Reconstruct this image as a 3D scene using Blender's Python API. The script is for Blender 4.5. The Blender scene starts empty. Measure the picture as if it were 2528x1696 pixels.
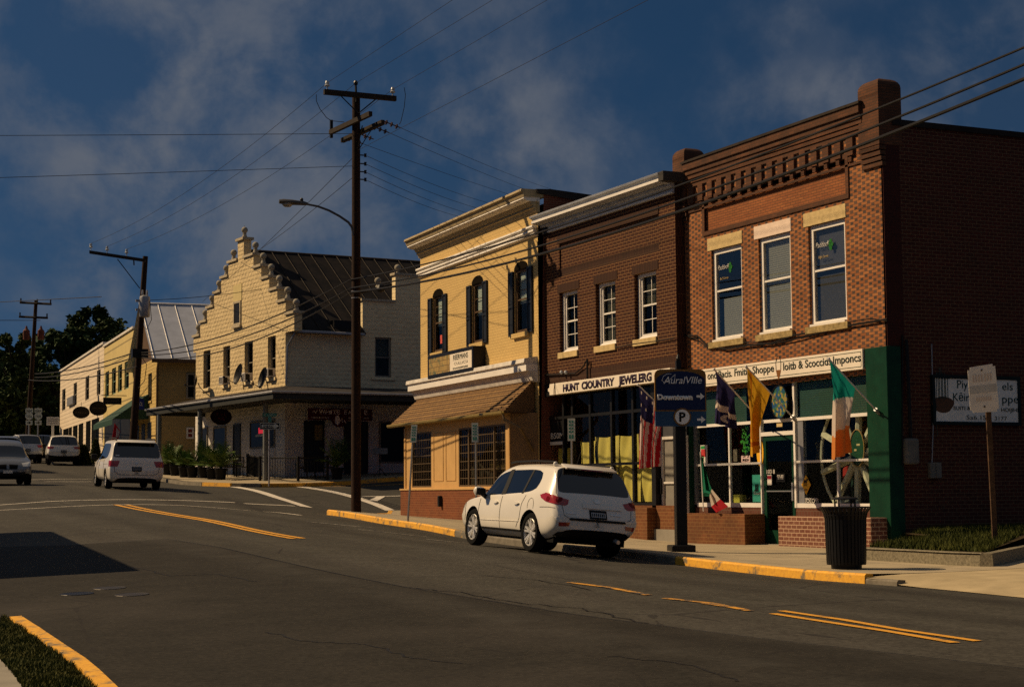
import bpy, bmesh, math, random
import numpy as np
from mathutils import Vector, Matrix
from mathutils.bvhtree import BVHTree
R = math.radians
SC = bpy.context.scene
COL = SC.collection
rnd = random.Random(11)

# ------------------------------------------------------------------ camera
# world: +Y runs along the street away from the viewer, +X goes into the shop fronts, the camera is the origin
FPX = 4200.0
HEAD = R(24.95); PITCH = math.atan(364.0/FPX); ROLL = 0.0078
_f0 = Vector((math.sin(HEAD), math.cos(HEAD), 0)); _r0 = Vector((math.cos(HEAD), -math.sin(HEAD), 0)); _z = Vector((0, 0, 1))
FWD = _f0*math.cos(PITCH) + _z*math.sin(PITCH)
_u0 = -_f0*math.sin(PITCH) + _z*math.cos(PITCH)
RT = _r0*math.cos(ROLL) - _u0*math.sin(ROLL)
UP = _r0*math.sin(ROLL) + _u0*math.cos(ROLL)
def ray(px, py):
    return FWD + RT*((px-1264)/FPX) + UP*((848-py)/FPX)
def at_depth(px, py, d):
    return ray(px, py)*d
def at_plane(px, py, p0, n):
    d = ray(px, py); n = Vector(n)
    return d*(Vector(p0).dot(n)/d.dot(n))
cam = bpy.data.cameras.new('camera'); camo = bpy.data.objects.new('camera', cam); COL.objects.link(camo)
camo.matrix_world = Matrix(((RT.x, UP.x, -FWD.x, 0), (RT.y, UP.y, -FWD.y, 0), (RT.z, UP.z, -FWD.z, 0), (0, 0, 0, 1)))
cam.sensor_fit = 'HORIZONTAL'; cam.sensor_width = 36; cam.lens = 36*FPX/2528
cam.clip_start = 0.1; cam.clip_end = 3000
SC.camera = camo

# ------------------------------------------------------------------ ground height (a smooth surface through surveyed spots)
_CP = [(16.2,2,-1.63),(16.2,10,-1.57),(16.2,18.2,-1.516),(16.2,23.2,-1.484),(16.2,27.7,-1.39),(16.2,32,-1.29),(16.2,37.4,-1.136),(16.2,42.6,-.88),(16.8,46.8,-.72),(16.6,48.6,-.66),
 (14.03,29.3,-1.155),(14.03,31.9,-1.09),(14.0,21,-1.38),(14.0,40,-.76),
 (10.7,4,-1.6),(10.7,13,-1.48),(10.7,21.1,-1.30),(10.7,33.1,-.92),(10.7,42,-.61),(10.7,50.6,-.315),
 (7.3,50.6,-.443),(16.3,50.6,-.70),(7.8,54,-.31),(17.2,54,-.43),(11.4,54,-.17),
 (13.2,60,.15),(10.4,65.8,.37),(12.4,77,.65),(18.2,100,1.68),(10,100,1.7),(24,130,2.6),(30,170,3.6),(50,250,5),
 (19.35,68.2,.25),(18.2,73.1,.39),(24.0,67.7,.32),(26.4,67.7,.5),(22.85,73.2,.55),(22,85,.95),
 (21.1,54.3,-.9),(20.8,47.9,-1.03),(21.4,40,-1.28),(21.4,35.8,-1.42),(21.4,31.8,-1.38),(21.4,28,-1.38),(21.4,20,-1.42),(21.4,10,-1.5),
 (23,61.5,-.17),(32,62,-.1),(30,55,-.7),
 (3,12,-1.6),(3,20,-1.5),(3,35,-1.05),(3,50,-.55),(-6,20,-1.7),(-6,50,-.8),(-10,80,.5),(0,4,-1.75),
 (60,30,-1.2),(60,70,0),(-40,30,-1.5),(-40,120,2),(90,150,2.5),(-30,250,5)]
_cx = np.array([[a, b] for a, b, c in _CP], float); _cz = np.array([c for a, b, c in _CP], float)
def _phi(d2):
    return np.where(d2 > 1e-9, d2*np.log(np.maximum(d2, 1e-9)), 0)
_n = len(_CP)
_A = np.zeros((_n+3, _n+3))
_A[:_n, :_n] = _phi(((_cx[:, None]-_cx[None])**2).sum(-1)) + np.eye(_n)*2.0
_A[:_n, _n] = 1; _A[:_n, _n+1:] = _cx; _A[_n, :_n] = 1; _A[_n+1:, :_n] = _cx.T
_w = np.linalg.solve(_A, np.concatenate([_cz, [0, 0, 0]]))
def gzs(P):
    P = np.asarray(P, float)
    return _phi(((P[:, None]-_cx[None])**2).sum(-1)) @ _w[:_n] + _w[_n] + P @ _w[_n+1:]
def gz(x, y):
    return float(gzs([[x, y]])[0])
def on_ground(px, py, off=0.0):
    d = ray(px, py); a, b = 4.0, 400.0
    ts = np.arange(6.0, 300.0, 0.25)
    h = gzs(np.stack([ts*d.x, ts*d.y], 1)) + off - ts*d.z
    i = int(np.argmax(h > 0)) if (h > 0).any() else len(ts)-1
    a, b = ts[max(i-1, 0)], ts[i]
    for _ in range(30):
        m = (a+b)/2
        if gz(m*d.x, m*d.y)+off > m*d.z: b = m
        else: a = m
    return d*((a+b)/2)

# ------------------------------------------------------------------ frames for fronts: x runs right along the front, y into the building
class Frame:
    def __init__(s, ox, oy, ex):
        s.o = Vector((ox, oy, 0)); e = Vector((ex[0], ex[1], 0)).normalized(); s.ex = e; s.ey = Vector((-e.y, e.x, 0))
    def W(s, x, y, z):
        return s.o + s.ex*x + s.ey*y + Vector((0, 0, z))
    def at(s, px, py, y=0.0):
        p = at_plane(px, py, s.o + s.ey*y, s.ey)
        return (p-s.o).dot(s.ex), p.z
    def rect(s, l, r, y=0.0):
        a = s.at(*l, y); b = s.at(*r, y)
        return min(a[0], b[0]), max(a[0], b[0]), min(a[1], b[1]), max(a[1], b[1])
    def side(s, x):
        p = s.W(x, 0, 0)
        return Frame(p.x, p.y, (s.ey.x, s.ey.y))
W0 = Frame(0, 0, (1, 0))

# ------------------------------------------------------------------ mesh helpers
class MB:
    def __init__(s): s.bm = bmesh.new()
    def quad(s, *pts):
        try: return s.bm.faces.new([s.bm.verts.new(p) for p in pts])
        except ValueError: return None
    def box(s, f, x0, x1, y0, y1, z0, z1):
        v = [s.bm.verts.new(f.W(x, y, z)) for x in (x0, x1) for y in (y0, y1) for z in (z0, z1)]
        for i in ((0,1,3,2),(4,6,7,5),(0,4,5,1),(2,3,7,6),(0,2,6,4),(1,5,7,3)):
            s.bm.faces.new([v[k] for k in i])
        return s
    def frame_box(s, f, x0, x1, y0, y1, z0, z1, t, tb=None):     # four bars round a rectangle
        tb = t if tb is None else tb
        s.box(f, x0, x0+t, y0, y1, z0, z1); s.box(f, x1-t, x1, y0, y1, z0, z1)
        s.box(f, x0+t, x1-t, y0, y1, z1-t, z1); s.box(f, x0+t, x1-t, y0, y1, z0, z0+tb)
        return s
    def prism(s, f, pts, y0, y1):                 # polygon in (x,z) pushed along y
        a = [s.bm.verts.new(f.W(x, y0, z)) for x, z in pts]; b = [s.bm.verts.new(f.W(x, y1, z)) for x, z in pts]
        s._skin(a, b); return s
    def sweep(s, f, prof, x0, x1):                # polygon in (y,z) pushed along x
        a = [s.bm.verts.new(f.W(x0, y, z)) for y, z in prof]; b = [s.bm.verts.new(f.W(x1, y, z)) for y, z in prof]
        s._skin(a, b); return s
    def slab(s, pts, z0, z1):                     # polygon in world xy
        a = [s.bm.verts.new((x, y, z0)) for x, y in pts]; b = [s.bm.verts.new((x, y, z1)) for x, y in pts]
        s._skin(a, b); return s
    def _skin(s, a, b):
        n = len(a)
        s.bm.faces.new(a); s.bm.faces.new(list(reversed(b)))
        for i in range(n):
            j = (i+1) % n
            s.bm.faces.new((a[i], b[i], b[j], a[j]))
    def loft(s, rings, cap=True, closed=True):
        vs = [[s.bm.verts.new(p) for p in r] for r in rings]
        for a, b in zip(vs, vs[1:]):
            n = len(a)
            for i in range(n if closed else n-1):
                j = (i+1) % n
                s.bm.faces.new((a[i], a[j], b[j], b[i]))
        if cap:
            s.bm.faces.new(list(reversed(vs[0]))); s.bm.faces.new(vs[-1])
        return s
    def tube(s, pts, r, n=6, r1=None):
        pts = [Vector(p) for p in pts]; rings = []
        prev = None
        for i, p in enumerate(pts):
            d = (pts[min(i+1, len(pts)-1)]-pts[max(i-1, 0)]).normalized()
            u = prev if prev is not None else (Vector((0, 0, 1)) if abs(d.z) < .9 else Vector((1, 0, 0)))
            u = (u-d*u.dot(d)).normalized(); prev = u; w = d.cross(u)
            rr = r if r1 is None else r+(r1-r)*i/(len(pts)-1)
            rings.append([p+(u*math.cos(t)+w*math.sin(t))*rr for t in (2*math.pi*k/n for k in range(n))])
        return s.loft(rings)
    def lathe(s, c, prof, n=16, axis=(0, 0, 1)):
        c = Vector(c); a = Vector(axis).normalized(); u = (Vector((1, 0, 0)) if abs(a.x) < .8 else Vector((0, 1, 0)))
        u = (u-a*u.dot(a)).normalized(); w = a.cross(u)
        rings = [[c+a*h+(u*math.cos(t)+w*math.sin(t))*max(r, 1e-4) for t in (2*math.pi*k/n for k in range(n))] for r, h in prof]
        return s.loft(rings)
    def ball(s, c, r, n=12):
        m = n//2
        return s.lathe(c, [(r*math.sin(math.pi*k/m), -r*math.cos(math.pi*k/m)) for k in range(m+1)], n)
    def done(s, name, mat, parent=None, smooth=False, bevel=0, recalc=True, seg=1):
        bm = s.bm
        if bevel:
            bmesh.ops.remove_doubles(bm, verts=bm.verts, dist=1e-5)
            es = [e for e in bm.edges if len(e.link_faces) == 2 and e.calc_face_angle(0) > .5]
            bmesh.ops.bevel(bm, geom=es, offset=bevel, segments=seg, affect='EDGES', profile=.5)
        if recalc: bmesh.ops.recalc_face_normals(bm, faces=bm.faces)
        return link(name, bm, mat, parent, smooth)
def link(name, bm, mat, parent=None, smooth=False):
    root = parent
    while root is not None and root.parent: root = root.parent
    if root is not None: bm.transform(RM[root.name].inverted())
    me = bpy.data.meshes.new(name); bm.to_mesh(me); bm.free()
    for m in (mat if isinstance(mat, (list, tuple)) else [mat]): me.materials.append(m)
    if smooth:
        for p in me.polygons: p.use_smooth = True
        try: me.set_sharp_from_angle(angle=R(38))
        except Exception: pass
    o = bpy.data.objects.new(name, me); COL.objects.link(o)
    if parent is not None: o.parent = parent
    if root is None: RM[o.name] = Matrix.Identity(4)
    return o
RM = {}
def thing(name, label, cat, loc=(0, 0, 0), rot=0.0, group=None, mtx=None):
    o = bpy.data.objects.new(name, None); COL.objects.link(o); o.empty_display_size = .2
    m = mtx if mtx is not None else Matrix.Translation(Vector(loc)) @ Matrix.Rotation(rot, 4, 'Z')
    o.matrix_world = m; RM[o.name] = m.copy()
    return tag(o, label, cat, group)
def fthing(name, label, cat, f, x, y, z, group=None):      # a thing whose own axes follow a front
    m = Matrix.Translation(f.W(x, y, z)) @ Matrix(((f.ex.x, f.ey.x, 0, 0), (f.ex.y, f.ey.y, 0, 0), (0, 0, 1, 0), (0, 0, 0, 1)))
    return thing(name, label, cat, group=group, mtx=m)
def tag(o, label, cat, group=None):
    o['label'] = label; o['category'] = cat
    if group: o['group'] = group
    return o
def struct(o, kind='structure'):
    o['kind'] = kind; return o
def clone(o, mtx, label, group=None):                      # copy a thing, its parts and their sub-parts
    c = o.copy(); COL.objects.link(c); c.matrix_world = mtx; RM[c.name] = mtx.copy(); c['label'] = label
    if group: c['group'] = group
    for ch in list(o.children):
        d = ch.copy(); COL.objects.link(d); d.parent = c
        for g in list(ch.children):
            e = g.copy(); COL.objects.link(e); e.parent = d
    return c
def text_bm(s, f, x, y, z, h, w=None, bold=0.0, shear=0.0, align='LEFT', depth=.006, squash=None):
    """lettering lying on a front at local (x,y,z): h = cap height, w = total width"""
    cu = bpy.data.curves.new('t', 'FONT'); cu.body = s; cu.size = 1; cu.offset = bold; cu.shear = shear; cu.extrude = 0; cu.resolution_u = 3
    o = bpy.data.objects.new('t', cu); COL.objects.link(o)
    me = bpy.data.meshes.new_from_object(o.evaluated_get(bpy.context.evaluated_depsgraph_get()))
    bm = bmesh.new(); bm.from_mesh(me)
    bpy.data.objects.remove(o); bpy.data.curves.remove(cu); bpy.data.meshes.remove(me)
    if not bm.verts: return bm
    xs = [v.co.x for v in bm.verts]; x0, x1 = min(xs), max(xs)
    sz = h/.729; sx = sz if w is None else w/max(x1-x0, 1e-6)
    if align == 'CENTER': off = -(x1-x0)*sx/2
    else: off = 0
    bmesh.ops.remove_doubles(bm, verts=bm.verts, dist=1e-5)
    g = bmesh.ops.extrude_face_region(bm, geom=bm.faces[:])
    for v in [e for e in g['geom'] if isinstance(e, bmesh.types.BMVert)]: v.co.z += 1
    for v in bm.verts:
        v.co = f.W(x+off+(v.co.x-x0)*sx, y-(depth if v.co.z > .5 else 0), z+v.co.y*sz)
    return bm
def lettering(parent, mat, items, name='lettering'):
    """items: (string, frame, x, y, z, h, w, kw)"""
    bm = bmesh.new()
    for s, f, x, y, z, h, w, kw in items:
        b = text_bm(s, f, x, y, z, h, w, **kw)
        me = bpy.data.meshes.new('t'); b.to_mesh(me); b.free(); bm.from_mesh(me); bpy.data.meshes.remove(me)
    bmesh.ops.recalc_face_normals(bm, faces=bm.faces)
    return link(name, bm, mat, parent)

# ------------------------------------------------------------------ materials
class NT:
    def __init__(s, name):
        s.m = bpy.data.materials.new(name); s.m.use_nodes = True; s.t = s.m.node_tree; s.n = s.t.nodes
        s.b = s.n['Principled BSDF']; s.o = s.n['Material Output']
    def new(s, kind, **kw):
        n = s.n.new(kind)
        for k, v in kw.items(): setattr(n, k, v)
        return n
    def set(s, sock, v):
        if hasattr(v, 'is_output') or isinstance(v, bpy.types.NodeSocket): s.t.links.new(v, sock)
        else: sock.default_value = v
    def math(s, op, a, b=0.0, c=0.0):
        n = s.new('ShaderNodeMath', operation=op)
        s.set(n.inputs[0], a); s.set(n.inputs[1], b); s.set(n.inputs[2], c)
        return n.outputs[0]
    def mix(s, f, a, b, mode='MIX'):
        n = s.new('ShaderNodeMix', data_type='RGBA', blend_type=mode)
        s.set(n.inputs[0], f); s.set(n.inputs[6], a if not isinstance(a, tuple) else (*a[:3], 1)); s.set(n.inputs[7], b if not isinstance(b, tuple) else (*b[:3], 1))
        return n.outputs[2]
    def coords(s, kind='Object'):
        if not hasattr(s, '_tc'): s._tc = s.new('ShaderNodeTexCoord')
        return s._tc.outputs[kind]
    def noise(s, scale, detail=4, rough=.55, vec=None, dist=0.0):
        n = s.new('ShaderNodeTexNoise'); s.set(n.inputs['Vector'], vec if vec is not None else s.coords())
        n.inputs['Scale'].default_value = scale; n.inputs['Detail'].default_value = detail; n.inputs['Roughness'].default_value = rough; n.inputs['Distortion'].default_value = dist
        return n.outputs[0]
    def ramp(s, f, a, b, ca=(0, 0, 0), cb=(1, 1, 1)):
        n = s.new('ShaderNodeMapRange'); n.clamp = True
        s.set(n.inputs[0], f); n.inputs[1].default_value = a; n.inputs[2].default_value = b
        return n.outputs[0]
    def bump(s, h, strength=.3, dist=.02):
        n = s.new('ShaderNodeBump'); n.inputs['Strength'].default_value = strength; n.inputs['Distance'].default_value = dist
        s.set(n.inputs['Height'], h); s.t.links.new(n.outputs[0], s.b.inputs['Normal'])
    def col(s, v): s.set(s.b.inputs['Base Color'], v if not isinstance(v, tuple) else (*v[:3], 1))
    def wallvec(s):                     # (x+y, z) of the part: works on fronts and on side walls
        sp = s.new('ShaderNodeSeparateXYZ'); s.set(sp.inputs[0], s.coords())
        u = s.math('ADD', sp.outputs[0], sp.outputs[1])
        cb = s.new('ShaderNodeCombineXYZ'); s.set(cb.inputs[0], u); s.set(cb.inputs[1], sp.outputs[2])
        return cb.outputs[0], u, sp.outputs[2]
def mat(name, col, rough=.6, metal=0.0, spec=.14, var=.18, vscale=3.0, bump=0.0, bscale=40.0, emit=0.0, coat=0.0):
    k = NT(name)
    k.b.inputs['Roughness'].default_value = rough; k.b.inputs['Metallic'].default_value = metal
    k.b.inputs['Specular IOR Level'].default_value = spec; k.b.inputs['Coat Weight'].default_value = coat
    if coat: k.b.inputs['Coat Roughness'].default_value = .04
    if var:
        n = k.noise(vscale, 5, .6)
        d = tuple(c*(1-var) for c in col); e = tuple(min(1, c*(1+var*.7)) for c in col)
        k.col(k.mix(k.ramp(n, .3, .7), d, e))
    else: k.col(col)
    if bump: k.bump(k.noise(bscale, 3), bump, .01)
    if emit:
        k.b.inputs['Emission Color'].default_value = (*col, 1); k.b.inputs['Emission Strength'].default_value = emit
    return k.m
def brick_mat(name, c1, c2, mortar, bw=.215, bh=.065, mo=.010, dirt=.35, bumps=.35, rough=.85, stain=None):
    k = NT(name); vec, u, z = k.wallvec()
    t = k.new('ShaderNodeTexBrick'); k.set(t.inputs['Vector'], vec)
    t.inputs['Scale'].default_value = 1; t.inputs['Brick Width'].default_value = bw; t.inputs['Row Height'].default_value = bh
    t.inputs['Mortar Size'].default_value = mo; t.inputs['Mortar Smooth'].default_value = .15; t.inputs['Bias'].default_value = 0
    t.inputs['Color1'].default_value = (*c1, 1); t.inputs['Color2'].default_value = (*c2, 1); t.inputs['Mortar'].default_value = (*mortar, 1)
    n = k.ramp(k.noise(1.1, 6, .65), .35, .75)
    c = k.mix(k.math('MULTIPLY', n, dirt), t.outputs['Color'], (.02, .015, .012))
    n2 = k.noise(9, 4, .7)
    c = k.mix(k.math('MULTIPLY', k.ramp(n2, .4, .8), .25), c, stain or mortar)
    k.col(c); k.b.inputs['Roughness'].default_value = rough; k.b.inputs['Specular IOR Level'].default_value = .15
    h = k.math('ADD', k.math('MULTIPLY', t.outputs['Fac'], -1.0), k.math('MULTIPLY', k.noise(60, 3), .5))
    k.bump(h, bumps, .01)
    return k.m
def header_brick(name):               # orange stretchers with dark headers in every course
    k = NT(name); vec, u, z = k.wallvec()
    P, H = .292, .0605
    row = k.math('FLOOR', k.math('DIVIDE', z, H)); odd = k.math('ABSOLUTE', k.math('MODULO', row, 2))
    uu = k.math('ADD', k.math('DIVIDE', u, P), k.math('MULTIPLY', odd, .5))
    fr = k.math('FRACT', k.math('ADD', uu, 100.0)); head = k.math('LESS_THAN', fr, .34)
    fz = k.math('FRACT', k.math('ADD', k.math('DIVIDE', z, H), 100.0))
    m1 = k.math('LESS_THAN', fz, .13); m2 = k.math('LESS_THAN', k.math('ABSOLUTE', k.math('SUBTRACT', fr, .34)), .02); m3 = k.math('LESS_THAN', fr, .03)
    mo = k.math('MAXIMUM', m1, k.math('MAXIMUM', m2, m3))
    wn = k.new('ShaderNodeTexWhiteNoise', noise_dimensions='2D')
    cb = k.new('ShaderNodeCombineXYZ'); k.set(cb.inputs[0], k.math('FLOOR', uu)); k.set(cb.inputs[1], row); k.set(wn.inputs['Vector'], cb.outputs[0])
    rv = wn.outputs['Value']
    c = k.mix(rv, (.25, .088, .030), (.37, .150, .053))
    hd = k.mix(rv, (.045, .036, .032), (.13, .075, .05))
    c = k.mix(head, c, hd); c = k.mix(mo, c, (.10, .055, .035))
    n = k.ramp(k.noise(.9, 6, .65), .45, .75)
    c = k.mix(k.math('MULTIPLY', n, .5), c, (.05, .025, .018)); k.col(c)
    k.b.inputs['Roughness'].default_value = .85; k.b.inputs['Specular IOR Level'].default_value = .15
    k.bump(k.math('ADD', k.math('MULTIPLY', mo, -1), k.math('MULTIPLY', k.noise(70, 3), .5)), .35, .01)
    return k.m
def block_mat(name, col, bw=.42, bh=.195, rock=.9, dark=.75):   # rock-faced concrete blocks
    k = NT(name); vec, u, z = k.wallvec()
    t = k.new('ShaderNodeTexBrick'); k.set(t.inputs['Vector'], vec)
    t.inputs['Scale'].default_value = 1; t.inputs['Brick Width'].default_value = bw; t.inputs['Row Height'].default_value = bh
    t.inputs['Mortar Size'].default_value = .012; t.inputs['Mortar Smooth'].default_value = .6
    t.inputs['Color1'].default_value = (*col, 1); t.inputs['Color2'].default_value = (*[c*.86 for c in col], 1); t.inputs['Mortar'].default_value = (*[c*.82 for c in col], 1)
    fz = k.math('FRACT', k.math('ADD', k.math('DIVIDE', z, bh), 100.0)); row = k.math('FLOOR', k.math('DIVIDE', z, bh))
    fu = k.math('FRACT', k.math('ADD', k.math('ADD', k.math('DIVIDE', u, bw), k.math('MULTIPLY', k.math('ABSOLUTE', k.math('MODULO', row, 2)), .5)), 100.0))
    belly = k.math('POWER', k.math('MULTIPLY', k.math('SINE', k.math('MULTIPLY', fz, math.pi)), k.math('SINE', k.math('MULTIPLY', fu, math.pi))), .5)
    nn = k.noise(7, 4, .62)
    h = k.math('ADD', k.math('MULTIPLY', belly, .42), k.math('MULTIPLY', nn, 1.3))
    c = k.mix(k.ramp(k.noise(.7, 5, .65), .35, .75), t.outputs['Color'], tuple(c*dark for c in col), 'MIX'); k.col(c)
    k.b.inputs['Roughness'].default_value = .9; k.b.inputs['Specular IOR Level'].default_value = .1
    k.bump(h, rock, .06)
    return k.m
def siding_mat(name, col, pitch=.22, line=.45):
    k = NT(name); vec, u, z = k.wallvec()
    fz = k.math('FRACT', k.math('ADD', k.math('DIVIDE', z, pitch), 100.0))
    ln = k.math('LESS_THAN', fz, .10)
    c = k.mix(k.ramp(k.noise(1.2, 5, .6), .3, .75), col, tuple(c*.8 for c in col))
    c = k.mix(ln, c, tuple(c*line for c in col)); k.col(c)
    k.b.inputs['Roughness'].default_value = .7
    k.bump(k.math('SUBTRACT', 1, fz), .5, .03)
    return k.m
def pane_mat(name, tint=(.9, .95, .95), glossy=.006, refl=(.9, .92, .95)):   # clear window glass: see-through with a mirror-like sheen
    k = NT(name); k.n.remove(k.b)
    tr = k.new('ShaderNodeBsdfTransparent'); tr.inputs[0].default_value = (*tint, 1)
    gl = k.new('ShaderNodeBsdfGlossy'); gl.inputs['Roughness'].default_value = .01; gl.inputs[0].default_value = (*refl, 1)
    lw = k.new('ShaderNodeLayerWeight'); lw.inputs[0].default_value = .5
    f = k.math('ADD', k.math('MULTIPLY', k.math('POWER', lw.outputs['Facing'], 5.0), .22), glossy)
    mx = k.new('ShaderNodeMixShader'); k.set(mx.inputs[0], f); k.t.links.new(tr.outputs[0], mx.inputs[1]); k.t.links.new(gl.outputs[0], mx.inputs[2])
    k.t.links.new(mx.outputs[0], k.o.inputs[0])
    return k.m

M = {}
M['white_paint'] = mat('white paint', (.74, .70, .64), .5, var=.10, vscale=2)
M['old_white'] = mat('weathered white paint', (.62, .58, .52), .6, var=.25, vscale=4)
M['grey_metal'] = mat('galvanised grey metal', (.30, .30, .31), .45, metal=.6, var=.2)
M['silver_cornice'] = mat('pressed metal painted silver grey', (.45, .48, .54), .5, var=.2, vscale=2)
M['lamp_metal'] = mat('dull lamp metal', (.07, .07, .075), .6, var=.2)
M['black_metal'] = mat('black painted metal', (.012, .012, .013), .4, var=.2)
M['black'] = mat('black', (.008, .008, .009), .5, var=0)
M['dark_wood'] = mat('creosoted pole wood', (.026, .013, .008), .85, var=.4, vscale=9, bump=.4, bscale=30)
M['grey_wood'] = mat('weathered crossarm wood', (.03, .023, .018), .85, var=.35, vscale=9)
M['rubber'] = mat('tyre rubber', (.010, .010, .010), .9, spec=.05, var=.1)
M['green_paint'] = mat('dark green shop paint', (.004, .036, .018), .45, var=.25, vscale=4)
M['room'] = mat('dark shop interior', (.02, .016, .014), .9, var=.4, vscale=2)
M['pane'] = pane_mat('window pane')
M['pane_dim'] = pane_mat('tinted window pane', (.55, .56, .54), .012)
M['pane_sky'] = pane_mat('sky reflecting pane', (.8, .82, .82), .08)
M['blind'] = None
k = NT('slatted blind'); vec, u, z = k.wallvec()
fz = k.math('FRACT', k.math('ADD', k.math('DIVIDE', z, .05), 100.0))
k.col(k.mix(k.math('GREATER_THAN', fz, .7), (.45, .44, .38), (.20, .20, .18))); k.b.inputs['Roughness'].default_value = .6
M['blind'] = k.m
k = NT('dark green slatted blind'); vec, u, z = k.wallvec()
fz = k.math('FRACT', k.math('ADD', k.math('DIVIDE', z, .05), 100.0))
k.col(k.mix(k.math('GREATER_THAN', fz, .7), (.004, .045, .025), (.0015, .014, .009))); k.b.inputs['Roughness'].default_value = .6
M['green_blind'] = k.m
M['stone'] = mat('yellow limestone lintel', (.56, .42, .20), .8, var=.22, vscale=8, bump=.25, bscale=50)
M['pink_stone'] = mat('pinkish white painted lintel', (.74, .58, .46), .8, var=.12, vscale=8)
M['sill_stone'] = mat('stained sill stone', (.34, .25, .11), .85, var=.45, vscale=10)
M['wire'] = mat('black cable sheath', (.015, .014, .014), .5, var=0)
M['thinwire'] = mat('bare weathered wire', (.03, .03, .035), .5, var=0)
M['ceramic'] = mat('pale ceramic insulator', (.42, .45, .48), .25, var=.1)
M['concrete'] = mat('pale concrete', (.26, .235, .19), .9, var=.25, vscale=1.2, bump=.3, bscale=60)
# ------------------------------------------------------------------ ground, road, pavements
def sheet(poly, off, step=1.0, side=None):
    """flat polygon (world xy) cut into cells and laid on the ground, `off` above it"""
    bm = bmesh.new()
    bm.faces.new([bm.verts.new((x, y, 0)) for x, y in poly])
    xs = [p[0] for p in poly]; ys = [p[1] for p in poly]
    for i in range(int(math.floor(min(xs)/step))+1, int(math.ceil(max(xs)/step))):
        bmesh.ops.bisect_plane(bm, geom=bm.verts[:]+bm.edges[:]+bm.faces[:], plane_co=(i*step, 0, 0), plane_no=(1, 0, 0))
    for i in range(int(math.floor(min(ys)/step))+1, int(math.ceil(max(ys)/step))):
        bmesh.ops.bisect_plane(bm, geom=bm.verts[:]+bm.edges[:]+bm.faces[:], plane_co=(0, i*step, 0), plane_no=(0, 1, 0))
    z = gzs([[v.co.x, v.co.y] for v in bm.verts])
    for v, zz in zip(bm.verts, z): v.co.z = zz+off
    bmesh.ops.recalc_face_normals(bm, faces=bm.faces)
    if sum(f.normal.z for f in bm.faces) < 0: bmesh.ops.reverse_faces(bm, faces=bm.faces)
    return bm
def resample(path, step):
    out = [Vector((*path[0], 0))]
    for a, b in zip(path, path[1:]):
        a = Vector((*a, 0)); b = Vector((*b, 0)); n = max(1, int((b-a).length/step))
        out += [a+(b-a)*(i/n) for i in range(1, n+1)]
    return out
def ribbon(path, w, off, h=0.0, step=.5, inner=0.0):
    """strip of width w to the left of a ground path; h > 0 gives it a body of that height (a kerb)"""
    pts = resample(path, step); n = len(pts); L = []; Rr = []
    for i, p in enumerate(pts):
        d = (pts[min(i+1, n-1)]-pts[max(i-1, 0)]).normalized(); nn = Vector((-d.y, d.x, 0))
        L.append(p+nn*(inner+w)); Rr.append(p+nn*inner)
    zl = gzs([[p.x, p.y] for p in L]); zr = gzs([[p.x, p.y] for p in Rr])
    m = MB()
    if h:
        rings = []
        for l, r, a, b in zip(L, Rr, zl, zr):
            d = (l-r).normalized()
            rings.append([Vector((r.x, r.y, b-.15)), Vector((r.x, r.y, b+h-.03))+d*.012, Vector((r.x, r.y, b+h))+d*.04, Vector((l.x, l.y, a+h)), Vector((l.x, l.y, a-.15))])
        m.loft(rings)
    else:
        for i in range(n-1):
            m.quad((Rr[i].x, Rr[i].y, zr[i]+off), (Rr[i+1].x, Rr[i+1].y, zr[i+1]+off), (L[i+1].x, L[i+1].y, zl[i+1]+off), (L[i].x, L[i].y, zl[i]+off))
        bmesh.ops.remove_doubles(m.bm, verts=m.bm.verts, dist=1e-4)
    return m

# asphalt: a paler surface up the street, and this side of the joint one darkened for the vignette
seam_px = [(-60, 1352), (184, 1345), (411, 1331), (540, 1351), (727, 1394), (1000, 1450), (1400, 1515), (1900, 1580), (2600, 1660)]
k = NT('asphalt')
pos = k.coords('Object')
fine = k.noise(14, 5, .8); mid = k.noise(2.2, 6, .65); big = k.noise(.16, 4, .6)
stretch = k.new('ShaderNodeMapping'); stretch.inputs['Scale'].default_value = (1.3, .09, 1); k.set(stretch.inputs[0], pos)
tracks = k.noise(1.0, 4, .6, stretch.outputs[0])
c = k.mix(k.ramp(mid, .3, .75), (.052, .049, .040), (.078, .073, .059))
c = k.mix(k.math('MULTIPLY', k.ramp(tracks, .45, .75), .55), c, (.035, .031, .028))
c = k.mix(k.math('MULTIPLY', k.ramp(big, .45, .7), .35), c, (.10, .09, .076))
c = k.mix(k.math('MULTIPLY', k.ramp(fine, .40, .66), .85), c, (.018, .016, .013))
sp = k.new('ShaderNodeSeparateXYZ'); k.set(sp.inputs[0], k.coords()); wx_ = k.math('ADD', sp.outputs[0], k.math('MULTIPLY', k.noise(.5, 3), .8))
for cx_, w_, cc_, a_ in ((13.3, .42, (.020, .018, .015), .55), (9.2, .42, (.020, .018, .015), .5), (12.5, .3, (.095, .09, .078), .25), (14.2, .3, (.095, .09, .078), .25), (8.4, .3, (.095, .09, .078), .25), (10.0, .3, (.095, .09, .078), .2), (15.7, .35, (.016, .014, .012), .5)):
    f_ = k.ramp(k.math('ABSOLUTE', k.math('SUBTRACT', wx_, cx_)), w_*2.2, w_*.3)
    c = k.mix(k.math('MULTIPLY', k.math('MULTIPLY', f_, k.ramp(k.noise(1.1, 5, .7), .35, .65)), a_), c, cc_)
vo = k.new('ShaderNodeTexVoronoi', feature='DISTANCE_TO_EDGE'); k.set(vo.inputs['Vector'], pos); vo.inputs['Scale'].default_value = .17
wob = k.math('ADD', vo.outputs['Distance'], k.math('MULTIPLY', k.noise(1.5, 4), .04))
crack = k.math('LESS_THAN', wob, .0225)
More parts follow.
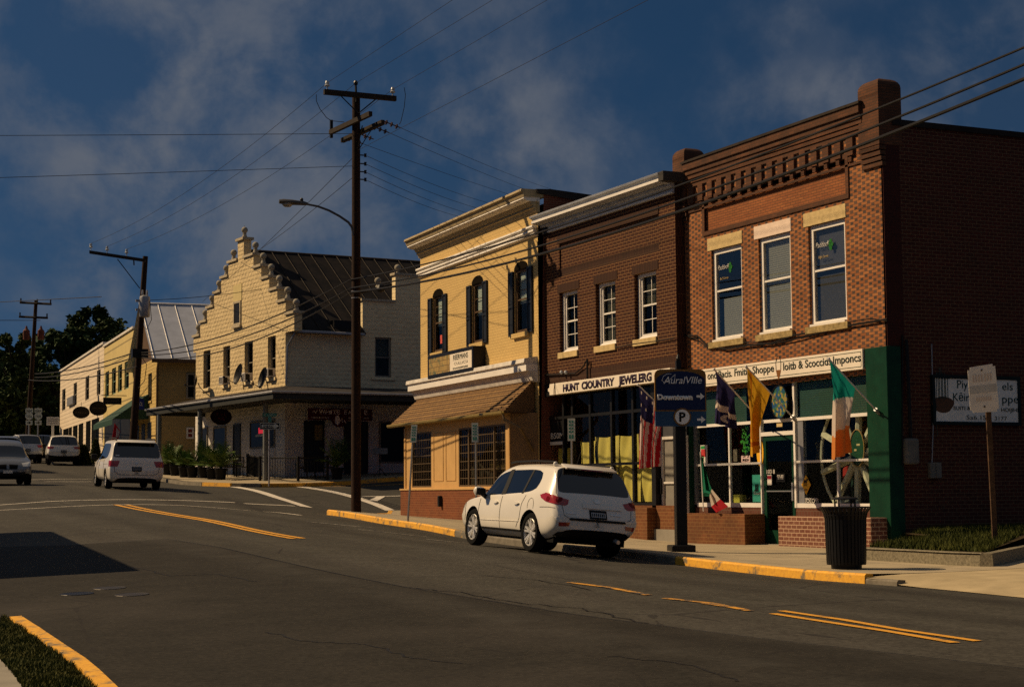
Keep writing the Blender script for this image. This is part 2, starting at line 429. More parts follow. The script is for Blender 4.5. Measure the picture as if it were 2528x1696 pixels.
c = k.mix(k.math('MULTIPLY', crack, .7), c, (.02, .018, .017))
k.col(c); k.b.inputs['Roughness'].default_value = .85; k.b.inputs['Specular IOR Level'].default_value = .12
k.bump(fine, .35, .01)
M['asphalt'] = k.m
k = NT('vignetted near asphalt'); fine = k.noise(15, 5, .8)
c = k.mix(k.ramp(k.noise(1.6, 6, .65), .3, .75), (.025, .023, .019), (.041, .037, .030))
c = k.mix(k.math('MULTIPLY', k.ramp(fine, .40, .66), .85), c, (.011, .010, .008))
c = k.mix(k.math('MULTIPLY', k.ramp(k.noise(.25, 4, .6), .5, .75), .35), c, (.066, .058, .05))
sp = k.new('ShaderNodeSeparateXYZ'); k.set(sp.inputs[0], k.coords()); wx_ = k.math('ADD', sp.outputs[0], k.math('MULTIPLY', k.noise(.5, 3), .8))
for cx_, w_, cc_, a_ in ((13.3, .42, (.020, .018, .015), .55), (9.2, .42, (.020, .018, .015), .5), (12.5, .3, (.095, .09, .078), .25), (14.2, .3, (.095, .09, .078), .25), (8.4, .3, (.095, .09, .078), .25), (10.0, .3, (.095, .09, .078), .2), (15.7, .35, (.016, .014, .012), .5)):
    f_ = k.ramp(k.math('ABSOLUTE', k.math('SUBTRACT', wx_, cx_)), w_*2.2, w_*.3)
    c = k.mix(k.math('MULTIPLY', k.math('MULTIPLY', f_, k.ramp(k.noise(1.1, 5, .7), .35, .65)), a_), c, cc_)
vo = k.new('ShaderNodeTexVoronoi', feature='DISTANCE_TO_EDGE'); k.set(vo.inputs['Vector'], k.coords()); vo.inputs['Scale'].default_value = .22
wob = k.math('ADD', vo.outputs['Distance'], k.math('MULTIPLY', k.noise(1.5, 4), .04))
c = k.mix(k.math('MULTIPLY', k.math('LESS_THAN', wob, .0225), .5), c, (.018, .016, .015))
k.col(c); k.b.inputs['Roughness'].default_value = .85; k.b.inputs['Specular IOR Level'].default_value = .10
k.bump(fine, .4, .01); M['near_asphalt'] = k.m

bm = bmesh.new()
xs = sorted(set([-160, -110, -80, -60, -45, -34, -26, -20, -16, -13]+list(np.arange(-11, 42, 1.0))+[44, 48, 54, 62, 72, 85, 100, 130, 170, 230]))
ys = sorted(set([-30, -18, -10, -5]+list(np.arange(-2, 92, 1.0))+[95, 99, 104, 110, 118, 128, 140, 155, 175, 200, 240, 300, 380]))
grid = [[(x, y) for x in xs] for y in ys]
zz = gzs([p for r in grid for p in r]).reshape(len(ys), len(xs))
vs = [[bm.verts.new((x, y, zz[j, i]-.002)) for i, x in enumerate(xs)] for j, y in enumerate(ys)]
for j in range(len(ys)-1):
    for i in range(len(xs)-1):
        bm.faces.new((vs[j][i], vs[j][i+1], vs[j+1][i+1], vs[j+1][i]))
o = link('road', bm, M['asphalt'], smooth=True); struct(o)
seam = [on_ground(*p) for p in seam_px]
poly = [(p.x, p.y) for p in seam] + [(16.15, 6), (16.15, -8), (-14, -8), (-14, 26)]
bm = sheet(poly, .003, 1.0); struct(link('road_near_surface', bm, M['near_asphalt'], smooth=True))
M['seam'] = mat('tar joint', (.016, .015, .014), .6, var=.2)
struct(ribbon([(p.x, p.y) for p in seam], .035, .007).done('road_joint', M['seam']))

KX = 16.2
k = NT('pavement concrete')
sp = k.new('ShaderNodeSeparateXYZ'); k.set(sp.inputs[0], k.coords())
j1 = k.math('LESS_THAN', k.math('FRACT', k.math('ADD', k.math('DIVIDE', sp.outputs[1], 1.55), 100.0)), .012)
j2 = k.math('LESS_THAN', k.math('FRACT', k.math('ADD', k.math('DIVIDE', sp.outputs[0], 1.7), 100.0)), .012)
jj = k.math('MAXIMUM', j1, j2)
c = k.mix(k.ramp(k.noise(.8, 6, .65), .3, .72), (.29, .235, .145), (.43, .35, .22))
c = k.mix(k.math('MULTIPLY', k.ramp(k.noise(30, 3), .4, .75), .35), c, (.12, .10, .08))
c = k.mix(k.math('MULTIPLY', k.ramp(k.noise(3, 5, .7), .58, .72), .5), c, (.09, .075, .06))
c = k.mix(jj, c, (.06, .05, .04)); k.col(c); k.b.inputs['Roughness'].default_value = .9; k.bump(k.math('ADD', k.noise(80, 3), k.math('MULTIPLY', jj, -2)), .3, .008)
M['pavement'] = k.m
H = .15
corner = [(16.2, 47.2), (16.28, 48.0), (16.6, 49.0), (17.2, 49.9), (18.1, 50.8), (19.2, 51.9), (20.2, 53.5), (21.0, 55.4), (22.6, 56.2), (40, 57.6)]
near_pave = [(KX+.16, 22.0), (KX+.16, 47.2)] + [(x+.13, y-.1) for x, y in corner[1:]] + [(40, 42), (24, 42), (23.5, 40), (22.2, 22.0)]
struct(link('pavement', sheet(near_pave, H, 1.0), M['pavement']))
# dropped pavement at the driveway, at the right
drive = [(KX, -4), (KX, 20.58), (24, 20.58), (24, 14.8), (18.4, 14.8), (18.4, -4)]
bm = sheet([(KX+.02, -4), (KX+.02, 21.98), (22.2, 21.98), (22.2, 19.0), (18.7, 17.6), (18.7, -4)], .008, .5)
for v in bm.verts:
    t = min(1, max(0, (v.co.x-KX-.02)/.9)); t2 = min(1, max(0, (v.co.y-17.6)/3.2))
    v.co.z += (H-.01)*t*(.45+.55*t2) + (H-.03)*(1-t)*min(.75, max(0, (v.co.y-20.9)/1.1))
M['drive_concrete'] = mat('yellowish worn concrete', (.40, .32, .19), .9, var=.22, vscale=1.6, bump=.3, bscale=70)
struct(link('driveway_apron', bm, M['drive_concrete'], smooth=True))

# kerbs: (path along the gutter, painted?)
k = NT('yellow kerb paint'); n = k.noise(3.2, 6, .75)
c = k.mix(k.ramp(k.noise(14, 4, .7), .35, .7), (.78, .40, .025), (.58, .27, .02))
c = k.mix(k.ramp(n, .52, .62), c, (.17, .125, .065)); k.col(c); k.b.inputs['Roughness'].default_value = .75; k.bump(k.noise(40, 3), .3, .01)
M['kerb_yellow'] = k.m
k = NT('bare kerb'); c = k.mix(k.ramp(k.noise(2.5, 6, .7), .35, .7), (.10, .085, .06), (.22, .19, .14))
c = k.mix(k.ramp(k.noise(1.3, 5, .7), .62, .68), c, (.45, .25, .03)); k.col(c); k.b.inputs['Roughness'].default_value = .9; k.bump(k.noise(40, 3), .35, .01)
M['kerb_bare'] = k.m
def kerb(path, m, h=H+.004, w=.17):
    return struct(ribbon(path, -w, 0, h).done('kerb', M[m], smooth=True))
kerb([(KX, 21.9), (KX, 27.7)], 'kerb_yellow')
kerb([(KX, 21.1), (KX, 21.88)], 'kerb_bare', .09)
kerb([(KX, 27.72), (KX, 38.2)], 'kerb_bare')
kerb([(KX, 38.22), (KX, 47.2)] + corner[1:8], 'kerb_yellow')
kerb(corner[7:], 'kerb_bare')
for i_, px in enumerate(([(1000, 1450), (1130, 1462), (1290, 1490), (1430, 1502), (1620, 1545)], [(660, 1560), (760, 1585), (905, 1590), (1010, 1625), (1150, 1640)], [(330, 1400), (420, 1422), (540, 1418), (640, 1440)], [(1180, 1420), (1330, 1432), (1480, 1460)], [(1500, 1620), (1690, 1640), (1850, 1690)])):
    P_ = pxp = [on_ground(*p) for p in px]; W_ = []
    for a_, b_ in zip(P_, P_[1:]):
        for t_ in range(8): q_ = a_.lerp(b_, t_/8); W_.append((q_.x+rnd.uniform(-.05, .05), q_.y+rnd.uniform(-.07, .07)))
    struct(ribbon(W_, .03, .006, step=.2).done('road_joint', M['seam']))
# thin gutter line left by the old lane stripe
M['white_line'] = None
k = NT('white road paint'); wear = k.ramp(k.noise(5, 6, .75), .56, .66)
k.col(k.mix(wear, (.62, .56, .46), (.10, .09, .08))); k.b.inputs['Roughness'].default_value = .7; M['white_line'] = k.m
k = NT('worn white road paint'); wear = k.ramp(k.noise(4, 6, .8), .44, .56)
k.col(k.mix(wear, (.42, .38, .32), (.07, .064, .057))); k.b.inputs['Roughness'].default_value = .75; M['worn_white'] = k.m
k = NT('yellow road paint'); wear = k.ramp(k.noise(5, 6, .75), .55, .68)
k.col(k.mix(wear, (.66, .31, .02), (.16, .10, .04))); k.b.inputs['Roughness'].default_value = .7; M['yellow_line'] = k.m
k = NT('worn yellow road paint'); wear = k.ramp(k.noise(3.5, 6, .8), .47, .56)
k.col(k.mix(wear, (.60, .28, .02), (.05, .045, .04))); k.b.inputs['Roughness'].default_value = .75; M['worn_yellow'] = k.m
def pxpath(px, off=0.0):
    return [(p.x, p.y) for p in (on_ground(x, y, off) for x, y in px)]
def stroke(px, w, m, name='road_marking', lift=.008, step=.4):
    return struct(ribbon(pxpath(px), w, lift, step=step, inner=-w/2).done(name, M[m]))
# double centre line, far stretch and near stretch
stroke([(284, 1246), (500, 1284.5), (725, 1330)], .14, 'yellow_line')
stroke([(312, 1246), (520, 1284), (748, 1329)], .14, 'yellow_line')
stroke([(1404, 1438), (1500, 1450), (1600, 1469)], .12, 'worn_yellow')
stroke([(1640, 1477), (1760, 1490), (1850, 1508)], .12, 'worn_yellow')
stroke([(1735, 1489), (1830, 1503)], .10, 'worn_yellow')
stroke([(1908, 1515), (2050, 1537), (2200, 1560), (2358, 1587)], .12, 'yellow_line')
stroke([(1928, 1508), (2080, 1530), (2230, 1556), (2415, 1583)], .12, 'yellow_line')
# crosswalk lines over the street, near and far side of the crossing
stroke([(-40, 1262), (0, 1259.5), (120, 1253), (287, 1246), (453, 1248), (600, 1259), (742, 1272)], .15, 'white_line')
stroke([(-40, 1248), (0, 1246.5), (120, 1238), (287, 1233.5), (400, 1234.3), (580, 1240.5)], .15, 'white_line')
stroke([(602, 1243), (660, 1246), (728, 1249)], .15, 'white_line')
stroke([(70, 1184.5), (150, 1182.5), (228, 1182.5)], .16, 'white_line')
stroke([(110, 1189), (228, 1189)], .16, 'white_line')
# curved stripes over the mouth of the side street
stroke([(478, 1195), (560, 1199), (620, 1209), (680, 1227), (725, 1241), (757, 1252)], .42, 'white_line', lift=.011)
stroke([(682, 1196), (760, 1204), (830, 1216), (880, 1229), (930, 1246), (965, 1261)], .42, 'white_line', lift=.011)
stroke([(893, 1225.6), (990, 1224)], .15, 'white_line')
struct(link('road_marking', sheet(pxpath([(912, 1235), (931, 1225.5), (953, 1225), (931, 1237.5)]), .014, .5), M['white_line']))
stroke([(790, 1201), (900, 1200), (1000, 1195)], .12, 'worn_yellow')
stroke([(757, 1288), (850, 1297), (930, 1304)], .08, 'worn_white')
stroke([(884, 1307), (960, 1315), (1060, 1326)], .07, 'worn_white')
stroke([(1054, 1331), (1110, 1337), (1160, 1341)], .09, 'worn_white')
stroke([(1290, 1360), (1400, 1374), (1500, 1386)], .05, 'worn_white')
# iron covers let into the road
for px, w, h, lab in ((190, 1466, 0, 'flat black iron cover in the road, the darkest of the three'), (271, 1452, 0, 'round iron cover with a worn rim in the road, farther from the camera'), (326, 1468, 0, 'small pale rimmed iron cover in the road, right of the others')):
    p = on_ground(px, w)
    m = MB(); zc = p.z
    nrm = Vector((gz(p.x-.2, p.y)-gz(p.x+.2, p.y), gz(p.x, p.y-.2)-gz(p.x, p.y+.2), .4)).normalized()
    m.lathe(p+nrm*.004, [(.001, .004), (.20, .004), (.205, .007), (.225, .007), (.23, 0), (.001, 0)], 24, nrm)
    tag(m.done('manhole_cover', M['black_metal'] if px == 190 else mat('worn iron', (.05, .045, .04), .5, metal=.4)), lab, 'manhole cover', 'iron covers in the road')

# far corner pavement (across the side street)
fc = [(60, 69.6), (40, 68.6), (30, 68.0), (24.0, 67.7), (21.6, 67.6), (20.2, 67.9), (19.2, 68.6), (18.5, 70.4), (18.25, 73.1), (18.3, 80), (18.9, 90), (20.2, 100), (22.6, 120), (26.5, 150), (31, 180)]
far_pave = [(x+.1, y+.12) for x, y in fc] + [(60, 180), (62, 70)]
struct(link('pavement', sheet(far_pave, H, 2.0), M['pavement']))
kerb(fc[::-1][:6], 'kerb_bare'); 
kerb(fc[::-1][5:8], 'kerb_bare'); kerb(fc[::-1][7:9], 'kerb_yellow'); kerb(fc[::-1][8:10], 'kerb_bare')
kerb(fc[::-1][9:], 'kerb_yellow')
# left road edge, far beyond the crossing
lp = [(6.6, 64), (6.6, 75), (7.0, 90), (8.4, 110), (11, 135)]

# traffic island with grass in the near left corner
isl_px = [(62, 1521), (108, 1550), (150, 1578), (222, 1625), (257, 1653), (300, 1693), (335, 1728)]
ip = pxpath(isl_px, .13)
tip = pxpath([(-20, 1519), (20, 1514), (45, 1516)], .13)
edge = tip + ip
bmk = ribbon(ip, -.17, 0, .14, .3).done('kerb', M['kerb_yellow'], smooth=True); struct(bmk)
pts = resample(edge, .3)
M['soil'] = mat('soil under grass', (.045, .032, .014), .95, var=.35, vscale=6)
pw = pxpath([(-40, 1600), (0, 1632), (30, 1664), (50, 1690), (70, 1730)], .1)
inner = [(p.x+(pts[min(i+1, len(pts)-1)]-pts[max(i-1, 0)]).normalized().y*.19, p.y-(pts[min(i+1, len(pts)-1)]-pts[max(i-1, 0)]).normalized().x*.19) for i, p in enumerate(pts)]
island_poly = inner + pw[::-1]
struct(link('traffic_island', sheet(island_poly, .11, .5), M['soil']))
wp = pw + [(pw[-1][0]-3, pw[-1][1]-1), (pw[0][0]-2.5, pw[0][1]+.5)]
struct(link('path', sheet(wp, .12, .5), M['concrete']))

def grass(poly, n, hgt, off, m, seed, name='grass', keep=None):
    r = random.Random(seed); xs = [p[0] for p in poly]; ys = [p[1] for p in poly]
    def inside(x, y):
        c = False; j = len(poly)-1
        for i in range(len(poly)):
            xi, yi = poly[i]; xj, yj = poly[j]
            if (yi > y) != (yj > y) and x < (xj-xi)*(y-yi)/(yj-yi)+xi: c = not c
            j = i
        return c
    P = []
    while len(P) < n:
        x, y = r.uniform(min(xs), max(xs)), r.uniform(min(ys), max(ys))
        if inside(x, y): P.append((x, y))
    Z = gzs(P) + off; m_ = MB()
    for (x, y), z in zip(P, Z):
        zz = z + (keep(x, y) if keep else 0)
        a = r.uniform(0, 6.28); h = hgt*r.uniform(.45, 1.25)*(.7+.5*math.sin(x*3+y*2.3)**2); w = .008+.006*r.random()
        l = r.uniform(.1, .7)*h; b = r.uniform(0, 6.28)
        p = Vector((x, y, zz-.01)); d = Vector((math.cos(a), math.sin(a), 0))*w; t = Vector((math.cos(b)*l, math.sin(b)*l, h))
        m_.bm.faces.new([m_.bm.verts.new(q) for q in (p-d, p+d, p+t)])
    o = m_.done(name, m, recalc=False); struct(o, 'stuff'); return o
def grass_mat(name, a, b):
    k = NT(name); k.col(k.mix(k.ramp(k.noise(1.5, 4, .7), .35, .7), a, b)); k.b.inputs['Roughness'].default_value = .7
    k.b.inputs['Specular IOR Level'].default_value = .1
    return k.m
M['grass'] = grass_mat('rough lawn grass', (.045, .055, .012), (.10, .095, .022))
grass(island_poly, 20000, .05, .11, M['grass'], 5)

# raised grass bed beside the brick side wall, behind a concrete kerb
bk = [on_ground(*p, H) for p in ((2120, 1381), (2250, 1389), (2330, 1394), (2418, 1398))]
bed_front = [(p.x, p.y) for p in bk]
c2 = at_plane(2424, 1398, (0, 0, bk[-1].z), (0, 0, 1))
ed = on_ground(2600, 1366, H*.6)
bed_poly = bed_front + [(ed.x, ed.y), (ed.x+9, ed.y+6), (40, 27.8), (21.6, 27.95), (21.25, 26.6)]
def bedrise(x, y):
    t = min(1, max(0, (x-bed_front[0][0])/3.2)); return .20 + .16*t
bm = sheet(bed_poly, H, .5)
for v in bm.verts: v.co.z += bedrise(v.co.x, v.co.y)
struct(link('grass_verge', bm, M['soil'], smooth=True))
M['bed_kerb'] = mat('pebbly grey concrete', (.20, .175, .12), .9, var=.45, vscale=22, bump=.5, bscale=60)
for path in (bed_front, [bed_front[-1], (ed.x, ed.y), (ed.x+4, ed.y+2.6)]):
    pts = resample(path, .3); rings = []
    for i, p in enumerate(pts):
        d = (pts[min(i+1, len(pts)-1)]-pts[max(i-1, 0)]).normalized(); nn = Vector((-d.y, d.x, 0))
        if nn.x < 0: nn = -nn
        z = gz(p.x, p.y)
        rings.append([Vector((p.x, p.y, z-.1)), Vector((p.x, p.y, z+H+.19))+nn*.02, Vector((p.x, p.y, z+H+.225))+nn*.06, Vector((p.x, p.y, z+H+.225))+nn*.22, Vector((p.x, p.y, z))+nn*.24])
    m = MB(); m.loft(rings); struct(m.done('kerb', M['bed_kerb'], smooth=True))
def bed_h(x, y): return bedrise(x, y)
M['verge'] = grass_mat('long verge grass', (.035, .045, .008), (.08, .085, .016))
grass([(bed_front[0][0]+.25, bed_front[0][1]), (bed_front[-1][0]+.25, bed_front[-1][1]+.1), (ed.x, ed.y+.4), (30, 27.6), (21.7, 27.8), (21.5, 26.6)], 26000, .12, H, M['verge'], 9, keep=bed_h)
# ------------------------------------------------------------------ building helpers
def wall(f, x0, x1, z0, z1, y, yr, holes, name, m, parent):
    """front skin with real openings; each opening gets reveals back to yr"""
    xs = sorted({x0, x1, *[v for h in holes for v in h[:2]]}); zs = sorted({z0, z1, *[v for h in holes for v in h[2:]]})
    b = MB()
    for i in range(len(xs)-1):
        for j in range(len(zs)-1):
            cx, cz = (xs[i]+xs[i+1])/2, (zs[j]+zs[j+1])/2
            if any(h[0] < cx < h[1] and h[2] < cz < h[3] for h in holes): continue
            b.quad(f.W(xs[i], y, zs[j]), f.W(xs[i+1], y, zs[j]), f.W(xs[i+1], y, zs[j+1]), f.W(xs[i], y, zs[j+1]))
    for a, c, d, e in holes:
        b.quad(f.W(a, y, d), f.W(a, y, e), f.W(a, yr, e), f.W(a, yr, d)); b.quad(f.W(c, y, d), f.W(c, yr, d), f.W(c, yr, e), f.W(c, y, e))
        b.quad(f.W(a, y, e), f.W(c, y, e), f.W(c, yr, e), f.W(a, yr, e)); b.quad(f.W(a, y, d), f.W(a, yr, d), f.W(c, yr, d), f.W(c, y, d))
    bmesh.ops.remove_doubles(b.bm, verts=b.bm.verts, dist=1e-4)
    return b.done(name, m, parent, recalc=False)
def window(f, par, x0, x1, z0, z1, y, fm, t=.055, rail=.5, munt=(0, 0), low_munt=None, blind=None, blind_to=0.0, pane='pane', dep=.05, room=True, sill=None, sill_m=None, lintel=None, lintel_m=None, glow=None, label=None):
    """double-hung window: frame > pane(s), blind, sill, lintel"""
    b = MB(); b.frame_box(f, x0, x1, y, y+dep+.02, z0, z1, t)
    zr = z0+(z1-z0)*rail
    if rail: b.box(f, x0+t, x1-t, y+.012, y+dep, zr-.022, zr+.022)
    def bars(za, zb, nx, nz, yy):
        for i in range(1, nx+1):
            xx = x0+t+(x1-x0-2*t)*i/(nx+1); b.box(f, xx-.009, xx+.009, yy, yy+.015, za, zb)
        for i in range(1, nz+1):
            z_ = za+(zb-za)*i/(nz+1); b.box(f, x0+t, x1-t, yy+.001, yy+.014, z_-.009, z_+.009)
    zu = zr if rail else z0+t
    if munt != (0, 0): bars(zu, z1-t, *munt, y+.018)
    if low_munt and rail: bars(z0+t, zr, *low_munt, y+.03)
    w = b.done('window', fm, par)
    if label: w['label'] = label
    p = MB(); p.box(f, x0+t*.6, x1-t*.6, y+.036, y+.040, z0+t*.6, z1-t*.6); p.done('pane', M[pane], w)
    if blind:
        q = MB(); q.box(f, x0+t*.7, x1-t*.7, y+.10, y+.11, z0+(z1-z0)*blind_to+.02, z1-.02); q.done('blind', M[blind], w)
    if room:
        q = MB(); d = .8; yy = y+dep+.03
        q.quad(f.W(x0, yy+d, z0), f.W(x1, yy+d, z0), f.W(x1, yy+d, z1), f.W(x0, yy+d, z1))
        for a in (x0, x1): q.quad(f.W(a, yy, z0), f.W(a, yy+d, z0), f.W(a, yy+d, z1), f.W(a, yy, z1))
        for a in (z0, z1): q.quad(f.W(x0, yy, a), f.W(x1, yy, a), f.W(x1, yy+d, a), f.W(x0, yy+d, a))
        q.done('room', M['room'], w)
    if sill:
        a0, a1, s0, s1, yo = sill; q = MB(); q.box(f, a0, a1, yo, y+.02, s0, s1); q.done('sill', sill_m, w, bevel=.008)
    if lintel:
        a0, a1, s0, s1, yo = lintel; q = MB(); q.box(f, a0, a1, yo, .04, s0, s1); q.done('lintel', lintel_m, w, bevel=.006)
    return w
def shell(f, x0, x1, y0, y1, zb, zt, m, par, sides='lrb', name='side_wall', roof=None, zr=None, ls=None):
    """the remaining walls and the flat roof of a block"""
    fr = {'l': ((x0, y1), (x0, y0)), 'r': ((x1, y0), (x1, y1)), 'b': ((x1, y1), (x0, y1))}
    for s in sides:
        (a, b_), (c, d) = fr[s]; q = MB()
        q.quad(f.W(a, b_, zb), f.W(c, d, zb), f.W(c, d, zt), f.W(a, b_, zt))
        q.done({'l': name, 'r': name, 'b': 'rear_wall'}[s], m, par, recalc=False)
    if roof:
        q = MB(); q.box(f, x0+.02, x1-.02, y0+.05, y1-.02, (zr if zr is not None else zt-.5)-.1, zr if zr is not None else zt-.5); q.done('roof', roof, par)
M['roof_tar'] = mat('tarred flat roof', (.05, .045, .04), .9, var=.3)

# ================================================================== A: orange brick shop with dark headers
FA = Frame(21.40, 36.1, (0, -1))
AX1 = FA.at(2184, 620)[0]; ABASE = -1.28
ZTOP = (FA.at(1729, 396)[1]+FA.at(2122, 262)[1])/2
M['brickA'] = header_brick('orange brick with dark headers')
M['brickA_plain'] = brick_mat('plain orange brick', (.36, .125, .042), (.28, .09, .032), (.11, .055, .03), bw=.20, bh=.0605, mo=.007, dirt=.3)
M['brickA_corbel'] = brick_mat('weathered corbel brick', (.155, .06, .028), (.105, .042, .02), (.07, .042, .028), bw=.20, bh=.0605, mo=.007, dirt=.7)
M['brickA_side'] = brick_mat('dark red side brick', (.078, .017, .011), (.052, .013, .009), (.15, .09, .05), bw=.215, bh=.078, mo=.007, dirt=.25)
A = fthing('brick_shop_building', 'two storey orange brick shop with rounded roof piers and a green ground floor', 'building', FA, 0, 0, ABASE)
AW = []
for op, si, li in (((1757, 620, 1831, 834), (1751, 846, 1833, 846.6), (1748.6, 594, 1828.2, 601)), ((1873, 590, 1952, 816), (1868, 828, 1955.8, 828.6), (1862.8, 565, 1950, 570)), ((1996, 559.6, 2087.5, 795), (1994.5, 809, 2090, 806.8), (1987.3, 533.4, 2084, 536))):
    AW.append((FA.rect(op[:2], op[2:]), FA.rect(si[:2], si[2:], -.06), FA.rect(li[:2], li[2:])))
zw0 = sum(w[0][2] for w in AW)/3; zw1 = sum(w[0][3] for w in AW)/3; ws = 1.0
holesA = [(w[0][0]-.02, w[0][1]+.06, zw0, zw1) for w in AW]
pan = FA.rect((1741, 500), (2089, 481)); pz1 = (FA.at(1741, 499)[1]+FA.at(2088, 390)[1])/2; pz0 = (FA.at(1746, 570)[1]+FA.at(2091, 481)[1])/2
pan = (FA.at(1741, 540)[0], FA.at(2089, 430)[0], pz0, pz1)
ZSHOP = (FA.at(1700, 915)[1]+FA.at(2128, 861)[1])/2         # top of the shop sign
M['pane_reflection'] = mat('grey lilac reflection tone', (.12, .12, .145), .7, var=.1)
M['dim_blind'] = mat('dim slatted blind', (.11, .10, .085), .6, var=.1)
wall(FA, 0, AX1, ZSHOP-.55, ZTOP, 0, .16, holesA+[pan], 'front_wall', M['brickA'], A)
b = MB(); b.quad(FA.W(pan[0], .05, pan[2]), FA.W(pan[1], .05, pan[2]), FA.W(pan[1], .05, pan[3]), FA.W(pan[0], .05, pan[3])); b.done('recessed_panel', M['brickA_plain'], A, recalc=False)
b = MB(); b.frame_box(FA, pan[0]-.10, pan[1]+.10, -.03, .03, pan[2]-.10, pan[3]+.10, .10); b.done('panel_border', M['brickA_corbel'], A)
for i, (op, si, li) in enumerate(AW):
    a, c = holesA[i][:2]
    w = window(FA, A, a, c, zw0, zw1, .06, M['white_paint'], t=.11, rail=.55, blind='blind' if i == 1 else None, dep=.06, pane='pane_sky',
           sill=(a-.11, c+.10, zw0-.15, zw0, -.07), sill_m=M['sill_stone'], lintel=(a-.16, c+.05, zw1, zw1+.30, -.015), lintel_m=M['pink_stone'] if i == 1 else M['stone'])
    b = MB(); b.box(FA, a+.02, c-.05, -.03, .12, zw0+.004, zw0+.05); b.done('sub_sill', M['white_paint'], w)
    if i != 1:
        b = MB(); b.box(FA, a+.06 if i else a+.28, c-.06, .16, .17, zw0+.03, zw0+(zw1-zw0)*(.5 if i else .46)); b.done('blind', M['blind'] if not i else M['dim_blind'], w)
    if i == 2: b = MB(); b.box(FA, a+.06, c-.06, .16, .17, zw0+(zw1-zw0)*.54, zw1-.12); b.done('blind', M['pane_reflection'], w)  # grey-lilac panel stands in for the sky reflected in the upper sash
    if i in (0, 2):
        zt = zw0+(zw1-zw0)*.55
        cl = MB()
        for dx, dz in ((-.045, .0), (.045, .0), (0, .07), (0, -.08)): cl.lathe(FA.W((a+c)/2+.02+dx, .090, zt+.52+dz), [(.001, -.002), (.05, -.002), (.05, .002), (.001, .002)], 12, FA.ey)
        cl.done('clover_decal', mat('green window decal', (.015, .13, .02), .5, var=0), w)
        lettering(w, M['white_paint'], [('PaddocK', FA, a+.16, .088, zt+.5, .12, .50, dict(bold=-.014, shear=.3))], 'window_lettering')
        lettering(w, M['stone'], [('Oght Cornet' if i == 2 else 'Bo7 Corner', FA, a+.25, .088, zt+.26, .06, .36, dict(bold=-.01))], 'window_lettering')
# cornice: stepped courses, a row of corbels and the top coping
zc = ZTOP; b = MB()
for i, (o, h0, h1) in enumerate(((.04, .60, .50), (.065, .50, .40), (.09, .40, .30), (.12, .30, .18), (.16, .18, .0))):
    b.box(FA, .42, AX1-.55, -o, .25, zc-h0, zc-h1)
b.done('cornice', M['brickA_corbel'], A)
b = MB(); b.box(FA, .40, AX1-.5, -.19, .30, zc-.005, zc+.05); b.done('coping', mat('sooty coping', (.035, .027, .022), .9, var=.4), A)
b = MB(); n = 17
for i in range(n):
    x = .55+(AX1-1.25)*i/(n-1)
    b.box(FA, x, x+.22, -.065, .02, zc-1.0, zc-.60); b.box(FA, x+.02, x+.14, -.04, .01, zc-1.13, zc-1.0)
b.box(FA, .42, AX1-.55, -.03, .01, zc-1.22, zc-1.17)
b.done('corbel_table', M['brickA_corbel'], A)
for x0, x1, zt, lab in ((-.16, .40, FA.at(1676, 369)[1], None), (AX1-.66, AX1+.02, FA.at(2140, 201)[1], None)):
    b = MB(); b.box(FA, x0, x1, -.08, .50, zc-.95, zt)
    es = [e for e in b.bm.edges if all(abs(v.co.z-zt) < 1e-4 for v in e.verts) or (abs(e.verts[0].co.z-e.verts[1].co.z) > .1)]
    top = [e for e in b.bm.edges if all(abs(v.co.z-zt) < 1e-4 for v in e.verts)]
    bmesh.ops.bevel(b.bm, geom=top, offset=.20, segments=5, affect='EDGES', profile=.5)
    pr = b.done('roof_pier', M['brickA_corbel'], A)
    b = MB()
    for q in range(4): b.box(FA, x0+.03, x1+.04-.0, -.05-.022*(3-q), .05, zc-.95-.11*(q+1), zc-.95-.11*q-.03)
    b.done('pier_corbel', M['brickA_corbel'], A)
# side wall, rear, roof
FS = FA.side(AX1)
DEEP = 13.5
ZSIDE = (FS.at(2225, 307)[1]+FS.at(2527, 342)[1])/2
SZ1 = FS.at(2527, 342)[1]
b = MB()
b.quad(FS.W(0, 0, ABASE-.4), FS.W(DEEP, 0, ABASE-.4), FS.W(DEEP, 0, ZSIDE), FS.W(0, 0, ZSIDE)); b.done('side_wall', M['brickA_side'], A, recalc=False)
b = MB(); b.box(FS, .25, DEEP, -.05, .22, ZSIDE-.02, ZSIDE+.10); b.done('parapet_coping', mat('black tiled coping', (.02, .016, .015), .8, var=.3), A)
b = MB()                                   # toothed end of the front brick turning the corner
r2 = random.Random(3); z = ABASE+2.8
b.box(FS, .0, .42, -.012, .05, ABASE+3.0, zc-.6)
b.done('corner_bricks', brick_mat('dark corner brick', (.055, .012, .009), (.04, .010, .008), (.06, .02, .014), bh=.0605, mo=.006), A)
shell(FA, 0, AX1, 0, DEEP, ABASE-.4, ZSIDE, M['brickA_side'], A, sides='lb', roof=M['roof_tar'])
b = MB(); b.quad(FA.W(0, .25, ZTOP), FA.W(AX1, .25, ZTOP), FA.W(AX1, .25, ZSIDE-.6), FA.W(0, .25, ZSIDE-.6)); b.done('parapet_back', M['brickA_side'], A, recalc=False)

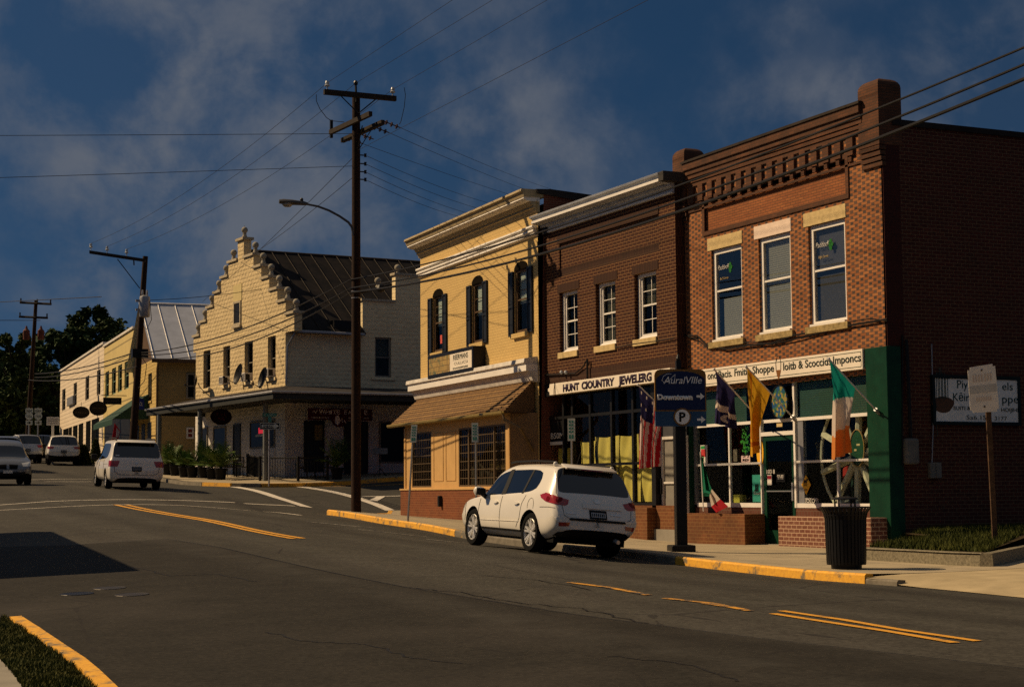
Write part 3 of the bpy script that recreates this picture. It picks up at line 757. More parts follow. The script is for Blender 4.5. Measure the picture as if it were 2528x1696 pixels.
# --- ground floor
YG = .12                                   # glazing plane
gx = lambda px, py, y=YG: FA.at(px, py, y)[0]
gz_ = lambda px, py, y=YG: FA.at(px, py, y)[1]
zsign0 = (FA.at(1747, 954.4)[1]+FA.at(2129, 911)[1])/2
ztran = (gz_(1749, 1050)+gz_(2157, 1022.5))/2; zmul = (gz_(1736, 1147)+gz_(2158, 1135))/2; zsill = (gz_(1734, 1246)+gz_(2162, 1248.3))/2
zdoor = gz_(1929, 1070)
xl = gx(1718, 1150); xm1 = gx(1803, 1150); xd0 = gx(1882.5, 1150); xd1 = gx(1967, 1150); xm2 = gx(2069, 1100); xr = gx(2162, 1150)
# pilasters and the green field round the glazing
gp0 = FA.at(2131, 870)[0]
b = MB(); b.box(FA, xr+.0, AX1+.05, -.06, .3, ABASE-.35, ZSHOP-.02); b.box(FA, gp0, xr, -.06, .04, zsign0+.02, ZSHOP-.02)
b.done('green_pilaster', M['green_paint'], A, bevel=.01)
lp0, lp1 = FA.at(1686, 1150)[0], FA.at(1708, 1150)[0]
b = MB(); b.box(FA, lp0, lp1, -.06, .25, ABASE, zsign0); b.done('green_pilaster', M['green_paint'], A, bevel=.01)
b = MB(); b.box(FA, lp1, xl, .06, .25, ABASE, zsign0); b.done('corner_post', M['black_metal'], A)
b = MB(); b.box(FA, -.0, lp0, .02, .25, ABASE, zsign0); b.done('edge_post', M['black_metal'], A)
b = MB(); b.box(FA, lp1, gp0+.05, .0, .2, zsign0-.02, zsign0+.08); b.done('sign_beam', M['green_paint'], A)
# glazing bars
wb = .045
b = MB()
b.box(FA, xl-.02, xl+.10, YG-.06, YG+.06, zsill, zsign0)
b.done('corner_frame', M['grey_metal'], A)
b = MB()
for a0, a1 in ((xl+.10, xd0), (xd1, xr)):
    b.box(FA, a0, a1, YG-.04, YG+.03, zsill-.05, zsill+.05); b.box(FA, a0, a1, YG-.035, YG+.025, zmul-.025, zmul+.025)
b.box(FA, xl+.10, xr, YG-.037, YG+.03, ztran-.035, ztran+.035)
b.box(FA, xm1-.028, xm1+.028, YG-.03, YG+.03, zsill+.05, zmul-.025); b.box(FA, xm1-.028, xm1+.028, YG-.03, YG+.03, zmul+.025, ztran-.035)
b.box(FA, xm1-.026, xm1+.026, YG-.03, YG+.03, ztran+.035, zsign0)
b.box(FA, xm2-.028, xm2+.028, YG-.03, YG+.03, zsill+.05, zmul-.025); b.box(FA, xm2-.028, xm2+.028, YG-.03, YG+.03, zmul+.025, ztran-.035)
b.box(FA, xd1-.04, xd1+.03, YG-.05, YG+.04, zsill-.05, ztran-.035); b.box(FA, xd1-.04, xd1+.03, YG-.05, YG+.04, ztran+.035, zsign0)
b.box(FA, xd0-.02, xd0+.02, YG-.05, YG+.04, ABASE+.05, ztran-.035)
b.box(FA, xd0+.02, xd1-.04, YG-.045, YG+.03, zdoor-.04, zdoor+.05)
b.done('window_bars', M['white_paint'], A)
b = MB(); b.box(FA, gx(1972, 1100), gx(1985, 1100), YG-.02, YG+.06, zsill+.05, ztran-.04); b.done('corner_frame', M['grey_metal'], A)
for a0, a1, z0, z1 in ((xl+.1, xm1, zsill, zmul), (xm1, xd0, zsill, zmul), (xl+.1, xm1, zmul, ztran), (xm1, xd0, zmul, ztran), (xd1, xm2, zsill, zmul), (xm2, xr, zsill, zmul), (xd1, xm2, zmul, ztran), (xm2, xr, zmul, ztran), (xd0, xd1, zdoor, ztran), (xl+.1, xm1, ztran, zsign0), (xm1, xd1, ztran, zsign0), (xd1, xr, ztran, zsign0)):
    b = MB(); b.box(FA, a0+.01, a1-.01, YG-.004, YG+.004, z0+.01, z1-.01); b.done('pane', M['pane'], A)
for a0, a1 in ((xl+.1, xm1), (xm1, gx(1840, 1000)), (xd1+.05, xr)):
    b = MB(); b.box(FA, a0+.03, a1-.03, YG+.05, YG+.07, ztran+.03, zsign0-.02); b.done('green_blind', M['green_blind'], A)
# door
b = MB(); b.frame_box(FA, xd0+.08, xd1-.06, YG-.02, YG+.04, ABASE+.06, zdoor-.05, .10, .30); b.box(FA, xd0+.18, xd1-.16, YG-.02, YG+.03, (ABASE+zdoor)/2-.04, (ABASE+zdoor)/2+.0)
dr = b.done('door', M['green_paint'], A)
b = MB(); b.box(FA, xd0+.17, xd1-.15, YG+.0, YG+.008, ABASE+.3, zdoor-.14); b.done('pane', M['pane'], dr)
b = MB(); b.box(FA, xd1-.155, xd1-.10, YG-.05, YG-.02, ABASE+1.02, ABASE+1.42); b.box(FA, xd0+.2, xd1-.16, YG-.045, YG-.03, ABASE+1.22, ABASE+1.245); b.done('handle', M['grey_metal'], dr)
b = MB(); b.box(FA, xd0, xd1, -.05, .2, ABASE-.05, ABASE+.055); b.done('threshold', M['concrete'], A)
# brick below the sill, planters
M['sill_brick'] = brick_mat('dark sill brick', (.14, .05, .03), (.10, .035, .02), (.15, .09, .06), bw=.11, bh=.2, mo=.008)
for a0, a1 in ((lp1, xd0-.03), (xd1-.02, xr)): b = MB(); b.box(FA, a0, a1, YG-.03, YG+.2, ABASE-.1, zsill-.06); b.done('sill_wall', M['sill_brick'], A)
M['planter1'] = brick_mat('orange planter brick', (.19, .070, .026), (.14, .050, .020), (.24, .12, .045), bw=.2, bh=.085, mo=.009, dirt=.6)
M['planter2'] = brick_mat('pinkish planter brick', (.16, .055, .036), (.13, .046, .030), (.44, .29, .19), bw=.2, bh=.085, mo=.010, dirt=.2)
yp = -.46
q0, q1 = FA.at(1690, 1300, yp)[0], FA.at(1839, 1300, yp)[0]; zp = FA.at(1760, 1267.5, yp)[1]
b = MB(); b.box(FA, q0, q1, yp, YG-.04, ABASE-.25, zp); b.done('brick_planter', M['planter1'], A, bevel=.01)
q2, q3 = FA.at(1921, 1300, yp)[0], FA.at(2150, 1300, yp)[0]; zp2 = FA.at(1960, 1274.5, yp)[1]
b = MB(); b.box(FA, q2, q3, yp, YG-.04, ABASE-.25, zp2); b.done('brick_planter', M['planter2'], A, bevel=.01)
# dim shop room
b = MB(); x0, x1, y0, y1, z0, z1 = lp1, AX1-.1, YG+.3, YG+3.5, ABASE, zsign0+.1
b.quad(FA.W(x0, y1, z0), FA.W(x1, y1, z0), FA.W(x1, y1, z1), FA.W(x0, y1, z1))
for a in (x0, x1): b.quad(FA.W(a, y0-.2, z0), FA.W(a, y1, z0), FA.W(a, y1, z1), FA.W(a, y0-.2, z1))
b.quad(FA.W(x0, y0-.2, z0+.1), FA.W(x1, y0-.2, z0+.1), FA.W(x1, y1, z0+.1), FA.W(x0, y1, z0+.1)); b.quad(FA.W(x0, y0-.3, z1), FA.W(x1, y0-.3, z1), FA.W(x1, y1, z1), FA.W(x0, y1, z1))
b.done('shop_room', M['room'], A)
M['shelf'] = mat('display shelf', (.03, .028, .022), .7, var=.3)
for a0, a1 in ((lp1+.15, xd0-.1), (xd1+.1, xr-.02)): b = MB(); b.box(FA, a0, a1, YG+.06, YG+.75, ABASE, zsill-.02); b.done('display_shelf', M['shelf'], A)

# --- things in the shop window
def disc(f, x, y, z, rx, rz, m, name, label, cat, rim=None, n=28, th=.02):
    pts = [(x+rx*math.cos(t), z+rz*math.sin(t)) for t in (2*math.pi*i/n for i in range(n))]
    b = MB(); b.prism(f, pts, y, y+th); o = b.done(name, m); tag(o, label, cat)
    if rim:
        b = MB(); a = [f.W(x+(rx+.01)*math.cos(t), y-.005, z+(rz+.01)*math.sin(t)) for t in (2*math.pi*i/n for i in range(n+1))]
        b.tube(a, .014, 5); b.done('rim', rim, o)
    return o
k = NT('stained glass'); v = k.new('ShaderNodeTexVoronoi'); k.set(v.inputs['Vector'], k.coords()); v.inputs['Scale'].default_value = 17
cr = k.new('ShaderNodeValToRGB'); k.set(cr.inputs[0], k.math('FRACT', k.math('MULTIPLY', v.outputs['Distance'], 3.2)))
sp = k.new('ShaderNodeSeparateColor'); k.set(sp.inputs[0], v.outputs['Color'])
k.set(cr.inputs[0], sp.outputs[0])
els = cr.color_ramp.elements; els[0].color = (.02, .09, .07, 1); els[1].color = (.06, .12, .10, 1)
for p_, c_ in ((.25, (.28, .22, .05, 1)), (.5, (.02, .07, .17, 1)), (.75, (.06, .15, .05, 1))):
    e = els.new(p_); e.color = c_
cr.color_ramp.interpolation = 'CONSTANT'; k.set(k.b.inputs['Base Color'], cr.outputs[0]); k.b.inputs['Roughness'].default_value = .25; M['stained'] = k.m
yv = YG-.02
ov = FA.rect((1915, 956), (1956, 1025), yv)
disc(FA, (ov[0]+ov[1])/2, -.02, (FA.at(1935, 957, -.02)[1]+FA.at(1935, 1025, -.02)[1])/2, (ov[1]-ov[0])/2, .36, M['stained'], 'stained_glass_medallion', 'oval stained glass medallion hanging at the transom over the shop door', 'stained glass', M['black_metal'])
# yellow diamond sign
dx, dz = FA.at(1991, 1196, .10); rx = abs(FA.at(2002.5, 1196, .10)[0]-dx); rz = abs(FA.at(1991, 1172, .10)[1]-dz)
M['sign_yellow'] = mat('yellow sign face', (.80, .42, .03), .5, var=.08)
b = MB(); b.prism(FA, [(dx-rx, dz), (dx, dz-rz), (dx+rx, dz), (dx, dz+rz)], .085, .10); o = b.done('diamond_sign', M['sign_yellow'], bevel=.004)
tag(o, 'yellow diamond warning sign with a black animal mark inside the right shop window', 'sign')
b = MB()
b.box(FA, dx-.07, dx+.04, .080, .084, dz+.04, dz+.10)
for s_ in (-.07, -.03, .02): b.box(FA, dx+s_, dx+s_+.018, .081, .084, dz-.03, dz+.04)
b.box(FA, dx+.03, dx+.08, .080, .084, dz+.08, dz+.13); b.box(FA, dx-.06, dx+.06, .080, .084, dz-.12, dz-.10)
b.done('animal_mark', M['black'], o)
# clover tree ornament with its little sign
M['clover'] = mat('green glass leaves', (.08, .42, .06), .4, var=.5, vscale=20)
cx, cz = FA.at(1841, 1088, .22); b = MB()
for i in range(70):
    a, q = rnd.uniform(0, 6.28), math.sqrt(rnd.random()); x_, z_ = cx+.20*q*math.cos(a)*(1 if math.sin(a) < .2 else .75), cz+.30*q*math.sin(a)+.02
    s_ = rnd.uniform(.02, .035); y_ = .22+rnd.uniform(-.05, .05); t_ = rnd.uniform(0, 3)
    b.quad(FA.W(x_-s_, y_, z_), FA.W(x_, y_+.01, z_-s_), FA.W(x_+s_, y_, z_), FA.W(x_, y_-.01, z_+s_))
o = b.done('wire_tree_ornament', M['clover'], recalc=False); tag(o, 'small green leafy tree ornament standing in the left shop window', 'ornament')
b = MB(); b.tube([FA.W(cx, .22, cz-.2), FA.W(cx+.01, .22, cz-.46)], .03, 6); b.lathe(FA.W(cx+.01, .22, cz-.50), [(.001, 0), (.10, 0), (.10, .04), (.001, .04)], 12); b.done('stem', M['clover'], o)
def flatsign(f, l, r, y, m, name, label, cat, th=.015, items=None, tm=None, group=None, bars=None):
    x0, x1, z0, z1 = f.rect(l, r, y); b = MB(); b.box(f, x0, x1, y, y+th, z0, z1); o = b.done(name, m); tag(o, label, cat, group)
    if items: lettering(o, tm or M['black'], [(s, f, x0+(x1-x0)*u, y-.001, z0+(z1-z0)*v, (z1-z0)*h, (x1-x0)*w, kw) for s, u, v, h, w, kw in items])
    return o, (x0, x1, z0, z1)
M['card'] = mat('white card', (.62, .58, .52), .7, var=.1)
M['pinkcard'] = mat('pale pink card', (.62, .46, .44), .7, var=.1)
o, r_ = flatsign(FA, (1830, 1125), (1851.5, 1141), .08, M['pinkcard'], 'window_card', 'small pale card with dark symbols below the tree ornament', 'card')
lettering(o, M['black'], [('SP5', FA, r_[0]+.06, .078, r_[2]+.12, .09, .26, {}), ('IRBSH', FA, r_[0]+.06, .078, r_[2]+.03, .06, .26, {})])
o, _ = flatsign(FA, (1857, 1172), (1881, 1239), .22, mat('teal shirt cloth', (.05, .30, .23), .8, var=.15), 'window_banner', 'teal printed banner with two dark boots, low in the left shop window', 'banner')
b = MB(); x_, z_ = (_[0]+_[1])/2, _[2]+.28
for d_ in (-.06, .02): b.box(FA, x_+d_, x_+d_+.04, .205, .215, z_, z_+.13); b.box(FA, x_+d_-.03, x_+d_+.04, .206, .214, z_-.03, z_)
b.done('boot_print', M['black'], o)
lettering(o, M['card'], [('Guest', FA, _[0]+.06, .218, _[3]-.45, .07, _[1]-_[0]-.12, dict(shear=.2))])
flatsign(FA, (1811, 1221), (1832, 1243), .30, mat('yellow book cover', (.50, .42, .06), .6, var=.1), 'yellow_box', 'yellow box standing on the display shelf, left shop window', 'box', th=.12)
flatsign(FA, (1810, 1109), (1820, 1139), .35, mat('patterned tin', (.16, .12, .09), .5, var=.7, vscale=25), 'patterned_tin', 'tall patterned tin beside the tree ornament in the left window', 'tin', th=.09)
o, _ = flatsign(FA, (1729, 1099), (1746, 1144), .085, M['card'], 'window_poster', 'narrow white poster with red and green pictures at the left edge of the shop window', 'poster')
b = MB(); b.box(FA, _[0]+.03, _[1]-.05, .081, .084, _[3]-.28, _[3]-.10); b.box(FA, _[0]+.02, _[0]+.14, .081, .084, _[3]-.40, _[3]-.30); b.done('red_picture', mat('red print', (.45, .04, .04), .6), o)
b = MB(); b.box(FA, _[0]+.02, _[0]+.2, .081, .084, _[3]-.09, _[3]-.02); b.box(FA, _[0]+.08, _[0]+.15, .081, .084, _[2]+.05, _[2]+.2); b.done('green_picture', mat('green print', (.03, .25, .06), .6), o)
yc_, zc_ = FA.at(1877, 1117, .10)
disc(FA, yc_, .09, zc_, .14, .31, M['sign_yellow'], 'yellow_plaque', 'round yellow plaque with a dark figure beside the shop door', 'plaque')
# door notices and number
o, r_ = flatsign(FA, (1916, 1169), (1938, 1189), YG-.03, M['black'], 'door_notice', 'small black framed notice on the shop door', 'notice')
lettering(o, M['card'], [('OPEN', FA, r_[0]+.05, YG-.032, r_[3]-.12, .06, r_[1]-r_[0]-.1, {}), ('83 88', FA, r_[0]+.05, YG-.032, r_[2]+.06, .10, r_[1]-r_[0]-.1, {})])
o, r_ = flatsign(FA, (1894, 1172), (1905, 1197), YG-.06, M['card'], 'door_notice', 'narrow red and white notice left of the shop door glass', 'notice')
b = MB(); b.box(FA, r_[0]+.01, r_[1]-.01, YG-.064, YG-.061, (r_[2]+r_[3])/2+.02, r_[3]-.02); b.done('red_panel', mat('red print panel', (.45, .03, .05), .6), o)
lettering(A, M['card'], [('103 8', FA, FA.at(1894, 1170, YG-.05)[0], YG-.055, FA.at(1894, 1169.5, YG)[1], .10, .32, {})], 'house_number')
o, r_ = flatsign(FA, (1917, 1043), (1931, 1053), YG-.01, M['stone'], 'transom_sticker', 'small yellow sticker over the shop door', 'sticker')
lettering(A, M['card'], [('DEOLOVI', FA, FA.at(1980, 1240, YG)[0], YG-.006, FA.at(1980, 1240.5, YG)[1], .085, .62, {}), ('ARROVER', FA, FA.at(1980, 1234, YG)[0], YG-.006, FA.at(1980, 1234, YG)[1], .05, .6, {})], 'window_lettering')
# big wooden wheel in the right window
M['wheel_wood'] = mat('worn pale wood', (.62, .54, .38), .7, var=.25, vscale=6)
wx, wz = FA.at(2118, 1125, .25); wr = 1.32
root = fthing('wagon_wheel', 'large pale wooden spoked wheel standing in the right shop window', 'wheel', FA, wx, .25, wz-wr)
b = MB()
b.lathe(FA.W(wx, .19, wz), [(.001, 0), (.13, 0), (.15, .06), (.13, .14), (.001, .14)], 14, FA.ey); b.done('hub', M['wheel_wood'], root)
for i in range(10):
    a = 2*math.pi*i/10+.25; c_, s_ = math.cos(a), math.sin(a); b = MB()
    b.tube([FA.W(wx+.1*c_, .26, wz+.1*s_), FA.W(wx+.5*c_, .26, wz+.5*s_), FA.W(wx+wr*c_, .26, wz+wr*s_)], .085, 6, .07); b.done('spoke', M['wheel_wood'], root)
b = MB(); b.tube([FA.W(wx+wr*math.cos(t), .26, wz+wr*math.sin(t)) for t in (2*math.pi*i/32 for i in range(33))], .035, 6); b.done('rim', M['wheel_wood'], root)
ox, oz = FA.at(2117, 1106, .15)
o = disc(FA, ox, .145, oz, .235, .375, mat('dark green painted board', (.015, .055, .02), .5, var=.3), 'oval_plaque', 'oval green plaque with gold marks in front of the wagon wheel', 'plaque', mat('brass rim', (.35, .2, .07), .4, var=.1))
b = MB(); b.box(FA, ox-.02, ox+.10, .137, .143, oz+.05, oz+.09); b.box(FA, ox-.10, ox-.02, .137, .143, oz-.06, oz-.02); b.done('gold_mark', M['stone'], o)
for (l, r, y, c_, nm, lb) in (((2078, 1150), (2096, 1190), .5, (.30, .02, .015), 'red_scarf', 'red scarf hanging left of the wagon wheel'), ((2150, 1165), (2160, 1200), .45, (.30, .02, .015), 'red_scarf', 'red scarf hanging right of the wagon wheel'), ((2098, 1165), (2122, 1240), .40, (.008, .03, .02), 'dark_coat', 'dark green coat displayed below the wagon wheel'), ((2075, 1243), (2098, 1222), .3, (.35, .33, .29), 'folded_cloth', 'stack of pale folded cloth on the right display shelf')):
    x0, x1, z0, z1 = FA.rect(l, r, y); b = MB(); xm = (x0+x1)/2
    b.prism(FA, [(x0, z0), (x1-.05, z0+.03), (x1, (z0+z1)/2), (xm+.05, z1), (x0+.02, z1-.05)], y, y+.08); tag(b.done(nm, mat(nm, c_, .8), bevel=.02), lb, 'cloth' if 'coat' not in nm else 'coat')
lx, lz = FA.at(2019, 1116, .5); b = MB(); b.lathe(FA.W(lx, .6, lz-.2), [(.001, 0), (.12, 0), (.13, .05), (.10, .35), (.14, .38), (.03, .5), (.001, .52)], 10)
tag(b.done('lantern', mat('dim brass lantern', (.10, .08, .04), .4, metal=.5), smooth=True), 'dim brass lantern hanging in the upper right shop window', 'lantern')

# --- shop sign
ys = -.10
x0, x1, z0, z1 = FA.rect((1700, 958), (2128.5, 861), ys); z1 = (FA.at(2128, 861.5, ys)[1]+FA.at(1827, 900, ys)[1])/2; z0 = (FA.at(1747, 954.4, ys)[1]+FA.at(2129, 911, ys)[1])/2
M['sign_white'] = mat('cream white sign board', (.76, .68, .56), .55, var=.07, vscale=2)
b = MB(); b.box(FA, x0, x1, ys, -.001, z0, z1); SG = b.done('shop_sign', M['sign_white'], bevel=.006)
tag(SG, 'long cream sign board with dark green lettering over the green shop window', 'sign')
b = MB(); b.frame_box(FA, x0+.04, x1-.04, ys-.003, ys, z0+.05, z1-.05, .012); b.done('border_line', M['green_paint'], SG)
M['letter_green'] = mat('dark green lettering', (.015, .03, .022), .5, var=0)
sx = lambda px, py: FA.at(px, py, ys)[0]
zb = z0+.17; hh = z1-z0
lettering(SG, M['letter_green'], [('onc Bacis. Fmitie', FA, sx(1747, 930), ys-.001, zb, hh*.42, sx(1852, 920)-sx(1747, 930), dict(bold=.012)), ('Shoppe', FA, sx(1858, 920), ys-.001, zb, hh*.42, sx(1911, 912)-sx(1858, 920), dict(bold=.012)), ('loitb & Scoccids', FA, sx(1934, 910), ys-.001, zb, hh*.42, sx(2052, 895)-sx(1934, 910), dict(bold=.012)), ('Imponcs', FA, sx(2057, 895), ys-.001, zb, hh*.42, sx(2125, 885)-sx(2057, 895), dict(bold=.012))])
ex, ez = sx(1922, 910), (z0+z1)/2
b = MB(); b.prism(FA, [(ex-.10, ez-.02), (ex+.10, ez-.02), (ex+.06, ez-.14), (ex, ez-.24), (ex-.06, ez-.14)], ys-.004, ys); b.done('shamrock_emblem', mat('brown emblem', (.20, .08, .02), .5, var=0), SG)
b = MB(); b.tube([FA.W(ex-.09, ys-.004, ez-.02), FA.W(ex-.10, ys-.004, ez+.15), FA.W(ex-.04, ys-.004, ez+.28), FA.W(ex+.05, ys-.004, ez+.28), FA.W(ex+.10, ys-.004, ez+.15), FA.W(ex+.09, ys-.004, ez-.02)], .008, 4); b.done('emblem_outline', M['letter_green'], SG)
# cables slung along the front below the windows
b = MB()
pts = [FA.W(FA.at(px, py, -.05)[0], -.05, FA.at(px, py, -.05)[1]) for px, py in ((1690, 829), (1722, 829), (1745, 853), (1790, 862), (1845, 853), (1905, 848), (1960, 828), (2040, 815), (2100, 803), (2150, 795), (2190, 788))]
b.tube(pts, .022, 5); pts2 = [p+Vector((0, 0, -.09*math.sin(i*1.3))) for i, p in enumerate(pts)]; b.tube(pts2, .014, 5)
tag(b.done('slung_cable', M['wire']), 'black service cables slung under the upper windows of the orange brick shop', 'cable')
# things on the side wall
b = MB(); sx_, sz = FS.at(2250, 1116, -.1); b.box(FS, sx_-.17, sx_+.17, -.16, 0, sz-.25, sz+.28); o = b.done('electric_meter', mat('dull meter grey', (.15, .14, .12), .7, var=.2), bevel=.05, seg=2); tag(o, 'rounded grey electric meter box on the dark brick side wall', 'meter')
b = MB(); b.tube([FS.W(sx_+.02, -.07, sz+.26), FS.W(sx_-.02, -.07, FS.at(2243, 840)[1])], .035, 6); b.done('conduit', M['black_metal'], o)
b = MB(); sx2, sz2 = FS.at(2310, 1161, -.1)
for d_ in (-.13, .02): b.box(FS, sx2+d_, sx2+d_+.14, -.10, 0, sz2-.16, sz2+.16)
o = b.done('junction_box', mat('dull box grey', (.15, .14, .12), .7, var=.2), bevel=.01); tag(o, 'pair of small grey junction boxes low on the brick side wall', 'junction box')
b = MB(); b.tube([FS.W(sx2-.05, -.05, sz2+.15), FS.W(FS.at(2300, 1040)[0], -.05, FS.at(2300, 1040)[1]), FS.W(FS.at(2296, 850)[0], -.05, FS.at(2296, 850)[1])], .014, 5); b.done('conduit', M['grey_metal'], o)
b = MB(); b.tube([FS.W(FS.at(2224, y_)[0], -.05, FS.at(2224, y_)[1]) for y_ in (830, 1000, 1120, 1150)], .02, 5); tag(b.done('downpipe', M['black_metal']), 'thin black pipe down the brick side wall near the corner', 'pipe')
M['wallsign'] = mat('grey white sign panel', (.80, .77, .70), .6, var=.10)
x0, x1, z0, z1 = FS.rect((2306, 932), (2515, 1040), -.06)
z1 = FS.at(2400, 936, -.06)[1]; z0 = FS.at(2400, 1041, -.06)[1]
b = MB(); b.box(FS, x0, x1, -.06, -.02, z0, z1); SW = b.done('wall_sign', M['wallsign']); tag(SW, 'large pale sign with knitting emblem and green lettering on the dark brick side wall', 'sign')
b = MB(); b.frame_box(FS, x0-.06, x1+.06, -.08, 0, z0-.07, z1+.07, .07); b.done('frame', mat('black green frame', (.006, .012, .012), .5, var=0), SW)
wl = mat('blue green lettering', (.012, .05, .05), .5, var=0)
fx = lambda px: FS.at(px, 960, -.06)[0]; fz_ = lambda py: FS.at(2400, py, -.06)[1]
lettering(SW, wl, [('Piy', FS, fx(2363), -.062, fz_(959), (fz_(938)-fz_(959)), fx(2389)-fx(2363), {}), ('els', FS, fx(2474), -.062, fz_(961), (fz_(941)-fz_(961)), fx(2500)-fx(2474), {}), ('Kēir', FS, fx(2352), -.062, fz_(990), (fz_(970)-fz_(990)), fx(2392)-fx(2352), {}), ('ppe', FS, fx(2473), -.062, fz_(993), fz_(972)-fz_(993), fx(2513)-fx(2473), {})])
lettering(SW, M['letter_green'], [('SUITI &', FS, fx(2352), -.062, fz_(1012), (fz_(1003)-fz_(1012)), fx(2394)-fx(2352), {}), ('HOIJIHI', FS, fx(2470), -.062, fz_(1015), fz_(1005)-fz_(1015), fx(2511)-fx(2470), {}), ('Sa6.1S', FS, fx(2384), -.062, fz_(1036), fz_(1024)-fz_(1036), fx(2432)-fx(2384), dict(bold=-.01)), ('3177', FS, fx(2453), -.062, fz_(1037), fz_(1026)-fz_(1037), fx(2483)-fx(2453), dict(bold=-.01))])
b = MB(); ex, ez = fx(2327), fz_(1000)
b.prism(FS, [(ex+.28*math.cos(t)*(1+.15*math.sin(3*t)), ez+.17*math.sin(t)) for t in (2*math.pi*i/14 for i in range(14))], -.064, -.06); b.done('yarn_emblem', mat('brown yarn print', (.10, .05, .03), .7, var=.2), SW)
b = MB()
for i, d_ in enumerate((-.16, -.08, .0, .08)):
    b.tube([FS.W(ex+d_, -.064, ez+.12), FS.W(ex+d_*.9, -.064, ez+.75-.1*abs(i-1)), FS.W(ex+d_+.05, -.064, ez+.75-.1*abs(i-1)), FS.W(ex+d_+.05, -.064, ez+.12)], .009, 4)
b.tube([FS.W(ex-.18, -.064, ez+.02), FS.W(ex-.2, -.064, ez-.35), FS.W(ex-.16, -.064, ez-.62), FS.W(ex-.24, -.064, ez-.66)], .007, 4)
b.done('needle_emblem', wl, SW)
# ================================================================== B: dark brown brick jeweller's
FB = Frame(21.13, 43.2, (0, -1)); BX1 = FB.at(1668, 620)[0]; BBASE = -1.22
M['brickB'] = brick_mat('dark brown brick', (.058, .018, .009), (.038, .012, .007), (.29, .15, .055), bw=.215, bh=.084, mo=.006, dirt=.2, stain=(.06, .027, .014))
M['brickB_soldier'] = brick_mat('dark upright brick', (.04, .015, .009), (.03, .012, .008), (.10, .055, .026), bw=.085, bh=.24, mo=.006, dirt=.3, stain=(.05, .02, .012))
B = fthing('jeweller_building', 'two storey dark brown brick building with a silver metal cornice and the jeweller sign', 'building', FB, 0, 0, BBASE)
BW = [FB.rect(l, r) for l, r in (((1381, 724), (1427, 862)), ((1470, 703), (1520.8, 848)), ((1565.7, 677), (1622, 832)))]
bz0 = sum(w[2] for w in BW)/3; bz1 = sum(w[3] for w in BW)/3
ZB = (FB.at(1351.5, 575)[1]+FB.at(1651.8, 484)[1])/2
zbs1 = (FB.at(1352, 947, -.1)[1]+FB.at(1652, 909, -.1)[1])/2; zbs0 = (FB.at(1357, 975.6, -.1)[1]+FB.at(1616, 945, -.1)[1])/2
holesB = [(w[0], w[1], bz0, bz1) for w in BW]
bp = (FB.at(1381, 640)[0], FB.at(1627, 570)[0], (FB.at(1381, 684)[1]+FB.at(1627, 620)[1])/2, (FB.at(1376, 606)[1]+FB.at(1627, 526)[1])/2)
wall(FB, 0, BX1, zbs1-.1, ZB+.1, 0, .24, holesB+[bp], 'front_wall', M['brickB'], B)
b = MB(); b.quad(FB.W(bp[0], .045, bp[2]), FB.W(bp[1], .045, bp[2]), FB.W(bp[1], .045, bp[3]), FB.W(bp[0], .045, bp[3])); b.done('recessed_panel', M['brickB'], B, recalc=False)
b = MB(); b.box(FB, bp[0], bp[1], .015, .06, bp[2], bp[2]+.22); b.box(FB, bp[0]-.1, bp[1]+.0, -.02, .02, bp[3], bp[3]+.22)
for w in holesB: b.box(FB, w[0]-.1, w[1]+.12, -.012, .02, bz1, bz1+.22)
b.box(FB, .0, BX1, -.015, .02, zbs1+.0, zbs1+.28)
b.done('soldier_course', M['brickB_soldier'], B)
for i, w in enumerate(holesB):
    a, c = w[0]+.10, w[1]-.005
    win = window(FB, B, a, c, bz0+.06, bz1-.02, .14, M['white_paint'], t=.07, rail=.5, munt=(1, 1), low_munt=(1, 1), blind='blind' if i else None, blind_to=.5 if i == 2 else .0, dep=.06, pane='pane_dim',
         sill=(w[0]-.06, w[1]+.02, bz0-.17, bz0, -.05), sill_m=M['stone'])
    q = MB(); q.box(FB, w[0]+.02, a, .10, .24, bz0, bz1-.01); q.box(FB, a, w[1], .10, .139, bz1-.09, bz1-.005); q.done('window_casing', M['white_paint'], win)
    q = MB(); q.sweep(FB, [(.10, bz0+.003), (.0, bz0+.003), (.10, bz0+.08)], w[0]+.18, w[1]+.0); q.done('sub_sill', M['white_paint'], win)
# pressed metal cornice
prof = [(0.2, ZB), (-.05, ZB), (-.06, ZB+.10), (-.03, ZB+.12), (-.05, ZB+.36), (-.12, ZB+.42), (-.12, ZB+.55), (-.38, ZB+.62), (-.40, ZB+.80), (-.36, ZB+.82), (-.38, ZB+.92), (-.46, ZB+1.0), (-.48, ZB+1.10), (-.44, ZB+1.14), (.2, ZB+1.14)]
ztc = (FB.at(1640, 420, -.45)[1])
sc_ = (ztc-ZB)/1.14; prof = [(y_, ZB+(z_-ZB)*sc_) for y_, z_ in prof]
b = MB(); b.sweep(FB, prof, -.0, BX1-.02); b.done('cornice', M['silver_cornice'], B)
b = MB(); b.box(FB, .02, BX1-.02, -.415, -.36, ZB+.645*sc_, ZB+.80*sc_); b.done('cornice_fascia', M['white_paint'], B)
b = MB(); b.box(FB, .02, BX1-.02, -.075, -.03, ZB+.01, ZB+.05); b.done('cornice_fillet', M['white_paint'], B)
b = MB(); n = 84
for i in range(n):
    x = .1+(BX1-.25)*i/n; b.box(FB, x, x+.045, -.165, -.121, ZB+.44*sc_, ZB+.53*sc_)
b.done('dentils', M['silver_cornice'], B)
b = MB(); b.box(FB, BX1-.02, BX1+.22, -.45, .2, ZB+.6*sc_, ZB+1.13*sc_); b.done('cornice_end', mat('dark end block', (.05, .045, .042), .8), B)
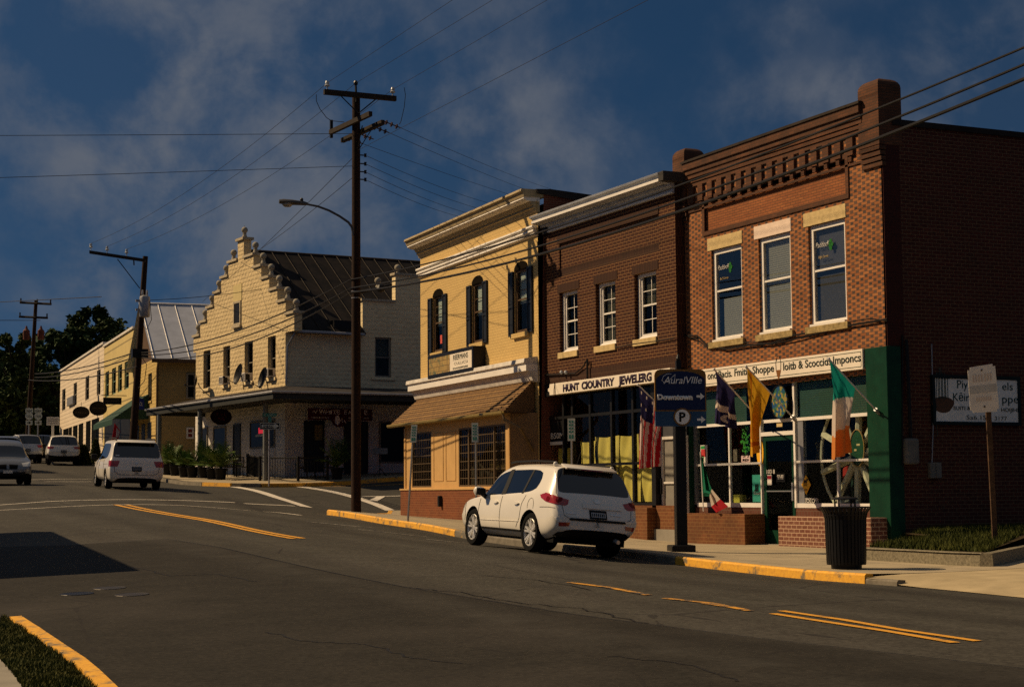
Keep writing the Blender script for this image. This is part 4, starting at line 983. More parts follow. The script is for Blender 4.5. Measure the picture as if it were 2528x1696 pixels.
b = MB(); b.box(FB, 0, .35, -.1, .1, ZB-.02, ZB+.45*sc_); b.done('cornice_bracket', M['black_metal'], B)
BD = 13
shell(FB, 0, BX1, 0, BD, BBASE-.3, ZB+.9*sc_, M['brickB_soldier'], B, sides='lrb', roof=M['roof_tar'], zr=ZB+.3)
# ground floor
YB = .14
bx = lambda px, py=1150: FB.at(px, py, YB)[0]
zbm = FB.at(1440, 1148, YB)[1]; zbsill = FB.at(1560, 1240, YB)[1]; zbtop = zbs0
b = MB()
x_l, x_r = bx(1353), bx(1622)
b.box(FB, 0, x_l+.02, 0, .25, BBASE-.2, zbs1); b.box(FB, x_r, bx(1632), -.02, .25, BBASE-.2, zbs1); 
b.box(FB, x_l, BX1, -.03, .2, zbs0-.02, zbs1-.01)
for px in (1395, 1417, 1461, 1514, 1567): b.box(FB, bx(px)-.05, bx(px)+.05, YB-.05, YB+.05, zbsill, zbs0-.02)
b.box(FB, bx(1417), x_r, YB-.04, YB+.04, zbm-.035, zbm+.035); b.box(FB, bx(1395), x_r, YB-.06, YB+.06, zbsill-.07, zbsill)
zbt = FB.at(1560, 1015, YB)[1]
b.box(FB, x_l, x_r, YB-.045, YB+.045, zbt-.04, zbt+.04)
b.done('shopfront_frame', M['black_metal'], B)
pxs = [bx(1395), bx(1417), bx(1461), bx(1514), bx(1567), x_r]
for a, c in zip(pxs[:-1], pxs[1:]):
    for z0, z1 in ((zbsill, zbm), (zbm, zbt), (zbt, zbs0-.02)):
        if c-a < .1: continue
        b = MB(); b.box(FB, a+.04, c-.04, YB-.004, YB+.004, z0+.01, z1-.01); b.done('pane', M['pane_dim'] if z0 > zbt-.1 else M['pane'], B)
b = MB(); b.box(FB, bx(1405), BX1+.0, -.02, YB+.1, BBASE-.25, zbsill-.071); b.done('brick_base', M['planter1'], B)
b = MB(); b.box(FB, bx(1560), bx(1632), -.28, -.021, BBASE-.25, zbsill-.12); b.done('brick_planter', M['planter1'], B, bevel=.01)
# yellow cloth hung behind the glass
k = NT('yellow cloth'); c = k.mix(k.ramp(k.noise(2.5, 4), .3, .7), (.58, .40, .055), (.68, .49, .10)); k.col(c); k.b.inputs['Roughness'].default_value = .8; M['yellow_cloth'] = k.m
def drape(f, x0, x1, z0, z1, y, amp, seed, scoop=0.0):
    r = random.Random(seed); b = MB(); nx, nz = 26, 18; g = []
    ph = [r.uniform(0, 6.28) for _ in range(4)]
    for j in range(nz+1):
        row = []
        for i in range(nx+1):
            u, v = i/nx, j/nz
            d = amp*(math.sin(9*u+3.5*v+ph[0])+.6*math.sin(17*u-5*v+ph[1])+.5*math.sin(6*v+4*u+ph[2]))
            zt = z1-scoop*math.sin(math.pi*u)*(.6+.4*math.sin(2*u+ph[3]))
            row.append(b.bm.verts.new(f.W(x0+(x1-x0)*u, y+d, z0+(zt-z0)*v)))
        g.append(row)
    for j in range(nz):
        for i in range(nx): b.bm.faces.new((g[j][i], g[j][i+1], g[j+1][i+1], g[j+1][i]))
    return b
pcs = [bx(1420), bx(1461), bx(1514), bx(1567), x_r]
for i in range(4):
    drape(FB, pcs[i]-.02, pcs[i+1]+.02, zbsill+.02, FB.at(1440, 1075, YB)[1]-(.05 if i else .15), YB+.16, .03, i, .04).done('yellow_curtain', M['yellow_cloth'], B, smooth=True, recalc=False)
b = MB(); x0, x1, y0, y1, z0, z1 = x_l, x_r+.02, YB+.1, YB+2.6, BBASE, zbs0
b.quad(FB.W(x0, y1, z0), FB.W(x1, y1, z0), FB.W(x1, y1, z1), FB.W(x0, y1, z1))
for a in (x0, x1): b.quad(FB.W(a, y0, z0), FB.W(a, y1, z0), FB.W(a, y1, z1), FB.W(a, y0, z1))
for a in (z0, z1): b.quad(FB.W(x0, y0, a), FB.W(x1, y0, a), FB.W(x1, y1, a), FB.W(x0, y1, a))
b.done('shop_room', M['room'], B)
# entrance with number at the left
ex0, ex1 = bx(1356), bx(1394); zd = FB.at(1375, 1090, YB)[1]
b = MB(); b.frame_box(FB, ex0, ex1, YB-.02, YB+.05, BBASE, zd, .09, .2); d1 = b.done('door', M['old_white'], B); d1['label'] = 'white framed glass door left of the jeweller window'
b = MB(); b.box(FB, ex0+.08, ex1-.08, YB+.01, YB+.018, BBASE+.2, zd-.08); b.done('pane', M['pane'], d1)
drape(FB, ex0+.02, ex1-.02, BBASE+.1, zd-.18, YB+.22, .03, 9).done('yellow_curtain', M['yellow_cloth'], B, smooth=True, recalc=False)
b = MB(); b.box(FB, ex0, ex1, YB-.01, YB+.02, zd, zbt-.04); b.done('transom', M['black_metal'], B)
lettering(B, M['card'], [('B50MI', FB, bx(1362, 1083), YB-.02, FB.at(1375, 1082.5, YB)[1], .17, bx(1396, 1080)-bx(1362, 1083), {})], 'house_number')
# grey screen door at the right
sd0, sd1 = bx(1634), BX1+.13; zs1 = FB.at(1655, 1077, YB)[1]; zs0 = FB.at(1655, 1305, YB)[1]
b = MB(); b.frame_box(FB, sd0, sd1, YB-.02, YB+.05, zs0, zs1, .07); b.box(FB, sd0+.07, sd1-.07, YB-.01, YB+.03, (zs0+zs1)/2-.03, (zs0+zs1)/2+.02); d2 = b.done('screen_door', M['old_white'], B); d2['label'] = 'white framed grey screen door beside the green pilaster'
b = MB(); b.box(FB, sd0+.06, sd1-.06, YB+.03, YB+.04, zs0+.05, zs1-.05); b.done('screen', mat('grey screen mesh', (.21, .195, .165), .7, var=.12, vscale=6), d2)
b = MB(); b.box(FB, sd0+.01, sd0+.05, YB-.07, YB-.02, (zs0+zs1)/2-.28, (zs0+zs1)/2+.1); b.done('handle', M['black_metal'], d2)
b = MB(); b.box(FB, sd0-.02, sd1, -.1, .3, BBASE-.2, zs0-.01); b.done('door_step', M['concrete'], B)
b = MB(); b.box(FB, sd0, sd1, YB, YB+.02, zs1, zbs0); b.done('transom', mat('grey transom board', (.06, .06, .065), .6), B)
# sign with moulded ends
ysb = -.22; sx = lambda px, py: FB.at(px, py, ysb)[0]
x0, x1 = sx(1352, 960), sx(1654, 915)
z1 = (FB.at(1360, 947, ysb)[1]+FB.at(1650, 909.5, ysb)[1])/2; z0 = (FB.at(1357, 975.6, ysb)[1]+FB.at(1616, 945, ysb)[1])/2; hh = z1-z0
b = MB(); b.prism(FB, [(x0+.12, z0), (x1, z0), (x1, z1), (x0+.12, z1), (x0+.10, z1-.09), (x0, z1-.13), (x0+.02, (z0+z1)/2), (x0, z0+.13), (x0+.10, z0+.09)], ysb, -.035); SB = b.done('jeweller_sign', M['sign_white'], bevel=.008)
tag(SB, 'cream sign board with purple black capitals on the dark brown brick front', 'sign')
lp_ = mat('purple black lettering', (.022, .010, .03), .5, var=0)
zb = z0+hh*.2
lettering(SB, lp_, [('HUNT', FB, sx(1390, 957), ysb-.001, zb, hh*.60, sx(1430, 952)-sx(1390, 957), dict(bold=.055)), ('CIOUNTRY', FB, sx(1436, 952), ysb-.001, zb, hh*.62, sx(1517, 942)-sx(1436, 952), dict(bold=.05)), ('JEWELERG', FB, sx(1527, 941), ysb-.001, zb, hh*.66, sx(1609, 930)-sx(1527, 941), dict(bold=.05))])
b = MB(); ex, ez = sx(1368, 962), (z0+z1)/2; b.tube([FB.W(ex, ysb-.004, ez-.18), FB.W(ex+.08, ysb-.004, ez-.17), FB.W(ex+.06, ysb-.004, ez+.2), FB.W(ex, ysb-.004, ez-.02), FB.W(ex, ysb-.004, ez-.18)], .012, 4); b.done('feather_mark', mat('brown feather mark', (.12, .06, .03), .5, var=0), SB)
b = MB()
b.tube([FB.W(FB.at(px, py, -.06)[0], -.06, FB.at(px, py, -.06)[1]) for px, py in ((1345, 926), (1380, 924), (1420, 922), (1440, 905), (1449, 888))], .02, 5)
b.tube([FB.W(FB.at(1450, y_, -.08)[0], -.08, FB.at(1450, y_, -.08)[1]) for y_ in (886, 938)], .03, 6)
b.tube([FB.W(FB.at(px, py, -.05)[0], -.05, FB.at(px, py, -.05)[1]) for px, py in ((1520, 858), (1560, 850), (1622, 842), (1665, 834))], .014, 4)
tag(b.done('service_cable', M['wire']), 'black service mast and cables above the jeweller sign', 'cable')
b = MB()
for px in (1386, 1397): b.ball(FB.W(FB.at(px, 919, -.12)[0], -.12, FB.at(px, 919, -.12)[1]), .055, 8)
tag(b.done('flood_lamp', M['ceramic'], smooth=True), 'pair of small white flood lamps above the jeweller sign', 'lamp')

# ================================================================== C: yellow painted brick shop with shingle awning
beta = R(2.85); exC = (-math.sin(beta), -math.cos(beta)); WC = 10.25
FC = Frame(20.93+WC*math.sin(beta), 43.2+WC*math.cos(beta), exC); CBASE = -.92
M['brickC'] = brick_mat('yellow painted brick', (.62, .43, .165), (.59, .405, .155), (.40, .27, .10), bw=.215, bh=.085, mo=.006, dirt=.10, bumps=.5, rough=.6, stain=(.55, .37, .13))
M['brickC_side'] = brick_mat('red brick party wall', (.16, .035, .018), (.12, .03, .016), (.16, .08, .05), dirt=.4)
C_ = fthing('yellow_shop_building', 'two storey yellow painted brick building with black shutters and a brown shingle awning', 'building', FC, 0, 0, CBASE)
CW = [FC.rect(l, r) for l, r in (((1068, 722), (1095, 862)), ((1164.5, 692), (1194, 844)), ((1269, 658), (1304.5, 822)))]
cz0 = sum(w[2] for w in CW)/3; cz1 = sum(w[3] for w in CW)/3-.12
ZC = (FC.at(1045, 650)[1]+FC.at(1320, 540)[1])/2
ztopC = (FC.at(1009.6, 587, -.48)[1]+FC.at(1293.6, 463.3, -.48)[1])/2
zlc = (FC.at(1040, 975)[1]+FC.at(1321, 935)[1])/2       # underside of the lower cornice
cx1 = WC
holesC = [(w[0], w[1], cz0, cz1) for w in CW]
wall(FC, 0, cx1, CBASE, ztopC-.3, 0, .22, holesC, 'front_wall', M['brickC'], C_)
# segmental heads: near-black plates stand in for the shadow atop each opening
M['trim_brown'] = mat('brown window trim', (.10, .06, .032), .6, var=.2)
M['shutter'] = mat('black shutter paint', (.016, .018, .022), .45, var=.15)
for i, w in enumerate(holesC):
    a, c = w[0], w[1]; xm = (a+c)/2; hw = (c-a)/2; rise = .22
    arc = [(xm+hw*math.cos(t), cz1-.02+rise*math.sin(t)) for t in (math.pi*j/10 for j in range(11))]
    q = MB(); q.prism(FC, [(c, cz1-.04)]+arc+[(a, cz1-.04)], -.004, .03); 
    win = window(FC, C_, a+.01, c-.01, cz0, cz1, .05, M['trim_brown'], t=.10, rail=.52, munt=(0, 2) if i != 1 else (0, 1), blind='blind', blind_to=.45, dep=.06, pane='pane',
        sill=(a-.06, c+.10, cz0-.14, cz0, -.09), sill_m=M['brickC'])
    q.done('arch_shadow_plate', mat('painted arch shadow', (.008, .006, .004), .9, spec=.02, var=0), win)
    for s_ in (0, 1):
        sw = .36; x0 = a-sw-.0 if not s_ else c+.03; zt, zb = cz1-.05, cz0-.05
        q = MB(); q.frame_box(FC, x0, x0+sw, -.06, -.005, zb, zt, .055); zmid = zb+(zt-zb)*.46
        q.box(FC, x0+.055, x0+sw-.055, -.06, -.005, zmid-.04, zmid+.04)
        for z0_, z1_ in ((zb+.055, zmid-.04), (zmid+.04, zt-.055)):
            q.box(FC, x0+.055, x0+sw-.055, -.035, -.005, z0_, z1_); q.box(FC, x0+.085, x0+sw-.085, -.048, -.034, z0_+.04, z1_-.04)
        q.done('shutter', M['shutter'], C_)
    if i == 0:
        q = MB(); q.box(FC, xm-.0, c-.12, .075, .08, cz0+.28, cz0+.56); q.done('red_sticker', mat('red sticker', (.60, .10, .07), .5, var=.3, vscale=14), win)
# upper cornice in three mouldings
M['shaded_cornice'] = mat('cream cornice paint toned for shade', (.34, .265, .15), .7, var=.2, vscale=5)  # cream paint toned down, putting its shade into the colour
h = ztopC
b = MB(); b.sweep(FC, [(.25, h), (-.48, h), (-.50, h-.07), (-.44, h-.10), (-.40, h-.22), (.25, h-.22)], -.28, cx1-.02); b.done('cornice', M['shaded_cornice'], C_)
b = MB(); b.sweep(FC, [(.1, h-.22), (-.38, h-.22), (-.40, h-.27), (-.33, h-.31), (-.22, h-.34), (.1, h-.34)], -.22, cx1-.05); b.done('cornice_moulding', M['old_white'], C_)
b = MB(); b.sweep(FC, [(.1, h-.34), (-.20, h-.34), (-.14, h-.44), (-.10, h-.455), (-.11, h-.52), (-.06, h-.54), (-.02, h-.64), (.1, h-.64)], -.10, cx1-.06); b.done('cornice_frieze', M['shaded_cornice'], C_)
zb1 = (FC.at(1035, 664)[1]+FC.at(1322, 560)[1])/2
for z_, o_ in ((0, .14), (-.12, .11), (-.22, .08)):
    b = MB(); b.sweep(FC, [(.05, zb1+z_), (-o_, zb1+z_), (-o_-.01, zb1+z_-.05), (-o_+.05, zb1+z_-.085), (.05, zb1+z_-.085)], -.08, cx1-.06); b.done('string_course', M['white_paint'], C_)
CD = 14.5; zrC = ztopC-.1
q = MB(); FCs = FC.side(cx1)
q.quad(FCs.W(0, 0, CBASE), FCs.W(CD, 0, CBASE), FCs.W(CD, 0, zrC-1.6), FCs.W(.2, 0, zrC)); q.done('side_wall', M['brickC_side'], C_, recalc=False)
q = MB(); q.sweep(FC, [(-.05, zrC+.10), (.4, zrC+.12), (3.2, zrC-.08), (CD, zrC-1.5), (CD, zrC-1.62), (0, zrC-.02)], cx1-.5, cx1+.06); q.done('parapet_coping', mat('dark sloping coping', (.03, .025, .022), .8, var=.3), C_)
q = MB(); q.quad(FC.W(0, CD, CBASE), FC.W(0, 0, CBASE), FC.W(0, 0, zrC-.2), FC.W(0, CD, zrC-1.6)); q.done('side_wall', M['brickC_side'], C_, recalc=False)
q = MB(); q.quad(FC.W(cx1, CD, CBASE), FC.W(0, CD, CBASE), FC.W(0, CD, zrC-1.6), FC.W(cx1, CD, zrC-1.6)); q.done('rear_wall', M['brickC_side'], C_, recalc=False)
q = MB(); q.quad(FC.W(0, .2, zrC-.3), FC.W(cx1, .2, zrC-.3), FC.W(cx1, CD, zrC-1.7), FC.W(0, CD, zrC-1.7)); q.done('roof', M['roof_tar'], C_, recalc=False)
# lower cornice
zq = zlc
b = MB(); b.sweep(FC, [(.05, zq+.60), (-.40, zq+.52), (-.42, zq+.40), (-.36, zq+.36), (.05, zq+.36)], -.36, cx1-.1); b.done('shopfront_cornice', M['old_white'], C_)
b = MB(); b.sweep(FC, [(.05, zq+.36), (-.36, zq+.36), (-.36, zq+.17), (.05, zq+.17)], -.30, cx1-.08); b.done('cornice_fascia', M['white_paint'], C_)
b = MB(); b.sweep(FC, [(.05, zq+.17), (-.30, zq+.17), (-.22, zq+.06), (-.16, zq-.10), (-.10, zq-.14), (.05, zq-.14)], -.16, cx1-.06); b.done('cornice_soffit', M['old_white'], C_)
# shingle awning
ya = -1.12
zl = FC.at(960, 1049, ya)[1]; zr_ = FC.at(1244, 1020, ya)[1]; ze = (zl+zr_)/2
ax0, ax1 = FC.at(962, 1049, ya)[0], FC.at(1243, 1020, ya)[0]
k = NT('brown shingles'); vec, u, z = k.wallvec()
t = k.new('ShaderNodeTexBrick'); k.set(t.inputs['Vector'], vec); t.inputs['Scale'].default_value = 1; t.inputs['Brick Width'].default_value = .26; t.inputs['Row Height'].default_value = .135; t.inputs['Mortar Size'].default_value = .008
t.inputs['Color1'].default_value = (.225, .125, .036, 1); t.inputs['Color2'].default_value = (.165, .088, .026, 1); t.inputs['Mortar'].default_value = (.09, .045, .02, 1)
fz = k.math('FRACT', k.math('ADD', k.math('DIVIDE', z, .135), 100.0))
c = k.mix(k.math('MULTIPLY', k.math('LESS_THAN', fz, .22), .75), t.outputs['Color'], (.07, .035, .015))
c = k.mix(k.math('MULTIPLY', k.ramp(k.noise(25, 3, .7), .4, .7), .4), c, (.42, .24, .09)); k.col(c); k.b.inputs['Roughness'].default_value = .9
k.bump(k.math('SUBTRACT', k.math('SUBTRACT', 1, fz), t.outputs['Fac']), .8, .03); M['shingle'] = k.m
zt_ = zq-.10
hip = .55
P = [FC.W(ax0, ya, ze), FC.W(ax1, ya, ze), FC.W(cx1-.25, -.06, zt_), FC.W(.0, -.06, zt_)]
b = MB(); nrow = 12
for i in range(nrow):
    t0, t1 = i/nrow, (i+1)/nrow
    L0 = P[0].lerp(P[3], t0); R0 = P[1].lerp(P[2], t0); L1 = P[0].lerp(P[3], t1); R1 = P[1].lerp(P[2], t1)
    nrm = Vector((0, 0, .022))-FC.ey*.016
    b.quad(L0+nrm, R0+nrm, R1, L1); b.quad(L0, R0, R0+nrm, L0+nrm)
for X, Y in ((P[0], P[3]), (P[1], P[2])):
    b.quad(X, Y, Vector((Y.x, Y.y, X.z)), X+Vector((0, 0, -.001)))
aw = b.done('awning', M['shingle'], C_, recalc=False)
b = MB(); b.quad(FC.W(ax0, ya+.02, ze-.02), FC.W(ax1, ya+.02, ze-.02), FC.W(cx1-.2, -.0, ze-.02), FC.W(0, -.0, ze-.02)); b.done('soffit', M['trim_brown'], aw)
b = MB(); b.quad(P[1], P[2], FC.W(cx1-.22, -.05, ze-.02), FC.W(cx1-.22, -.05, ze-.021)); b.quad(P[0], P[3], FC.W(0, -.05, ze-.02), FC.W(0.01, -.05, ze-.02)); b.done('end_panel', mat('dark awning end', (.13, .08, .045), .8, var=.2), aw)
b = MB(); b.sweep(FC, [(ya-.09, ze+.03), (ya-.09, ze-.03), (ya-.06, ze-.07), (ya, ze-.07), (ya, ze+.02), (ya-.02, ze+.02), (ya-.02, ze-.03), (ya-.07, ze-.03), (ya-.07, ze+.03)], ax0-.05, ax1+.06); b.done('gutter', mat('bronze gutter', (.28, .20, .06), .4, metal=.4, var=.15), aw)
b = MB(); b.tube([FC.W(ax1+.0, ya-.02, ze-.05), FC.W(ax1+.02, ya+.0, ze-.2), FC.W(ax1+.3, -.75, ze-.45), FC.W(cx1-.16, -.12, ze-1.1), FC.W(cx1-.14, -.1, CBASE+.2)], .045, 6); b.done('downpipe', mat('brown downpipe', (.16, .11, .06), .6), aw)
# projecting shop front under the awning
yw = -.80; zwb = FC.at(1100, 1205, yw)[1]
bx0, bx1 = FC.at(1000, 1150, yw)[0], FC.at(1260, 1150, yw)[0]
M['tan_panel'] = mat('tan painted panel', (.52, .32, .125), .6, var=.08)
w1 = FC.rect((1017, 1071), (1065, 1201), yw); w2 = FC.rect((1132, 1056), (1249, 1203), yw)
wz0 = zwb+.04; wz1 = (w1[3]+w2[3])/2
wall(FC, bx0, bx1, zwb, ze-.02, yw, yw+.1, [(w1[0], w1[1], wz0, wz1), (w2[0], w2[1], wz0, wz1)], 'shopfront_wall', M['tan_panel'], C_)
M['brickC_base'] = brick_mat('red brick base', (.19, .055, .022), (.14, .04, .018), (.24, .11, .045), bw=.2, bh=.075, mo=.007, dirt=.3)
b = MB(); b.box(FC, bx0-.12, cx1-.1, yw-.12, 0, CBASE-.35, zwb-.05); b.done('brick_base', M['brickC_base'], C_)
b = MB(); b.box(FC, bx0-.14, bx1+.03, yw-.15, yw, zwb-.05, zwb); b.done('base_sill', M['tan_panel'], C_)
b = MB()
b.quad(FC.W(bx1, yw, zwb), FC.W(cx1-.1, -.01, zwb), FC.W(cx1-.1, -.01, ze), FC.W(bx1, yw, ze)); b.done('shopfront_side', mat('brown side panel', (.22, .14, .075), .7, var=.15), C_, recalc=False)
b = MB(); b.quad(FC.W(bx0, 0, zwb), FC.W(bx0, yw, zwb), FC.W(bx0, yw, ze), FC.W(bx0, 0, ze)); b.done('shopfront_side', M['tan_panel'], C_, recalc=False)
M['tan_trim'] = mat('tan trim', (.46, .27, .10), .6, var=.1)
for l, r in (((1071, 1078), (1095, 1188)), ((1101, 1074), (1126, 1188))):
    r_ = FC.rect(l, r, yw); b = MB(); b.frame_box(FC, r_[0], r_[1], yw-.014, yw+.0, zwb+.22, wz1-.08, .022); b.done('panel_moulding', M['tan_trim'], C_)
b = MB()
b.box(FC, bx0-.02, bx0+.13, yw-.03, yw, zwb, ze-.1); b.box(FC, bx1-.1, bx1+.01, yw-.03, yw, zwb, ze-.1)
b.done('corner_trim', M['tan_trim'], C_)
M['dark_bar'] = mat('bronze window bars', (.11, .075, .04), .5)
M['cell'] = mat('backlit room', (.03, .024, .02), .9, var=.3)
for wx0, wx1, sp_ in ((w1[0], w1[1], []), (w2[0], w2[1], [.22, .76])):
    b = MB(); b.frame_box(FC, wx0, wx1, yw+.01, yw+.07, wz0, wz1, .05)
    for s_ in sp_: xx = wx0+(wx1-wx0)*s_; b.box(FC, xx-.035, xx+.035, yw+.0, yw+.07, wz0+.05, wz1-.05)
    n = max(3, int((wx1-wx0)/.16))
    for i in range(1, n): xx = wx0+(wx1-wx0)*i/n; b.box(FC, xx-.006, xx+.006, yw+.03, yw+.04, wz0+.05, wz1-.05)
    for i in range(1, 7): z_ = wz0+(wz1-wz0)*i/7; b.box(FC, wx0+.05, wx1-.05, yw+.028, yw+.042, z_-.010, z_+.010)
    ww = b.done('window', M['dark_bar'], C_)
    b = MB(); b.box(FC, wx0+.03, wx1-.03, yw+.044, yw+.048, wz0+.03, wz1-.03); b.done('pane', M['pane_dim'], ww)
b = MB(); x0, x1, y0, y1 = bx0+.05, bx1-.05, yw+.12, 1.5
b.quad(FC.W(x0, y1, zwb), FC.W(x1, y1, zwb), FC.W(x1, y1, ze), FC.W(x0, y1, ze))
b.done('shop_room', M['room'], C_)
b = MB()
for i in range(9): 
    xx = w2[0]+.1+i*.27; zz_ = wz0+.1+.5*rnd.random(); b.box(FC, xx, xx+.14+.1*rnd.random(), yw+.25, yw+.5, wz0, zz_)
b.tube([FC.W(w2[0]+.6, yw+.3, wz1-.9), FC.W(w2[0]+1.6, yw+.3, wz0+.4)], .035, 5)
b.done('display_goods', mat('pale goods', (.35, .30, .24), .7, var=.4, vscale=8), C_)
b = MB(); fx_, fz2 = FC.at(1088, 1237, yw-.15); b.box(FC, fx_-.07, fx_+.07, yw-.24, yw-.12, fz2-.17, fz2+.17); tag(b.done('hose_box', M['black_metal'], bevel=.02), 'small black box fixed to the red brick base under the awning', 'box')
# box sign
yb0 = -.42
x0, x1 = FC.at(1055.5, 905, yb0)[0], FC.at(1168, 885, yb0)[0]
z1 = (FC.at(1055.5, 878, yb0)[1]+FC.at(1168, 855, yb0)[1])/2; z0 = (FC.at(1055.5, 933, yb0)[1]+FC.at(1168, 918, yb0)[1])/2
root = fthing('box_sign', 'black box sign with a yellow display and a white gallery panel on the yellow front', 'sign', FC, (x0+x1)/2, -.2, z0)
b = MB(); b.box(FC, x0, x1, yb0+.02, -.02, z0, z1); b.frame_box(FC, x0, x1, yb0, yb0+.02, z0, z1, .12); b.done('case', M['black_metal'], root, bevel=.01)
xm = x0+(x1-x0)*.505
k = NT('painted menu board'); v = k.new('ShaderNodeTexBrick'); vv, u, z = k.wallvec(); k.set(v.inputs['Vector'], vv); v.inputs['Scale'].default_value = 1; v.inputs['Brick Width'].default_value = .16; v.inputs['Row Height'].default_value = .17; v.inputs['Mortar Size'].default_value = .012
v.inputs['Color1'].default_value = (.42, .28, .08, 1); v.inputs['Color2'].default_value = (.26, .17, .05, 1); v.inputs['Mortar'].default_value = (.16, .10, .03, 1)
c = k.mix(k.ramp(k.noise(3.2, 4, .7), .52, .62), v.outputs['Color'], (.09, .11, .05)); k.col(c); M['menu'] = k.m
b = MB(); b.box(FC, x0+.09, xm-.01, yb0+.005, yb0+.018, z0+.09, z1-.09); b.done('picture_panel', M['menu'], root)
b = MB(); b.box(FC, xm+.0, x1-.09, yb0+.004, yb0+.018, z0+.09, z1-.09); wp_ = b.done('text_panel', M['sign_white'], root)
ww_ = x1-.09-xm; hp = z1-z0-.18
lettering(wp_, M['letter_green'], [('REERMANS', FC, xm+ww_*.16, yb0+.003, z0+.09+hp*.62, hp*.28, ww_*.66, {}), ('CULLICSI', FC, xm+ww_*.2, yb0+.003, z0+.09+hp*.33, hp*.15, ww_*.6, dict(bold=-.02)), ('5OASS2SPIQE02', FC, xm+ww_*.14, yb0+.003, z0+.09+hp*.10, hp*.10, ww_*.68, {})])
b = MB(); b.box(FC, xm+ww_*.14, xm+ww_*.82, yb0+.0025, yb0+.004, z0+.09+hp*.56, z0+.09+hp*.57); b.done('rule_line', M['letter_green'], wp_)
b = MB(); b.box(FC, x0+.3, x1-.1, -.3, -.02, z0-.06, z0); b.done('mount', M['black_metal'], root)
# ================================================================== G: stepped gable corner building of rock-faced blocks
bG = R(-4.95); exG = (-math.sin(bG), -math.cos(bG)); WG = 11.9
FG = Frame(22.85+WG*math.sin(bG), 73.2+WG*math.cos(bG), exG); GBASE = .60
GS = FG.side(WG)
M['blockG'] = block_mat('cream rock faced block', (.66, .52, .295))
M['blockG_side'] = block_mat('cream block lightened for bounce light', (.84, .69, .42), rock=.6)  # same cream block as the front, lightened to stand for bounced light
M['blockG_low'] = block_mat('whitewashed block', (.72, .68, .62), rock=.35)
M['capG'] = mat('cast cap stone', (.40, .34, .24), .85, var=.25, vscale=6)
M['finial'] = mat('grey cast finial', (.30, .27, .21), .85, var=.3, vscale=10)
G = fthing('stepped_gable_building', 'cream block corner building with a stepped gable, ball finials and a wrap around porch roof', 'building', FG, 0, 0, GBASE)
GW = [FG.rect(l, r) for l, r in (((502.3, 871), (519, 958)), ((551.4, 858), (567.5, 949)), ((604, 843.5), (624, 939)), ((661.3, 828), (680.5, 932)))]
g0 = sum(w[2] for w in GW)/4; g1 = sum(w[3] for w in GW)/4
fR = [(622.5, 603.6), (640.3, 629.3), (658.8, 657.2), (679.5, 685.3), (699.6, 714), (721, 744.6)]
fL = [(568.9, 624.1), (549.8, 663.3), (532.4, 701.6), (515.2, 736), (497.7, 773.3), (481, 808.7)]
ap = FG.at(594.7, 567.7); R6 = [FG.at(*p) for p in fR]; L6 = [FG.at(*p) for p in fL]
xc_ = ap[0]
zs_ = [(a[1]+b[1])/2 for a, b in zip(R6, L6)]; hs = [((a[0]-xc_)+(xc_-b[0]))/2 for a, b in zip(R6, L6)]
hs = [hs[0]+(hs[-1]-hs[0])*i/5 for i in range(6)]; zs_ = [zs_[0]+(zs_[-1]-zs_[0])*i/5 for i in range(6)]
BALL = .125; CAP = .40                       # ball centre above the step top
gx0, gx1 = 0.0, WG
zlow = zs_[-1]-CAP
PT = .38
prof = [(gx0, g1+.25), (gx1, g1+.25)]
ring = []
e = [h+.22 for h in hs]                      # outer edge of each step
e[-1] = max(e[-1], xc_-gx0)
right = [(xc_+e[-1], zlow-.9)] 
for i in range(5, -1, -1):
    right += [(xc_+e[i], zs_[i]-CAP-.12), (xc_+(e[i-1] if i else .40), zs_[i]-CAP-.12)]
right += [(xc_+.40, ap[1]-CAP-.12)]
left = [(2*xc_-x, z) for x, z in reversed(right)]
poly = right+left
wall(FG, gx0, gx1, GBASE-.3, zlow-.9, 0, .25, GW_h := [(w[0], w[1], g0, g1) for w in GW], 'front_wall', M['blockG'], G)
b = MB(); b.prism(FG, [(x, z) for x, z in poly], -.001, PT); b.done('stepped_gable', M['blockG'], G)
for i in range(6):
    xi = e[i-1] if i else .40
    for s_ in (1, -1):
        a, c = sorted((xc_+s_*(xi+.005), xc_+s_*(e[i]+.07))); b = MB(); b.box(FG, a, c, -.08, PT+.08, zs_[i]-CAP-.12, zs_[i]-CAP); b.done('step_cap', M['capG'], G)
b = MB(); b.box(FG, xc_-.50, xc_+.50, -.10, PT+.1, ap[1]-CAP-.12, ap[1]-CAP); b.done('step_cap', M['capG'], G)
for x, z in [ap]+[(xc_+s_*h, zz_) for s_ in (1, -1) for h, zz_ in zip(hs, zs_)]:
    x = xc_ if (x, z) == ap else x
    c = FG.W(x, PT/2, z-CAP); b = MB()
    b.lathe(c, [(.001, 0), (.14, 0), (.14, .04), (.11, .10), (.10, .16), (.075, .20), (.10, .235), (.085, .26)]+[(BALL*1.25*math.sin(t), CAP+.0-BALL*1.25*math.cos(t)) for t in (.55+i*(math.pi-.55)/8 for i in range(9))], 14)
    b.done('ball_finial', M['finial'], G, smooth=True)
b = MB(); b.tube([FG.W(xc_, PT/2, ap[1]+BALL), FG.W(xc_, PT/2, ap[1]+BALL+.1)], .012, 4); b.done('spike', M['finial'], G)
